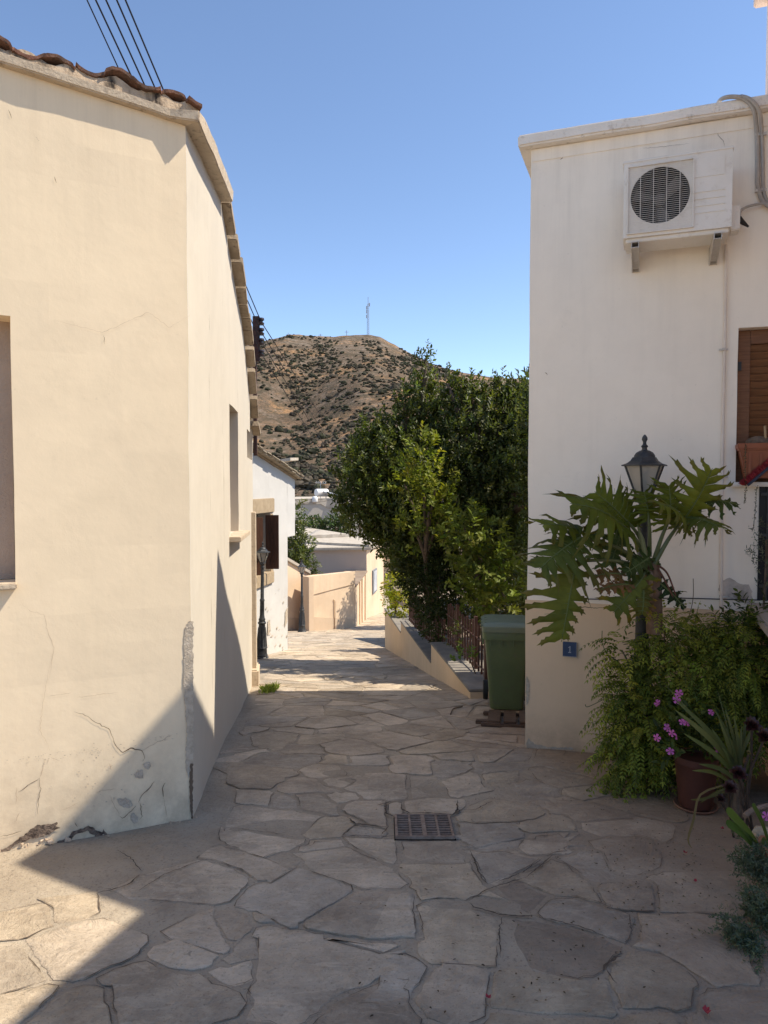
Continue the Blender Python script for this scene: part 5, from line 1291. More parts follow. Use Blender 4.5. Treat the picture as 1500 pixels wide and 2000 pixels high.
# ================================================================ wires, insulator rack, masts, solar heater
rp_ = at(499, 660, sp[-1].y + .45); rk = thing('insulator_rack', (rp_.x, rp_.y, at(499, 880, rp_.y).z), 'dark rusty post with stacked insulators at the end of the cream house', 'insulator rack')
M['rust'] = rough_mat('rusty_steel', (.06, .035, .028), (.11, .06, .045), 20, .003, 60, .8)
ty, by = at(497, 618, rp_.y).z, at(497, 890, rp_.y).z
MB().box(V(rp_.x - .01, rp_.y, (ty + by) / 2), (.045, .045, ty - by)).build('post', 'rust', rk)
MB().box(V(rp_.x + .03, rp_.y, (ty + at(0, 706, rp_.y).z) / 2), (.05, .05, ty - at(0, 706, rp_.y).z)).build('channel', 'rust', rk)
ins_pts = []
for py in (628, 648, 668, 690):
    z = at(500, py, rp_.y).z; c = V(rp_.x + .075, rp_.y, z); ins_pts.append(c)
    MB().lathe([(.012, -.05), (.04, -.045), (.045, -.02), (.025, -.008), (.025, .008), (.045, .02), (.04, .045), (.012, .05)], c, 10).build('insulator', NT('brown_glaze').set((.035, .022, .02), .3, .5), rk, smooth=True)
tops = [(185, 0), (206, 0), (226, 0), (245, 0)]
for i, ((tx, ty_), c) in enumerate(zip([(245, 0), (228, 0), (207, 0), (187, 0)], ins_pts)):
    e = at(tx, ty_, 4.9); far = e + (e - c) * 1.3
    cb = MB().tube([c, e, far], .0065, 6).build('power_line', 'wire'); tag(cb, ['power line farthest right of the five overhead above the tile roof', 'second power line from the right above the tile roof', 'middle power line of the five above the tile roof', 'fourth power line from the right above the tile roof'][i], 'cable', 'overhead power lines')
c = ins_pts[-1] - UPV * .12 - V(.1, 0, 0); e = at(170, 0, 4.9); cb = MB().tube([c, e, e + (e - c) * 1.3], .005, 6).build('power_line', 'wire'); tag(cb, 'thinnest power line, leftmost of the five above the tile roof', 'cable', 'overhead power lines')
lab = ['topmost of the thin lines running from the insulators toward the hill', 'second thin line running from the insulators toward the hill', 'third thin line running from the insulators toward the hill', 'lowest of the thin lines running from the insulators toward the hill']
for i, c in enumerate(ins_pts):
    e = at((712, 704, 698, 692)[i], (925, 930, 934, 938)[i], 40); m = (c + e) / 2 - UPV * (.25 + .1 * i)
    cb = MB().tube(smooth_path([c, m, e], 8), .007, 5).build('service_line', 'wire'); tag(cb, lab[i], 'cable', 'lines running down toward the hill')
# service line end pole hidden in the trees
q = at(703, 930, 40.3); pol = MB().lathe([(.10, gz(40) - .5 - q.z), (.07, .3)], q, 10).build('utility_pole', 'old_wood'); tag(pol, 'wooden pole carrying the thin lines, mostly hidden behind the big tree', 'pole')
# mast on the hill
M['mast'] = NT('mast_steel').set((.30, .31, .33), .6, .4)
yb = 356; b0 = at(719, 657, yb); t0 = at(719, 580, yb); ms = thing('antenna_mast', tuple(b0), 'tall thin lattice mast on the hill summit', 'mast')
mb = MB(); Hm = t0.z - b0.z; wd0 = .55
def mp(k, f): s = wd0 * (1 - .35 * f); return b0 + V((-1, 1, 0)[k] * s, (-.6, -.6, 1)[k] * s, Hm * f - 1)
for k in range(3): mb.tube([mp(k, 0), mp(k, .88)], .065, 4)
for i in range(18):
    f0_, f1_ = i * .88 / 18, (i + 1) * .88 / 18
    for k in range(3): mb.tube([mp(k, f0_), mp((k + 1) % 3, f1_)], .04, 4)
mb.build('lattice', 'mast', ms)
MB().tube([b0 + UPV * (Hm * .86 - 1), b0 + UPV * Hm], .12, 5).build('spire', 'mast', ms)
for f in (.62, .72, .80, .5): MB().box(b0 + V(random.choice((-.7, .7)), -.5, Hm * f), (.5, .4, 1.6)).build('antenna', NT('antenna_white').set((.5, .5, .52), .5), ms)
for (px, py0, py1, lb) in ((563, 663, 650, 'short pole at the left end of the hill top'), (626, 659, 652, 'tiny pole left of centre on the hill top'), (677, 657, 645, 'short pole just left of the tall mast')):
    a = at(px, py0 + 2, 358); b = at(px, py1, 358); mb = MB().tube([a, b], .13, 5); mb.tube([lerp(a, b, .75) - V(1, 0, 0), lerp(a, b, .75) + V(1, 0, 0)], .1, 4); tag(mb.build('hill_pole', 'mast'), lb, 'pole', 'small poles on the hill top')
# solar heater
ty0 = 48.5; tl_ = at(628, 963, ty0); rt = (at(641, 960, ty0) - at(616, 960, ty0)).length / 2
sh_ = thing('solar_water_heater', (tl_.x, tl_.y, zg + .2), 'white cylindrical water tank with sloping panels on the grey roof', 'water heater')
tr0 = rt * .58; axd = V(.75, .55, 0).normalized(); fr_t = (V(-axd.y, axd.x, 0), UPV, axd); tz = zg + .62 + tr0 * .4
tc_ = V(tl_.x, tl_.y, at(628, 962, ty0).z)
MB().lathe([(tr0 * .5, -rt - .02), (tr0 * .97, -rt), (tr0, -rt + .06), (tr0, rt - .06), (tr0 * .97, rt)], tc_, 24, fr_t).build('tank', NT('tank_white').set((.72, .70, .68), .4), sh_, smooth=True, ang=40)
MB().box(V(tc_.x + .95, tc_.y - .1, zg + .48), (1.6, 1.0, .07), (V(.93, -.1, -.25).normalized(), V(.1, 1, 0).normalized(), V(.25, 0, .97))).build('panel', NT('panel_grey').set((.42, .42, .43), .25, .5), sh_)
mb = MB()
for dx in (-.3, .3): mb.tube([tc_ + V(dx, 0, -tr0), V(tc_.x + dx, tc_.y, zg + .15)], .03, 5)
mb.build('stand', 'galv', sh_)
an = at(626, 962, ty0 + .8); a = thing('roof_aerial', tuple(an), 'thin television aerial standing behind the white water tank', 'aerial'); mb = MB().tube([V(an.x, an.y, zg + .2), V(an.x, an.y, at(0, 941, an.y).z)], .025, 5); mb.build('pole', 'mast', a)
mb = MB(); zt_n = at(0, 943, an.y).z; mb.tube([V(an.x - .35, an.y, zt_n), V(an.x + .4, an.y, zt_n - .05)], .015, 4)
for k in range(6): mb.tube([V(an.x - .3 + k * .13, an.y - .25, zt_n - k * .007), V(an.x - .3 + k * .13, an.y + .25, zt_n + .1)], .012, 4)
mb.build('element', 'mast', a)
q = at(615, 975, 47.6); tag(MB().lathe([(.16, -.2), (.19, -.16), (.19, .1), (.13, .18), (.05, .2)], q, 14).build('expansion_tank', NT('small_tank').set((.7, .69, .67), .4), smooth=True), 'small white drum on the grey roof left of the water tank', 'drum')
q0, q1 = at(540, 898, 30), at(567, 894, 30); tag(MB().extrude([q0, q1, q1 + V(.2, 1.2, .05), q0 + V(-.1, 1.2, 0)], (0, 0, -.12)).build('canopy_roof', 'slab'), 'pale sliver of flat roof showing above the white house tiles', 'roof')
# ================================================================ VEGETATION
def vn(a): return a / np.maximum(1e-9, np.linalg.norm(a, axis=-1, keepdims=True))
def leaves(name, P, D, Nn, L, W, C, mat, parent=None, fold=0.18, droop=0.12):
    """many small folded leaves in one mesh: base P, axis D, face normal Nn"""
    P, D, Nn = np.asarray(P, float), vn(np.asarray(D, float)), np.asarray(Nn, float); n = len(P)
    L = np.broadcast_to(L, (n,)).reshape(-1, 1); W = np.broadcast_to(W, (n,)).reshape(-1, 1)
    S = vn(np.cross(D, Nn)); U = np.cross(S, D)
    f = lambda t, s, u: P + D * (L * t) + S * (W * s) + U * (W * u) - U * (L * droop * t * t)
    vs = np.stack([f(0, 0, 0), f(.33, .5, fold), f(.68, .40, fold), f(1, 0, 0), f(.68, -.40, fold), f(.33, -.5, fold)], 1).reshape(-1, 3)
    me = bpy.data.meshes.new(name); me.vertices.add(6 * n); me.vertices.foreach_set('co', vs.astype(np.float32).ravel())
    idx = (np.arange(n) * 6)[:, None] + np.array([0, 1, 2, 3, 0, 3, 4, 5])[None]; me.loops.add(8 * n); me.loops.foreach_set('vertex_index', idx.ravel().astype(np.int32))
    me.polygons.add(2 * n); me.polygons.foreach_set('loop_start', (np.arange(2 * n) * 4).astype(np.int32)); me.polygons.foreach_set('loop_total', np.full(2 * n, 4, np.int32))
    me.update(calc_edges=True); me.validate()
    a = me.attributes.new('Col', 'FLOAT_COLOR', 'POINT'); cc = np.ones((n, 6, 4), np.float32); cc[:, :, :3] = np.asarray(C)[:, None, :]; a.data.foreach_set('color', cc.ravel())
    me.materials.append(M[mat] if isinstance(mat, str) else mat); o = bpy.data.objects.new(name, me); col.objects.link(o)
    if parent is not None:
        o.parent = parent
        if parent.type == 'EMPTY': o.matrix_parent_inverse = Matrix.Translation(parent.location).inverted()
    return o
def pick(cols, n, var=0.25):
    cols = np.array(cols); c = cols[rng.integers(0, len(cols), n)]
    return np.clip(c * rng.uniform(1 - var, 1 + var, (n, 1)) * rng.uniform(1 - var * .3, 1 + var * .3, (n, 3)), 0, 1)
M['leaf'] = attr_leaf('tree_leaf', 0.42, 0.36, 0.3); M['leaf_soft'] = attr_leaf('soft_leaf', 0.55, 0.38, 0.22); M['leaf_gloss'] = attr_leaf('glossy_leaf', 0.35, 0.25, 0.5)
M['dark_bark'] = rough_mat('dark_bark', (.05, .035, .026), (.08, .055, .04), 20, .01, 60)
M['bark'] = rough_mat('bark', (.10, .07, .05), (.17, .125, .09), 12, .02, 40)
def twig_cloud(blobs, per_m2, k, tl, L, W, cols, shell=(.78, 1.06), inner=.25, up=.45, var=.28):
    """blobs: (centre, radii). Returns arrays of leaves grouped on short twigs spread through the blobs' outer volume"""
    PP, DD, NN, LL, WW, CC = [], [], [], [], [], []
    for c, r in blobs:
        c = np.array(c); r = np.array(r); areaq = 4 * math.pi * ((r[0] * r[1]) ** 1.6 / 3 + (r[0] * r[2]) ** 1.6 / 3 + (r[1] * r[2]) ** 1.6 / 3) ** (1 / 1.6)
        n = max(3, int(areaq * per_m2)); o = vn(rng.normal(size=(n, 3)))
        lump = np.array([noise.noise(Vector(tuple((c + o[i] * r) * 2.2))) for i in range(n)]) * .22
        rad = np.where(rng.random(n) < inner, rng.uniform(.25, shell[0], n), rng.uniform(shell[0], shell[1], n)) + lump
        p0 = c + o * r * rad[:, None]; out = vn(o / r)
        td = vn(out * .7 + np.array([0, 0, up]) + rng.normal(size=(n, 3)) * .38)
        ccol = pick(cols, n, var)
        for j in range(k):
            t = (j + rng.random(n) * .6) / k; ang = j * 2.4 + rng.random(n) * .8
            a = vn(np.cross(td, rng.normal(size=(n, 3)) * .2 + np.array([.3, .2, 1]))); b = np.cross(td, a)
            radd = a * np.cos(ang)[:, None] + b * np.sin(ang)[:, None]
            PP.append(p0 + td * (tl * t)[:, None]); d = vn(td * .75 + radd * .8 + rng.normal(size=(n, 3)) * .15); DD.append(d)
            NN.append(vn(td * .7 - radd * .35 + np.array([0, 0, .35]) + rng.normal(size=(n, 3)) * .3)); LL.append(L * rng.uniform(.5, 1.3, n)); WW.append(W * rng.uniform(.8, 1.2, n))
            CC.append(np.clip(ccol * rng.uniform(.85, 1.15, (n, 1)), 0, 1))
    return [np.concatenate(x) for x in (PP, DD, NN, LL, WW, CC)]
def blob(px, py, Y, rx, ry, rd=None):
    c = at(px, py, Y); k = Y / F; return (tuple(c), (rx * k, (rd if rd else rx * k), ry * k))
def limb(path, r0, r1, n=7): 
    p = smooth_path([Vector(q) for q in path], 5); m = len(p)
    return MB().tube(p, [lerp(r0, r1, i / (m - 1)) for i in range(m)], n)
def plant(name, label, cat, base, blobs, cols, per, k, tl, L, W, mat='leaf', trunk=None, group=None, **kw):
    t = thing(name, tuple(base), label, cat, group)
    a = twig_cloud(blobs, per, k, tl, L, W, cols, **kw); leaves('crown', *a, mat, t)
    b = V(*base); mb = MB(); n0 = trunk or .05
    top = V(*blobs[0][0]); 
    mid = b.lerp(top, .45) + V(random.uniform(-.08, .08), random.uniform(-.08, .08), .1)
    for path, ra, rb in [([b - V(0, 0, .1), mid, top], n0, n0 * .4)] + [([mid, mid.lerp(V(*c), .5) + V(0, 0, .12), V(*c)], n0 * .6, n0 * .2) for c, r in blobs[1:]]:
        l_ = limb(path, ra, rb); mb.add(l_.v, l_.f)
    mb.build('trunk', 'bark', t, smooth=True, ang=60); return t
DK = [(.074, .088, .023), (.090, .104, .027), (.058, .072, .019), (.118, .130, .036)]
MDG = [(.090, .108, .028), (.072, .088, .024), (.118, .132, .038), (.060, .074, .021)]
YG = [(.19, .205, .028), (.15, .175, .026), (.24, .24, .032), (.11, .135, .024)]
def gpos(px, Y, dz=0.0): q = at(px, 1200, Y); return V(q.x, Y, gz(Y) + dz)
# big dark tree leaning over the lane
plant('evergreen_tree', 'large dark evergreen tree leaning over the lane from the garden wall', 'tree', at(850, 1180, 12.4), [
    blob(776, 930, 12.2, 78, 105), blob(718, 950, 12.0, 58, 76), blob(704, 992, 11.9, 42, 48), blob(778, 1030, 11.8, 58, 58), blob(815, 860, 12.4, 40, 95), blob(730, 885, 12.3, 40, 50), blob(830, 1000, 11.6, 70, 120), blob(822, 790, 12.4, 24, 50), blob(830, 728, 12.4, 10, 34, .12), blob(832, 700, 12.4, 4, 14, .05), blob(812, 1085, 11.4, 42, 60), blob(722, 858, 12.2, 12, 34, .12), blob(790, 790, 12.3, 10, 34, .1), blob(756, 830, 12.3, 10, 26, .1), blob(745, 1050, 11.8, 32, 24)],
    DK + [(.11, .132, .026)], 100, 8, .19, .082, .036, trunk=.14, inner=.3)
plant('evergreen_tree', 'broad dark evergreen tree rising against the white corner house', 'tree', at(960, 1180, 11.8), [
    blob(940, 875, 11.9, 78, 100), blob(895, 850, 12.2, 45, 85), blob(1000, 870, 11.9, 48, 95), blob(935, 980, 11.6, 90, 110), blob(1010, 1000, 11.2, 60, 120), blob(985, 1100, 10.8, 70, 90), blob(905, 1080, 11.2, 70, 90), blob(982, 758, 12, 8, 30, .1), blob(1003, 775, 12, 7, 26, .1), blob(975, 795, 12, 26, 30), blob(885, 775, 12.2, 20, 26), blob(1026, 765, 11.8, 7, 24, .1), blob(945, 775, 12, 7, 16, .1), blob(1085, 890, 10.0, 85, 120), blob(1100, 800, 10.8, 80, 90), blob(1105, 960, 9.7, 70, 110), blob(1070, 850, 11.6, 70, 100), blob(920, 765, 12, 12, 24, .12), blob(875, 750, 12.1, 7, 22, .1), blob(900, 765, 12.1, 6, 20, .1), blob(1015, 762, 11.9, 5, 22, .08), blob(960, 765, 12, 5, 20, .08)],
    MDG + DK, 100, 8, .19, .082, .036, trunk=.14, inner=.3)
plant('laurel_shrub', 'yellow green shrub climbing up the face of the big dark tree', 'shrub', at(845, 1190, 11.0), [
    blob(838, 1000, 10.6, 28, 60), blob(826, 900, 10.7, 26, 52), blob(850, 955, 10.6, 30, 45), blob(800, 1035, 10.7, 20, 32), blob(790, 945, 11.1, 14, 30), blob(872, 995, 10.7, 16, 24)], YG, 48, 8, .20, .095, .042, 'leaf_soft', .05, inner=.2)
plant('laurel_shrub', 'light green shrub hanging over the picket fence beside the bin', 'shrub', at(955, 1230, 9.6), [
    blob(935, 1070, 9.6, 48, 62), blob(905, 1030, 9.8, 40, 40), blob(960, 1125, 9.4, 46, 50), blob(985, 1165, 9.2, 26, 28), blob(925, 1135, 9.5, 40, 40), blob(945, 1180, 9.3, 30, 22)], [(.12, .145, .026), (.09, .115, .022), (.155, .175, .03)], 42, 7, .18, .105, .048, 'leaf_soft', .05, inner=.25)
plant('clipped_shrub', 'dense small leaved dark shrub spilling over the middle step of the garden wall', 'shrub', at(850, 1255, 10.5), [
    blob(840, 1160, 10.8, 40, 60), blob(852, 1215, 10.4, 30, 40), blob(862, 1110, 10.9, 34, 40), blob(812, 1130, 11.2, 26, 50)], [(.034, .048, .013), (.044, .058, .015)], 300, 7, .1, .04, .022, 'leaf', .04, inner=.25)
plant('low_hedge', 'low dark hedge filling the space behind the picket fence', 'hedge', gpos(960, 10.4), [blob(905, 1195, 11, 40, 40, .3), blob(950, 1205, 10.4, 42, 45, .3), blob(1000, 1215, 10.0, 42, 55, .3), blob(1040, 1180, 9.8, 40, 60, .3), blob(870, 1185, 11.6, 30, 40, .3)], DK, 110, 7, .14, .06, .028, 'leaf', .04, inner=.3)
plant('yellow_shrub', 'small bright yellow green shrub at the far end of the garden wall', 'shrub', at(774, 1205, 14.8), [
    blob(770, 1150, 14.8, 20, 24), blob(778, 1180, 14.6, 14, 24), blob(762, 1172, 14.9, 9, 22)], [(.46, .42, .04), (.36, .36, .04), (.24, .27, .035)], 130, 7, .14, .075, .03, 'leaf_soft', .03, up=.2)
plant('wall_weed', 'fresh green weed sprouting on the wall cap at the foot of the fence', 'weed', tuple(FP(fs0 + .35, z_a)), [
    blob(907, 1280, 8.35, 13, 12), blob(915, 1268, 8.4, 10, 12), blob(898, 1290, 8.4, 8, 5)], [(.11, .16, .03), (.08, .13, .025)], 60, 6, .09, .055, .028, 'leaf_soft', .01, inner=.1)
plant('wall_weed', 'dark bushy weed on the wall cap behind the fresh green one', 'weed', tuple(FP(fs0 + 1.0, z_a)), [
    blob(888, 1245, 9.0, 13, 20), blob(898, 1225, 9.1, 10, 16)], DK, 80, 6, .1, .05, .024, 'leaf', .01, inner=.1)
# trees between the far houses
plant('citrus_tree', 'dark round citrus tree behind the short ochre courtyard wall', 'tree', at(578, 1150, 27), [
    blob(583, 1075, 27, 20, 36), blob(568, 1050, 27.4, 16, 34), blob(575, 1010, 27.6, 12, 26), blob(590, 1095, 26.6, 16, 24)], DK, 26, 7, .35, .17, .08, 'leaf', .09)
plant('courtyard_bush', 'small dark bush showing above the ochre wall beside the far lamp', 'shrub', at(610, 1140, 25.9), [blob(609, 1108, 25.9, 11, 14), blob(602, 1120, 25.8, 9, 9)], DK, 32, 7, .25, .13, .06, 'leaf', .05)
plant('citrus_tree', 'wide dark tree in front of the grey house with the water tank', 'tree', at(630, 1075, 40), [
    blob(640, 1032, 40, 24, 20), blob(618, 1036, 40.5, 16, 14), blob(664, 1030, 40, 22, 24), blob(600, 1034, 41, 14, 14), blob(590, 1020, 41, 9, 14)], [(.055, .08, .025), (.04, .062, .02), (.07, .09, .03)], 13, 7, .5, .24, .11, 'leaf', .12)
plant('lane_tree', 'leafy tree farther down the lane, mostly hidden behind the leaning evergreen', 'tree', gpos(800, 25.5), [blob(815, 1090, 25.5, 44, 50), blob(790, 1130, 25.2, 26, 34), blob(850, 1110, 25.5, 50, 60), blob(800, 1050, 25.8, 30, 30)], MDG, 26, 7, .3, .14, .06, 'leaf', .1)
# garden foliage that closes the view behind the trees
bl = []
for _ in range(16): bl.append(blob(random.uniform(985, 1220), random.uniform(1000, 1190), random.uniform(14, 19), random.uniform(60, 90), random.uniform(50, 80)))
plant('garden_thicket', 'dark mass of garden foliage seen through gaps behind the evergreen trees', 'shrub', gpos(1000, 16), bl, DK, 16, 7, .3, .15, .07, 'leaf', .08)

# ---------------------------------------------------------------- scrub on the hill: far too many to count
mb = MB(); cols = []
for _ in range(15000):
    y = 75 + 283 * random.random() ** 0.75; x = random.uniform(-.24, .30) * y + random.uniform(-4, 4)
    dens = noise.noise(Vector((x * .03, y * .012, 5))) + .8 * noise.noise(Vector((x * .09, y * .05, 2)))
    low = y < 190
    if random.random() > .5 + dens * 1.1 + (.2 if low else 0) - (.28 if y > 290 else 0): continue
    r = random.uniform(.22, .62) * (1.35 if random.random() < .12 else 1) * (1.0 if y > 200 else .95)
    if random.random() < .05: r *= 1.9
    n0 = len(mb.v); mb.ball((x, y, terrain_z(x, y) + r * .35), (r * random.uniform(.9, 1.5), r, r * random.uniform(.6, .9)), .30, 7, 5)
    c = random.choice([(.072, .064, .038), (.095, .077, .051), (.064, .061, .033), (.11, .086, .06), (.068, .07, .036)]); cols += [mul(c, random.uniform(.7, 1.2))] * (len(mb.v) - n0)
o = mb.build('hillside_scrub', 'leaf_soft'); setcol(o, cols); tag(o, 'scattered low scrub bushes covering the dry hillside', 'scrub', kind='stuff')

# ---------------------------------------------------------------- split-leaf philodendron
PT = thing('split_leaf_plant', tuple(at(1270, 1300, 4.5)), 'large split leaf plant with drooping lobed leaves in front of the lamp post', 'plant')
s = NT('split_leaf'); a_ = s.n('ShaderNodeAttribute', attribute_name='Col').outputs['Color']
c_ = s.mix(s.ramp(s.noise(6, 5, .6), .35, .65), s.mix(1.0, a_, (.75, .78, .7), 'MULTIPLY'), s.mix(1.0, a_, (1.2, 1.2, 1.1), 'MULTIPLY'))
s.bump(s.noise(16, 4, .5), .7, .02); s.set(c_, .45, .12)
tr = s.n('ShaderNodeBsdfTranslucent'); s.l(c_, tr.inputs[0]); mx = s.n('ShaderNodeMixShader'); mx.inputs[0].default_value = .24; s.l(s.b.outputs[0], mx.inputs[1]); s.l(tr.outputs[0], mx.inputs[2]); s.l(mx.outputs[0], s.out.inputs[0])
M['split'] = s.m
M['petiole'] = rough_mat('petiole', (.075, .085, .025), (.10, .11, .035), 8, .001, 50, .4, .4)
def split_leaf(B, T, nrm, width, color, sag=.10, sides=(1, 1), lobes=10, petiole_from=None, tipcol=None):
    lobes = max(6, int(round(lobes * 1.05)))
    B, T = Vector(B), Vector(T); ax = T - B; L = ax.length; ax /= L; nrm = (nrm - ax * nrm.dot(ax)).normalized(); lat = ax.cross(nrm).normalized()
    sd = random.uniform(0, 50)
    def rib(t): return B + ax * (L * t) + nrm * (sag * L * (math.sin(math.pi * min(1, max(t, 0)) * .9)) - .0)
    def pt(t, q, side):
        w_ = noise.noise(Vector((t * 9, q * 7 * side, sd))) * .05 * L
        return rib(t) + lat * (q * side * .97) + nrm * (-.9 * q * q / max(.1, width) * .55 + w_ * min(1, q * 9) + .015 * math.sin(t * 40) * (q / width))
    mb = MB(); cols_ = []
    for side, on in ((1, sides[0]), (-1, sides[1])):
        if not on: continue
        prevv = None
        for i in range(lobes):
            t0 = -.16 + 1.12 * i / lobes; t1 = -.16 + 1.12 * (i + 1) / lobes; tm = (t0 + t1) / 2
            env = math.sin(math.pi * min(1, max(.0, (tm + .30) / 1.32))) ** .65
            len_ = 1.12 * width * on * env * random.uniform(.78, 1.15); fwd = lerp(-.42, .66, i / (lobes - 1)) * len_ / L * 1.1 + random.uniform(-.03, .03)
            h = (t1 - t0) / 2; va = len_ * random.uniform(.20, .34); r0, r1 = max(0, min(1, t0)), max(0, min(1, t1))
            if i == 0: r0 = 0; r1 = max(.01, r1)
            vpa = prevv if prevv else (t0 + fwd * .35, va); vpb = (t1 + fwd * .35, len_ * random.uniform(.20, .34)); prevv = vpb
            g = random.uniform(.8, 1.0)
            J = lambda: random.uniform(.82, 1.15)
            P_ = [(r0, 0), vpa, (tm - h * .58 * J() + fwd * .58, len_ * .58), (tm - h * .86 * J() + fwd * .76, len_ * .75), (tm - h * .46 * J() + fwd * .78, len_ * .79), (tm - h * .62 * J() + fwd * .96, len_ * .93), (tm - h * .16 + fwd * .98, len_ * .95), (tm + h * .1 + fwd * 1.16, len_ * 1.10), (tm + h * .22 + fwd * .96, len_ * .9), (tm + h * .74 * J() + fwd * .94, len_ * .88), (tm + h * .42 * J() + fwd * .76, len_ * .73), (tm + h * .60 * J() + fwd * .56, len_ * .55), vpb, (r1, 0)]
            ruf = random.uniform(-.10, .10) * L
            # spine points down the lobe so it can curl
            mid = [(tm + fwd * f_, len_ * f_) for f_ in (.25, .55, .85)]
            base = len(mb.v); allp = P_ + mid
            mb.v += [tuple(pt(t, max(0, q), side) + nrm * ((.028 * L if n_i >= 14 else 0) + ruf * (max(0, q) / len_) ** 2)) for n_i, (t, q) in enumerate(allp)]
            m0, m1, m2 = base + 14, base + 15, base + 16; b_ = base
            f = [(b_, b_ + 1, m0), (b_ + 1, b_ + 2, m1, m0), (b_ + 2, b_ + 3, b_ + 4, m1), (b_ + 4, b_ + 5, m2, m1), (b_ + 5, b_ + 6, b_ + 7, m2), (b_ + 7, b_ + 8, m2), (b_ + 8, b_ + 9, b_ + 10, m2), (b_ + 10, m1, m2), (b_ + 10, b_ + 11, m1), (b_ + 11, b_ + 12, m0, m1), (b_ + 12, b_ + 13, m0), (b_ + 13, b_, m0)]
            mb.f += f
            k = random.uniform(.85, 1.15)
            for t, q in allp:
                cc = mul(color, k * (1.0))
                if tipcol and q > len_ * .7: cc = tuple(lerp(a, b, .6) for a, b in zip(cc, tipcol))
                cols_.append(cc)
        # terminal lobe
    lf = mb.build('leaf', 'split', PT, smooth=True, ang=180); setcol(lf, cols_)
    vm = MB().tube([rib(t / 8) + nrm * .002 for t in range(9)], [lerp(.0065, .002, t / 8) for t in range(9)], 5)
    for side, on in ((1, sides[0]), (-1, sides[1])):
        if not on: continue
        for i in range(1, lobes):
            t0 = -.10 + 1.12 * i / lobes; q = width * on * .6 * math.sin(math.pi * min(1, max(0, (t0 + .3) / 1.32))) ** .65
            vm.tube([rib(max(0, t0)) + nrm * .002, pt(t0 + .1 * q / L, q * .5, side) + nrm * .003, pt(t0 + .25 * q / L, q, side) + nrm * .003], [.0025, .0018, .0008], 4)
    vm.build('vein', rough_mat('leaf_vein', (.10, .125, .035), (.12, .14, .045), 10, rough=.45) if 'vein' not in M else M['vein'], lf, smooth=True)
    if petiole_from is not None:
        a = Vector(petiole_from); m = a.lerp(B, .5) + V(0, -.01, .03); MB().tube(smooth_path([a, m, B], 6), [lerp(.016, .008, i / 12) for i in range(13)], 7).build('petiole', 'petiole', PT, smooth=True)
M['vein'] = rough_mat('leaf_vein', (.10, .125, .035), (.12, .14, .045), 10, rough=.45)
zl = lambda x, y, Y: at(1000 + x / 3, 820 + y / 3, Y)
core = zl(820, 850, 4.5); CG = (.105, .122, .016); CG2 = (.14, .15, .02); TC = (.13, .10, .03)
toward = V(0, -1, .25)
split_leaf(zl(375, 830, 4.26), zl(290, 1300, 4.22), V(-.25, -1, .2), .255, (.115, .125, .02), .05, (1, .35), 9, zl(780, 870, 4.48), TC)
split_leaf(zl(400, 690, 4.34), zl(160, 880, 4.16), V(-.2, -.75, .75), .23, (.09, .106, .022), .06, (1, 1), 8, zl(790, 850, 4.48), TC)
split_leaf(zl(420, 660, 4.45), zl(170, 620, 4.30), V(-.1, -.6, .8), .17, CG2, .08, (1, 1), 7, None, TC)
split_leaf(zl(650, 620, 4.44), zl(330, 500, 4.26), V(-.1, -.7, .75), .24, CG, .10, (1, 1), 8, zl(790, 830, 4.5), TC)
split_leaf(zl(680, 600, 4.50), zl(480, 420, 4.44), V(-.2, -.9, .3), .20, CG, .08, (1, 1), 8, zl(800, 820, 4.5), TC)
split_leaf(zl(690, 600, 4.54), zl(630, 440, 4.58), V(.0, -1, .3), .13, CG, .05, (1, 1), 7, None)
split_leaf(zl(800, 560, 4.48), zl(770, 425, 4.50), V(.0, -1, .45), .13, CG, .08, (1, 1), 7, zl(805, 800, 4.5))
split_leaf(zl(920, 590, 4.46), zl(915, 380, 4.42), V(.1, -.9, .5), .16, CG, .08, (1, 1), 8, zl(830, 830, 4.47))
split_leaf(zl(1010, 580, 4.46), zl(1170, 280, 4.36), V(.2, -.9, .4), .19, CG2, .08, (1, 1), 8, zl(835, 845, 4.46), TC)
split_leaf(zl(1000, 570, 4.42), zl(850, 500, 4.22), V(.0, -.6, .8), .12, CG2, .08, (1, 1), 7, None, TC)
split_leaf(zl(1020, 575, 4.44), zl(1215, 640, 4.24), V(.0, -.5, .85), .15, (.11, .125, .024), .10, (1, 1), 7, None, TC)
split_leaf(zl(1100, 470, 4.52), zl(1320, 500, 4.46), V(.0, -.5, .8), .10, (.06, .078, .02), .06, (1, 1), 6, None)
split_leaf(zl(640, 640, 4.52), zl(570, 860, 4.48), V(.1, -1, .2), .15, (.07, .10, .032), .06, (1, 1), 6, None)
split_leaf(zl(800, 810, 4.44), zl(660, 900, 4.36), V(.1, -1, .4), .10, (.05, .068, .018), .1, (1, 1), 6, None)
split_leaf(zl(760, 930, 4.40), zl(590, 1130, 4.36), V(-.1, -1, .2), .13, (.11, .125, .024), .08, (1, 1), 6, zl(800, 900, 4.46), (.26, .17, .02))
split_leaf(zl(770, 1000, 4.38), zl(760, 1140, 4.36), V(.1, -1, .2), .11, (.11, .10, .02), .08, (1, 1), 5, None, (.34, .20, .02))
split_leaf(zl(640, 905, 4.40), zl(460, 930, 4.34), V(.0, -.7, .7), .06, (.17, .095, .04), .12, (1, 1), 6, zl(780, 900, 4.46), (.24, .10, .04))
split_leaf(zl(680, 965, 4.38), zl(500, 1010, 4.34), V(.0, -.6, .8), .06, (.19, .10, .045), .12, (1, 1), 6, None, (.26, .11, .04))
split_leaf(zl(870, 960, 4.46), zl(1010, 1110, 4.40), V(.1, -.9, .4), .06, (.025, .04, .014), .1, (1, 1), 6, None)
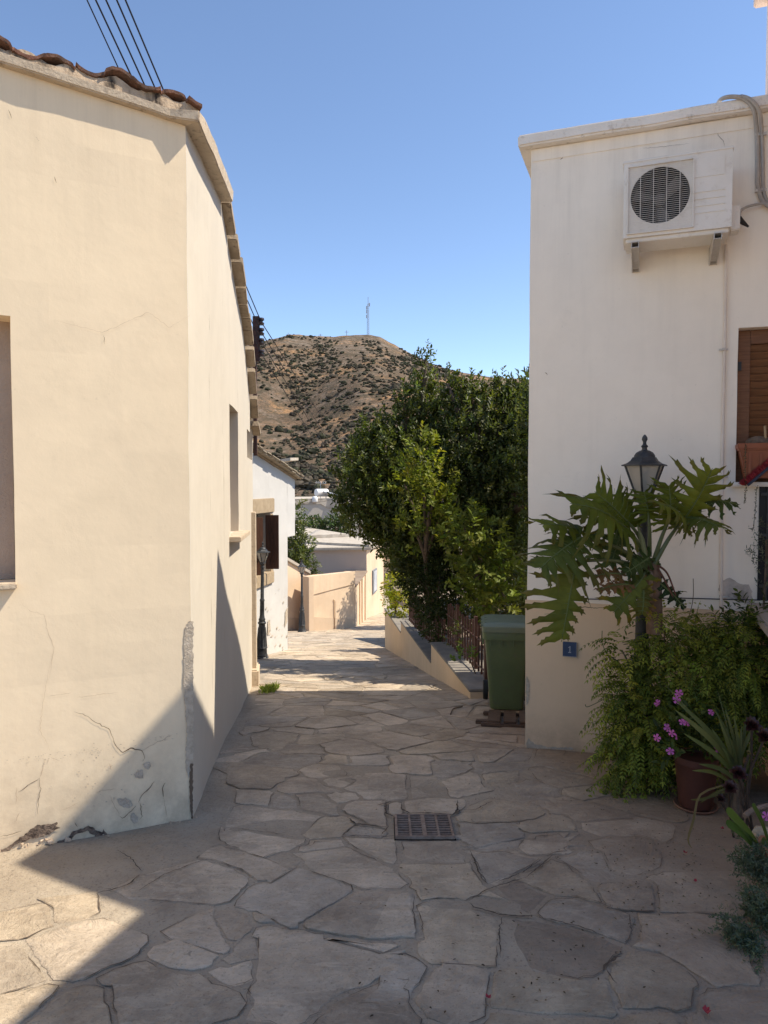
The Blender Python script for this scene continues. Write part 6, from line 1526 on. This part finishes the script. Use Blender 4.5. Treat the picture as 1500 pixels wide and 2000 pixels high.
# stem with leaf scars, aerial roots, spear
q0, q1 = zl(835, 1250, 4.5), zl(815, 820, 4.5)
st_ = MB().tube(smooth_path([q0, zl(830, 1030, 4.5), q1], 6), [.05, .05, .05, .05, .05, .05, .05, .052, .054, .052, .048, .042, .03], 12).build('stem', rough_mat('scarred_stem', (.13, .075, .045), (.21, .13, .085), 22, .01, 40), PT, smooth=True)
mb = MB()
for i in range(9):
    a = i * 2.1; z = lerp(.15, .9, i / 9); c = q0.lerp(q1, .45 + z * .45); d = V(math.cos(a), -abs(math.sin(a)), 0).normalized(); mb.ball(c + d * .046, (.016, .012, .02), .1, 8, 6)
mb.build('leaf_scar', rough_mat('leaf_scar', (.33, .22, .16), (.25, .16, .11), 20), st_, smooth=True)
for k, (a, b, c) in enumerate([((850, 850), (910, 900), (960, 1030)), ((850, 865), (890, 930), (945, 1040)), ((700, 950), (740, 930), (780, 910))]):
    MB().tube(smooth_path([zl(*a, 4.47), zl(*b, 4.42), zl(*c, 4.40)], 6), [lerp(.008, .004, i / 12) for i in range(13)], 6).build('aerial_root', rough_mat('aerial_root', (.12, .05, .03), (.16, .07, .045), 20) if k < 2 else 'petiole', PT, smooth=True)
MB().tube([zl(785, 810, 4.46), zl(760, 700, 4.46), zl(735, 620, 4.45)], [.014, .016, .003], 7).build('leaf_spear', rough_mat('leaf_spear', (.16, .17, .07), (.2, .2, .09), 10, rough=.45), PT, smooth=True)

# ---------------------------------------------------------------- jasmine bush: arching feathery sprays
def sprays(blobs, n, length, pairs, L, W, cols, gravity=.55, outw=.8):
    P, D, Nn, LL, WW, CC, stems = [], [], [], [], [], [], MB()
    ws = np.array([b[1][0] * b[1][2] for b in blobs]); ws /= ws.sum()
    for _ in range(n):
        c, r = blobs[rng.choice(len(blobs), p=ws)]; o = Vector(vn(rng.normal(size=3))); 
        if o.y > .35: o.y = -o.y * .5
        o.normalize(); rad = random.uniform(.55, 1.0)
        p = V(c[0] + o.x * r[0] * rad, c[1] + o.y * r[1] * rad, c[2] + o.z * r[2] * rad)
        if p.z < gz(p.y) + .06: p.z = gz(p.y) + random.uniform(.05, .12)
        d = (V(o.x, o.y, o.z * .5) * outw + V(random.gauss(0, .35), random.gauss(0, .35), random.uniform(-.1, .45))).normalized()
        ln = length * random.uniform(.6, 1.25); cc = pick(cols, 1, .25)[0]; path = [p.copy()]; st_ = ln / pairs; side = None
        for i in range(pairs):
            d = (d + V(0, 0, -gravity * .16 * (1 + i * .18))).normalized(); p = p + d * st_
            if p.z < gz(p.y) + .015: p.z = gz(p.y) + .015
            path.append(p.copy()); s_ = d.cross(V(0, 0, 1)); s_ = s_.normalized() if s_.length > .1 else V(1, 0, 0)
            up_ = s_.cross(d)
            sz = L * (1 - .45 * i / pairs) * random.uniform(.85, 1.15)
            for q in (1, -1):
                P.append(tuple(p)); D.append(tuple(d * .62 + s_ * q * .8 - V(0, 0, .12))); Nn.append(tuple(up_ + V(random.gauss(0, .2), random.gauss(0, .2), .2))); LL.append(sz); WW.append(W * sz / L); CC.append(cc * random.uniform(.85, 1.15))
        P.append(tuple(p)); D.append(tuple(d)); Nn.append(tuple(up_)); LL.append(L * .9); WW.append(W * .7); CC.append(cc)
        if random.random() < .5: stems.tube(path[::2] + [path[-1]], .0016, 4, cap=False)
    return P, D, Nn, np.array(LL), np.array(WW), np.array(CC), stems
JB = [blob(1325, 1330, 4.62, 90, 110, .30), blob(1250, 1400, 4.5, 56, 86, .26), blob(1410, 1320, 4.6, 100, 85, .30), blob(1250, 1475, 4.4, 48, 46, .22), blob(1320, 1440, 4.4, 66, 75, .22), blob(1298, 1225, 4.55, 30, 55, .12), blob(1215, 1270, 4.62, 18, 30, .1), blob(1465, 1300, 4.5, 70, 80, .28), blob(1205, 1425, 4.55, 22, 50, .14), blob(1450, 1250, 4.6, 60, 40, .2), blob(1410, 1400, 4.4, 80, 60, .2), blob(1218, 1345, 4.58, 22, 44, .14), blob(1208, 1500, 4.42, 24, 34, .14)]
JA = thing('jasmine_bush', tuple(gpos(1290, 4.6)), 'big arching jasmine bush with feathery sprays hiding the lamp post base', 'bush')
JC = [(.19, .215, .032), (.24, .255, .036), (.14, .165, .026), (.31, .31, .045), (.10, .13, .022)]
*arr, stm = sprays(JB, 1750, .20, 8, .042, .014, JC, gravity=.62)
leaves('foliage', *arr, 'leaf_soft', JA, fold=.1, droop=.2); stm.build('spray_stem', rough_mat('green_stem', (.06, .07, .02), (.09, .09, .03), 9), JA)
a = twig_cloud([(c, (r[0] * .75, r[1] * .75, r[2] * .75)) for c, r in JB], 80, 6, .1, .04, .015, [(.075, .095, .018), (.095, .115, .02)], inner=.4); leaves('inner_foliage', *a, 'leaf_soft', JA)
mb = MB()
for _ in range(16):
    e = JB[random.randrange(len(JB))][0]; b = gpos(1290, 4.62) + V(random.gauss(0, .1), random.gauss(0, .05), 0); l_ = limb([b, b.lerp(V(*e), .5) + V(0, 0, .15), V(*e)], .011, .004, 5); mb.add(l_.v, l_.f)
mb.build('branch', 'bark', JA, smooth=True)
# loose long shoots against the wall
for k, pts_ in enumerate([[(1330, 1250), (1352, 1180), (1354, 1130)], [(1400, 1230), (1395, 1200), (1378, 1198)], [(1200, 1300), (1178, 1262), (1176, 1232)], [(1190, 1360), (1150, 1380), (1143, 1376)]]):
    MB().tube(smooth_path([at(px, py, 4.7) for px, py in pts_], 6), .0025, 4).build('shoot', rough_mat('shoot', (.12, .085, .05), (.16, .11, .06), 9) if k < 2 else 'petiole', JA)
# dark fern-like plant between bush and porch
P, D, Nn = [], [], []
plant('porch_fern', 'dark leafy plant between the jasmine and the porch slab', 'plant', gpos(1440, 4.55), [blob(1420, 1225, 4.6, 45, 18, .15), blob(1455, 1195, 4.62, 22, 12, .1), blob(1470, 1260, 4.5, 40, 40, .15)], [(.05, .07, .018), (.07, .09, .022)], 120, 6, .12, .06, .02, 'leaf_soft', .012)

# ---------------------------------------------------------------- potted periwinkle
pq = G(1374, 1590); px0 = at(1333, 1490, pq.y).x; px1 = at(1416, 1490, pq.y).x; R1 = (px1 - px0) / 2 * 1.02; pc0 = V((px0 + px1) / 2, pq.y + R1 * .8, 0); pc0.z = gz(pc0.y)
Ht = at(1374, 1490, pc0.y - R1).z - pc0.z
PW = thing('periwinkle_pot', tuple(pc0), 'reddish brown flower pot of pink periwinkle on a saucer', 'flower pot')
M['pot'] = rough_mat('pot_plastic', (.085, .032, .022), (.12, .046, .032), 5, .001, 60, .55, .3)
MB().lathe([(R1 * .72, .02), (R1 * .76, .03), (R1 * .95, Ht * .86), (R1 * .99, Ht * .88), (R1 * 1.0, Ht), (R1 * .94, Ht), (R1 * .92, Ht * .93), (.01, Ht * .93)], pc0, 32).build('pot', 'pot', PW, smooth=True, ang=35)
MB().lathe([(R1 * .8, 0), (R1 * .98, .022), (R1 * .95, .026), (R1 * .78, .012), (.01, .012)], pc0, 32).build('saucer', rough_mat('clay_saucer', (.24, .12, .075), (.30, .16, .10), 7), PW, smooth=True, ang=35)
tz_ = pc0 + V(0, 0, Ht)
a = twig_cloud([(tuple(tz_ + V(0, .0, .10)), (R1 * 1.15, R1 * 1.0, .13)), (tuple(tz_ + V(-.10, -.02, .10)), (.12, .12, .12)), (tuple(tz_ + V(.06, 0, .16)), (.11, .1, .11))], 150, 6, .08, .05, .026, [(.055, .08, .02), (.075, .10, .024), (.045, .066, .018)], inner=.4); leaves('foliage', *a, 'leaf_soft', PW)
s = NT('petal'); s.set((.56, .14, .36), .5, .2); M['petal'] = s.m
def flower(c, n, r, parent, mat='petal', name='flower'):
    n = n.normalized(); a = n.cross(V(.2, .1, 1)).normalized(); b = n.cross(a); mb = MB(); ph = random.random()
    for k in range(5):
        t = ph + 2 * math.pi * k / 5; d = a * math.cos(t) + b * math.sin(t); e = -a * math.sin(t) + b * math.cos(t); base = len(mb.v)
        mb.add([c, c + d * r * .45 + e * r * .26 + n * .002, c + d * r * .92 + e * r * .42 - n * .001, c + d * r * 1.05 - n * .003, c + d * r * .95 - e * r * .36 - n * .001, c + d * r * .45 - e * r * .22 + n * .002], [(0, 1, 2, 3), (0, 3, 4, 5)])
    o = mb.build(name, mat, parent)
    MB().ball(c + n * .001, r * .10, 0, 6, 4).build('flower_eye', NT('eye').set((.45, .03, .12), .6) if 'eye' not in M else M['eye'], o); return o
M['eye'] = NT('flower_eye').set((.45, .03, .12), .6)
for px, py in ((1326, 1354), (1322, 1367), (1284, 1373), (1333, 1410), (1341, 1411), (1303, 1421), (1312, 1432), (1321, 1439), (1283, 1441), (1309, 1467), (1389, 1391), (1401, 1463)):
    flower(at(px, py, pc0.y - .20 + random.uniform(-.03, .03)), V(random.gauss(-.1, .6), -1, random.uniform(-.2, 1.2)), random.uniform(.018, .025), PW)
# ---------------------------------------------------------------- strap leaved plants
def blade(mb, cols, path, w, c, fold=.25, n=8, squarish=False):
    p = smooth_path([Vector(q) for q in path], n // max(1, len(path) - 1) + 1); m = len(p); base = len(mb.v)
    for i, q in enumerate(p):
        t = (p[min(i + 1, m - 1)] - p[max(0, i - 1)]).normalized(); s_ = t.cross(V(.15, -1, .35)).normalized(); u_ = s_.cross(t)
        k = w * (min(1, .55 + i / m * 1.2) * (1 - max(0, (i / (m - 1) - .55) / .45) ** 1.6) if not squarish else (.6 + .4 * min(1, i / m * 2)) * (1 if i < m - 1 else .55)) + .0006
        mb.v += [tuple(q - s_ * k), tuple(q - u_ * k * fold), tuple(q + s_ * k)]; cols += [mul(c, .9 + .3 * i / m)] * 3
    for i in range(m - 1):
        for j in range(2): mb.f.append((base + i * 3 + j, base + i * 3 + j + 1, base + i * 3 + 4 + j, base + i * 3 + 3 + j))
IR = thing('strap_leaf_plant', tuple(gpos(1440, 3.85)), 'clump of long grey green strap leaves beside the periwinkle pot', 'plant')
GGc = [(.085, .105, .045), (.10, .125, .05), (.075, .095, .04), (.125, .14, .06)]
bb = (1445, 1525)
for tip, Yt, w in [((1316, 1364), 3.62, .013), ((1318, 1386), 3.6, .014), ((1335, 1432), 3.58, .013), ((1394, 1382), 3.8, .009), ((1416, 1383), 3.85, .009), ((1433, 1398), 3.8, .010), ((1448, 1418), 3.8, .008), ((1467, 1446), 3.75, .009), ((1365, 1492), 3.6, .011), ((1352, 1505), 3.62, .009), ((1404, 1404), 3.7, .01), ((1458, 1400), 3.9, .01), ((1485, 1400), 3.85, .01), ((1300, 1338), 3.9, .004), ((1402, 1350), 3.95, .003), ((1425, 1440), 3.6, .008), ((1478, 1480), 3.6, .008), ((1388, 1420), 3.65, .009), ((1500, 1460), 3.6, .01), ((1410, 1460), 3.55, .008)]:
    mb = MB(); cc = []; b = at(bb[0] + random.uniform(-14, 14), bb[1] + random.uniform(-10, 14), 3.78); t = at(*tip, Yt); blade(mb, cc, [b, b.lerp(t, .5) + V(0, 0, .03), t], w, random.choice(GGc))
    o = mb.build('leaf', 'leaf_soft', IR, smooth=True, ang=80); setcol(o, cc)
MB().tube([gpos(1445, 3.8), at(bb[0], bb[1], 3.78)], [.03, .022], 8).build('stem', 'bark', IR)
LY = thing('lily_plant', tuple(gpos(1495, 3.1)), 'pair of broad fresh green leaves at the right edge above the trailing succulent', 'plant')
for b, t, w, c in [((1502, 1690), (1420, 1580), .017, (.085, .125, .03)), ((1500, 1685), (1419, 1605), .016, (.055, .095, .025)), ((1503, 1650), (1470, 1570), .010, (.06, .09, .025)), ((1508, 1680), (1488, 1640), .014, (.07, .10, .03))]:
    mb = MB(); cc = []; b, t = at(*b, 3.1), at(*t, 3.0); blade(mb, cc, [b, b.lerp(t, .5) + V(0, 0, .02), t], w, c, squarish=True); o = mb.build('leaf', 'leaf_soft', LY, smooth=True, ang=80); setcol(o, cc)
DRY = (.20, .15, .075)
for pth, w in [([(1420, 1545), (1375, 1560), (1349, 1562)], .006), ([(1418, 1540), (1395, 1550), (1368, 1568)], .006)]:
    mb = MB(); cc = []; blade(mb, cc, [at(px, py, 3.62) for px, py in pth], w, (.12, .11, .04)); o = mb.build('leaf', 'leaf_soft', IR, smooth=True); setcol(o, cc)
mb = MB(); cc = []; blade(mb, cc, [at(1415, 1533, 3.62), at(1368, 1552, 3.58), at(1355, 1600, 3.52), at(1344, 1640, 3.48), at(1352, 1657, 3.46)], .006, DRY); o = mb.build('dry_leaf', 'leaf_soft', IR, smooth=True); setcol(o, cc)
# dark rosettes (aeonium) on woody stems
AE = thing('dark_rosette_plant', tuple(gpos(1460, 3.6)), 'dark burgundy rosette succulent with bare woody stems at the right edge', 'plant')
def rosette(c, r, colr):
    P, D, Nn, L_, W_ = [], [], [], [], []
    for i in range(34):
        a = i * 2.39996; f = (i / 34); el = lerp(1.25, .1, f); d = V(math.cos(a) * math.cos(el), math.sin(a) * math.cos(el), math.sin(el)); rot = Matrix.Rotation(R(38), 3, 'X'); d = rot @ d; up_ = rot @ V(-math.cos(a) * math.sin(el), -math.sin(a) * math.sin(el), math.cos(el))
        P.append(tuple(c)); D.append(tuple(d)); Nn.append(tuple(up_)); L_.append(r * lerp(.45, 1, f) * random.uniform(.85, 1.1)); W_.append(r * .52)
    return leaves('rosette', P, D, Nn, np.array(L_), np.array(W_), pick([colr], len(P), .3), 'leaf_gloss', AE, fold=.12, droop=-.1)
rb_ = gpos(1470, 3.62)
for px, py, Y, r, c in [(1442, 1512, 3.45, .068, (.060, .022, .022)), (1425, 1540, 3.4, .058, (.062, .024, .022)), (1468, 1418, 3.6, .07, (.056, .022, .02)), (1492, 1440, 3.55, .072, (.06, .026, .022)), (1408, 1560, 3.42, .035, (.056, .022, .02)), (1462, 1470, 3.6, .018, (.22, .15, .05))]:
    c_ = at(px, py, Y); rosette(c_, r * .82, c)
    MB().tube(smooth_path([rb_ + V(random.gauss(0, .05), 0, 0), rb_.lerp(c_, .5) + V(random.gauss(0, .04), .02, 0), c_ - V(0, 0, .012)], 5), .006, 6).build('stem', 'dark_bark', AE, smooth=True)
MB().tube(smooth_path([at(1500, 1573, 3.3), at(1470, 1582, 3.25), at(1454, 1594, 3.22)], 5), [.011] * 5 + [.012] * 6, 8).build('cut_branch', rough_mat('cut_branch', (.20, .14, .10), (.27, .19, .14), 12), AE, smooth=True)
# clay pots, stones and trailing succulent by the right edge
def trail(px, py, Y, rx, ry, n, label):
    c = at(px, py, Y); t = thing('trailing_succulent', tuple(V(c.x, c.y, gz(c.y))), label, 'succulent', 'trailing succulents at the right edge'); k = Y / F; P, D, Nn = [], [], []
    for _ in range(n):
        x = c.x + random.gauss(0, .45) * rx * k; y = c.y + random.gauss(0, .05); z = c.z + random.gauss(0, .45) * ry * k; z = max(z, gz(y) + .01)
        d = V(random.gauss(-.5, .6), random.gauss(-.4, .5), random.gauss(.1, .5)).normalized(); ln = random.uniform(.03, .07)
        for i in range(9):
            p = V(x, y, z) + d * (ln * i / 9); q = V(random.gauss(0, 1), random.gauss(0, 1), random.gauss(0, 1)); q = (q - d * q.dot(d)).normalized()
            P.append(tuple(p)); D.append(tuple(d * .6 + q)); Nn.append(tuple(d))
    leaves('foliage', P, D, Nn, rng.uniform(.012, .020, len(P)), .0048, pick([(.11, .14, .095), (.14, .165, .115), (.085, .11, .07)], len(P)), 'leaf_soft', t); return t
trail(1478, 1690, 3.0, 36, 36, 330, 'grey green trailing succulent, uppermost clump below the broad leaves')
trail(1488, 1775, 2.75, 28, 34, 260, 'grey green trailing succulent, middle clump at the right edge'); trail(1452, 1826, 2.6, 36, 15, 210, 'low grey green trailing succulent, lowest clump at the right edge')
trail(1495, 1830, 2.6, 14, 20, 60, 'small grey green trailing succulent at the very edge beside the lowest clump') if False else None
def cpot(px, py, Y, r, h, label):
    c = at(px, py, Y); c.z = gz(c.y); t = tag(MB().lathe([(r * .75, 0), (r * .95, h * .8), (r * 1.08, h * .82), (r * 1.08, h), (r * .96, h), (r * .9, h * .9), (.01, h * .88)], c, 28).build('clay_pot', rough_mat('terracotta', (.33, .135, .07), (.40, .18, .10), 6, .003, 50), smooth=True, ang=35), label, 'pot')
cpot(1540, 1700, 3.02, .11, .20, 'orange clay pot cut by the right edge behind the broad leaves')
q = at(1490, 1628, 3.15); mb = MB().ball(q, (.05, .04, .032), .16, 10, 8); tag(mb.build('stone', 'sandstone', smooth=True, wob=.01), 'pale rough stone among the pots at the right edge', 'stone')
flower(at(1497, 1594, 3.2), V(-.4, -1, .3), .02, PW)
# ---------------------------------------------------------------- window ledge: planter, broom, hanging strands
pu0 = ru(1437, 900) + .012; pzb = RF(1440, 940).z + .02; pzt = RF(1440, 868).z
pd_ = .11; pcx = RC + fr_ * (pu0 + .33) + fn_ * .035; PLn = thing('window_planter', tuple(pcx + UPV * pzb), 'long terracotta trough planter on the window ledge', 'planter')
mb = MB(); w0_, w1_ = .29, .33; hpl = pzt - pzb
sec = [(w0_, .075, 0), (w1_, .095, hpl * .82), (w1_ + .015, .11, hpl * .83), (w1_ + .018, .113, hpl), (w1_ - .01, .09, hpl), (w1_ - .02, .08, hpl * .9)]
for a, b, z in sec: mb.v += [tuple(pcx + fr_ * (x * a) + fn_ * (y * b) + UPV * (pzb + z)) for x, y in ((-1, 1), (1, 1), (1, -1), (-1, -1))]
mb.f = [(i * 4 + k, i * 4 + (k + 1) % 4, i * 4 + 4 + (k + 1) % 4, i * 4 + 4 + k) for i in range(5) for k in range(4)] + [(0, 1, 2, 3), (20, 21, 22, 23)]
M['terra_pl'] = rough_mat('planter_plastic', (.26, .085, .04), (.32, .11, .055), 5, .001, 50, .5)
tr_o = mb.build('trough', 'terra_pl', PLn, bevel=.006)
mb = MB()
for k in range(9): mb.box(pcx + fr_ * (-.27 + k * .067) + fn_ * .09 + UPV * (pzb + hpl * .42), (.02, .012, hpl * .6), FRR)
mb.build('flute', 'terra_pl', tr_o, bevel=.003)
MB().ball(pcx + fr_ * -.20 + UPV * (pzt + .0), (.10, .06, .05), .12, 10, 8).build('soil_heap', rough_mat('potting_soil', (.12, .085, .06), (.2, .15, .11), 25, .01, 60), PLn, smooth=True)
MB().tube([RF(1496, 880, .06), RF(1494, 832, .05)], .008, 6).build('cane', rough_mat('cane', (.35, .25, .14), (.42, .3, .18), 20), PLn)
BR = thing('broom_head', tuple(RF(1478, 925, .12)), 'red bristled broom head leaning across the window ledge', 'broom')
b0, b1 = RF(1452, 946, .13), RF(1515, 893, .12); ax = (b1 - b0).normalized(); nz_ = ax.cross(fn_).normalized(); nz_ = nz_ if nz_.z < 0 else -nz_
mb = MB(); cc = []
P, D, Nn = [], [], []
for _ in range(1500):
    t = random.random(); P.append(tuple(b0 + ax * ((b1 - b0).length * t) + nz_ * .014 + fn_ * random.gauss(0, .012))); D.append(tuple(-nz_ + ax * random.gauss(-.15, .18) + fn_ * random.gauss(0, .25))); Nn.append(tuple(fn_))
leaves('bristles', P, D, Nn, rng.uniform(.035, .05, len(P)), .0035, pick([(.34, .035, .045), (.28, .03, .05), (.42, .06, .07)], len(P), .2), 'leaf_soft', BR)
MB().box((b0 + b1) / 2 + nz_ * .022 + ax * .01, ((b1 - b0).length * .98, .03, .018), (ax, fn_, nz_)).build('block', NT('broom_block').set((.03, .035, .06), .5), BR, bevel=.003)
for i, (pa, lb) in enumerate([([(1457, 868), (1455, 900), (1456, 935), (1457, 955), (1454, 982)], 'longer bead like strand hanging in front of the terracotta trough'), ([(1478, 950), (1476, 985), (1474, 1010), (1471, 1035)], 'thin bead like strand hanging below the broom')]):
    pth = smooth_path([RF(x, y, .15) for x, y in pa], 8); t = thing('hanging_strand', tuple(pth[0]), lb, 'hanging plant', 'strands hanging from the ledge')
    MB().tube(pth, .0015, 4).build('stem', 'petiole', t); P = [tuple(q + V(random.gauss(0, .003), random.gauss(0, .003), 0)) for q in pth for _ in range(3)]
    leaves('foliage', P, rng.normal(size=(len(P), 3)), rng.normal(size=(len(P), 3)), rng.uniform(.008, .014, len(P)), .006, pick([(.06, .05, .03), (.05, .055, .03)], len(P)), 'leaf_soft', t)
plant('grey_leaf_plant', 'silvery grey leaved plant in front of the black window grille', 'plant', RF(1492, 1160, .25), [(tuple(RF(1496, 1060, .22)), (.06, .08, .10)), (tuple(RF(1495, 1095, .22)), (.07, .08, .09)), (tuple(RF(1500, 1120, .22)), (.06, .08, .07))], [(.10, .115, .09), (.075, .09, .07), (.13, .14, .11)], 260, 8, .07, .026, .008, 'leaf_soft', .008, inner=.3)
# ---------------------------------------------------------------- small things on the paving
wq = G(523, 1350); t = thing('grass_tuft', tuple(wq), 'bright green grass tuft growing at the sunny edge of the lane', 'grass tuft')
P, D, Nn = [], [], []
for _ in range(230):
    x = wq.x + random.gauss(.02, .05); y = wq.y + random.gauss(0, .12); P.append((x, y, gz(y))); D.append((random.gauss(0, .5), random.gauss(0, .5), 1)); Nn.append((random.gauss(0, 1), -1, .2))
leaves('blades', P, D, Nn, rng.uniform(.03, .10, 230), .010, pick([(.26, .30, .07), (.20, .26, .05)], 230), 'leaf_soft', t, droop=.5)
M['red_petal'] = rough_mat('red_petal', (.26, .02, .03), (.34, .04, .05), 40, .002, 40, .6)
for (px, py, s_, lb) in [(1377, 1985, .015, 'largest red fallen petal near the bottom edge'), (1358, 1728, .010, 'small red petal lying right of the sunken dark flagstone'), (1411, 1624, .012, 'crumpled red petal in front of the flower pot'), (1338, 1671, .010, 'faded red petal left of the dry strap leaf'), (953, 1957, .010, 'faded pink petal on a flagstone at the bottom')]:
    q = G(px, py) + V(0, 0, .014); mb = MB()
    for k in range(4):
        a = random.uniform(0, 6.28); d, e = V(math.cos(a), math.sin(a), .35), V(-math.sin(a), math.cos(a), .1); mb.add([q, q + d * s_ * .6 + e * s_ * .6, q + d * s_ * 1.2 + V(0, 0, s_ * .4), q + d * s_ * .6 - e * s_ * .6], [(0, 1, 2), (0, 2, 3)])
    tag(mb.build('fallen_petal', 'red_petal'), lb, 'petal', 'red petals fallen on the paving')
P, D, Nn = [], [], []
for _ in range(420):
    px = random.choice((random.gauss(1330, 110), random.uniform(700, 1500), random.gauss(1250, 150))); py = random.gauss(1690, 90) if px > 1150 else random.uniform(1450, 1990)
    if py < 1560 and px > 1150 or px > 1500 or py > 2000: continue
    q = G(px, py); P.append((q.x, q.y, q.z + .012)); a = random.uniform(0, 6.28); D.append((math.cos(a), math.sin(a), .1)); Nn.append((random.gauss(0, .3), random.gauss(0, .3), 1))
o = leaves('leaf_litter', P, D, Nn, rng.uniform(.006, .018, len(P)), .006, pick([(.07, .045, .03), (.12, .08, .05), (.05, .035, .025), (.2, .15, .1)], len(P)), 'leaf_soft'); tag(o, 'tiny dry leaf crumbs scattered over the paving near the pots', 'leaf litter', kind='stuff')
tw = MB().tube(smooth_path([G(880, 1397) + V(0, 0, .01), G(886, 1388) + V(0, 0, .02), G(903, 1382) + V(0, 0, .01)], 6), .006, 5).build('fallen_twig', 'bark'); tag(tw, 'thin curved dark twig lying on the paving left of the pallet', 'twig')
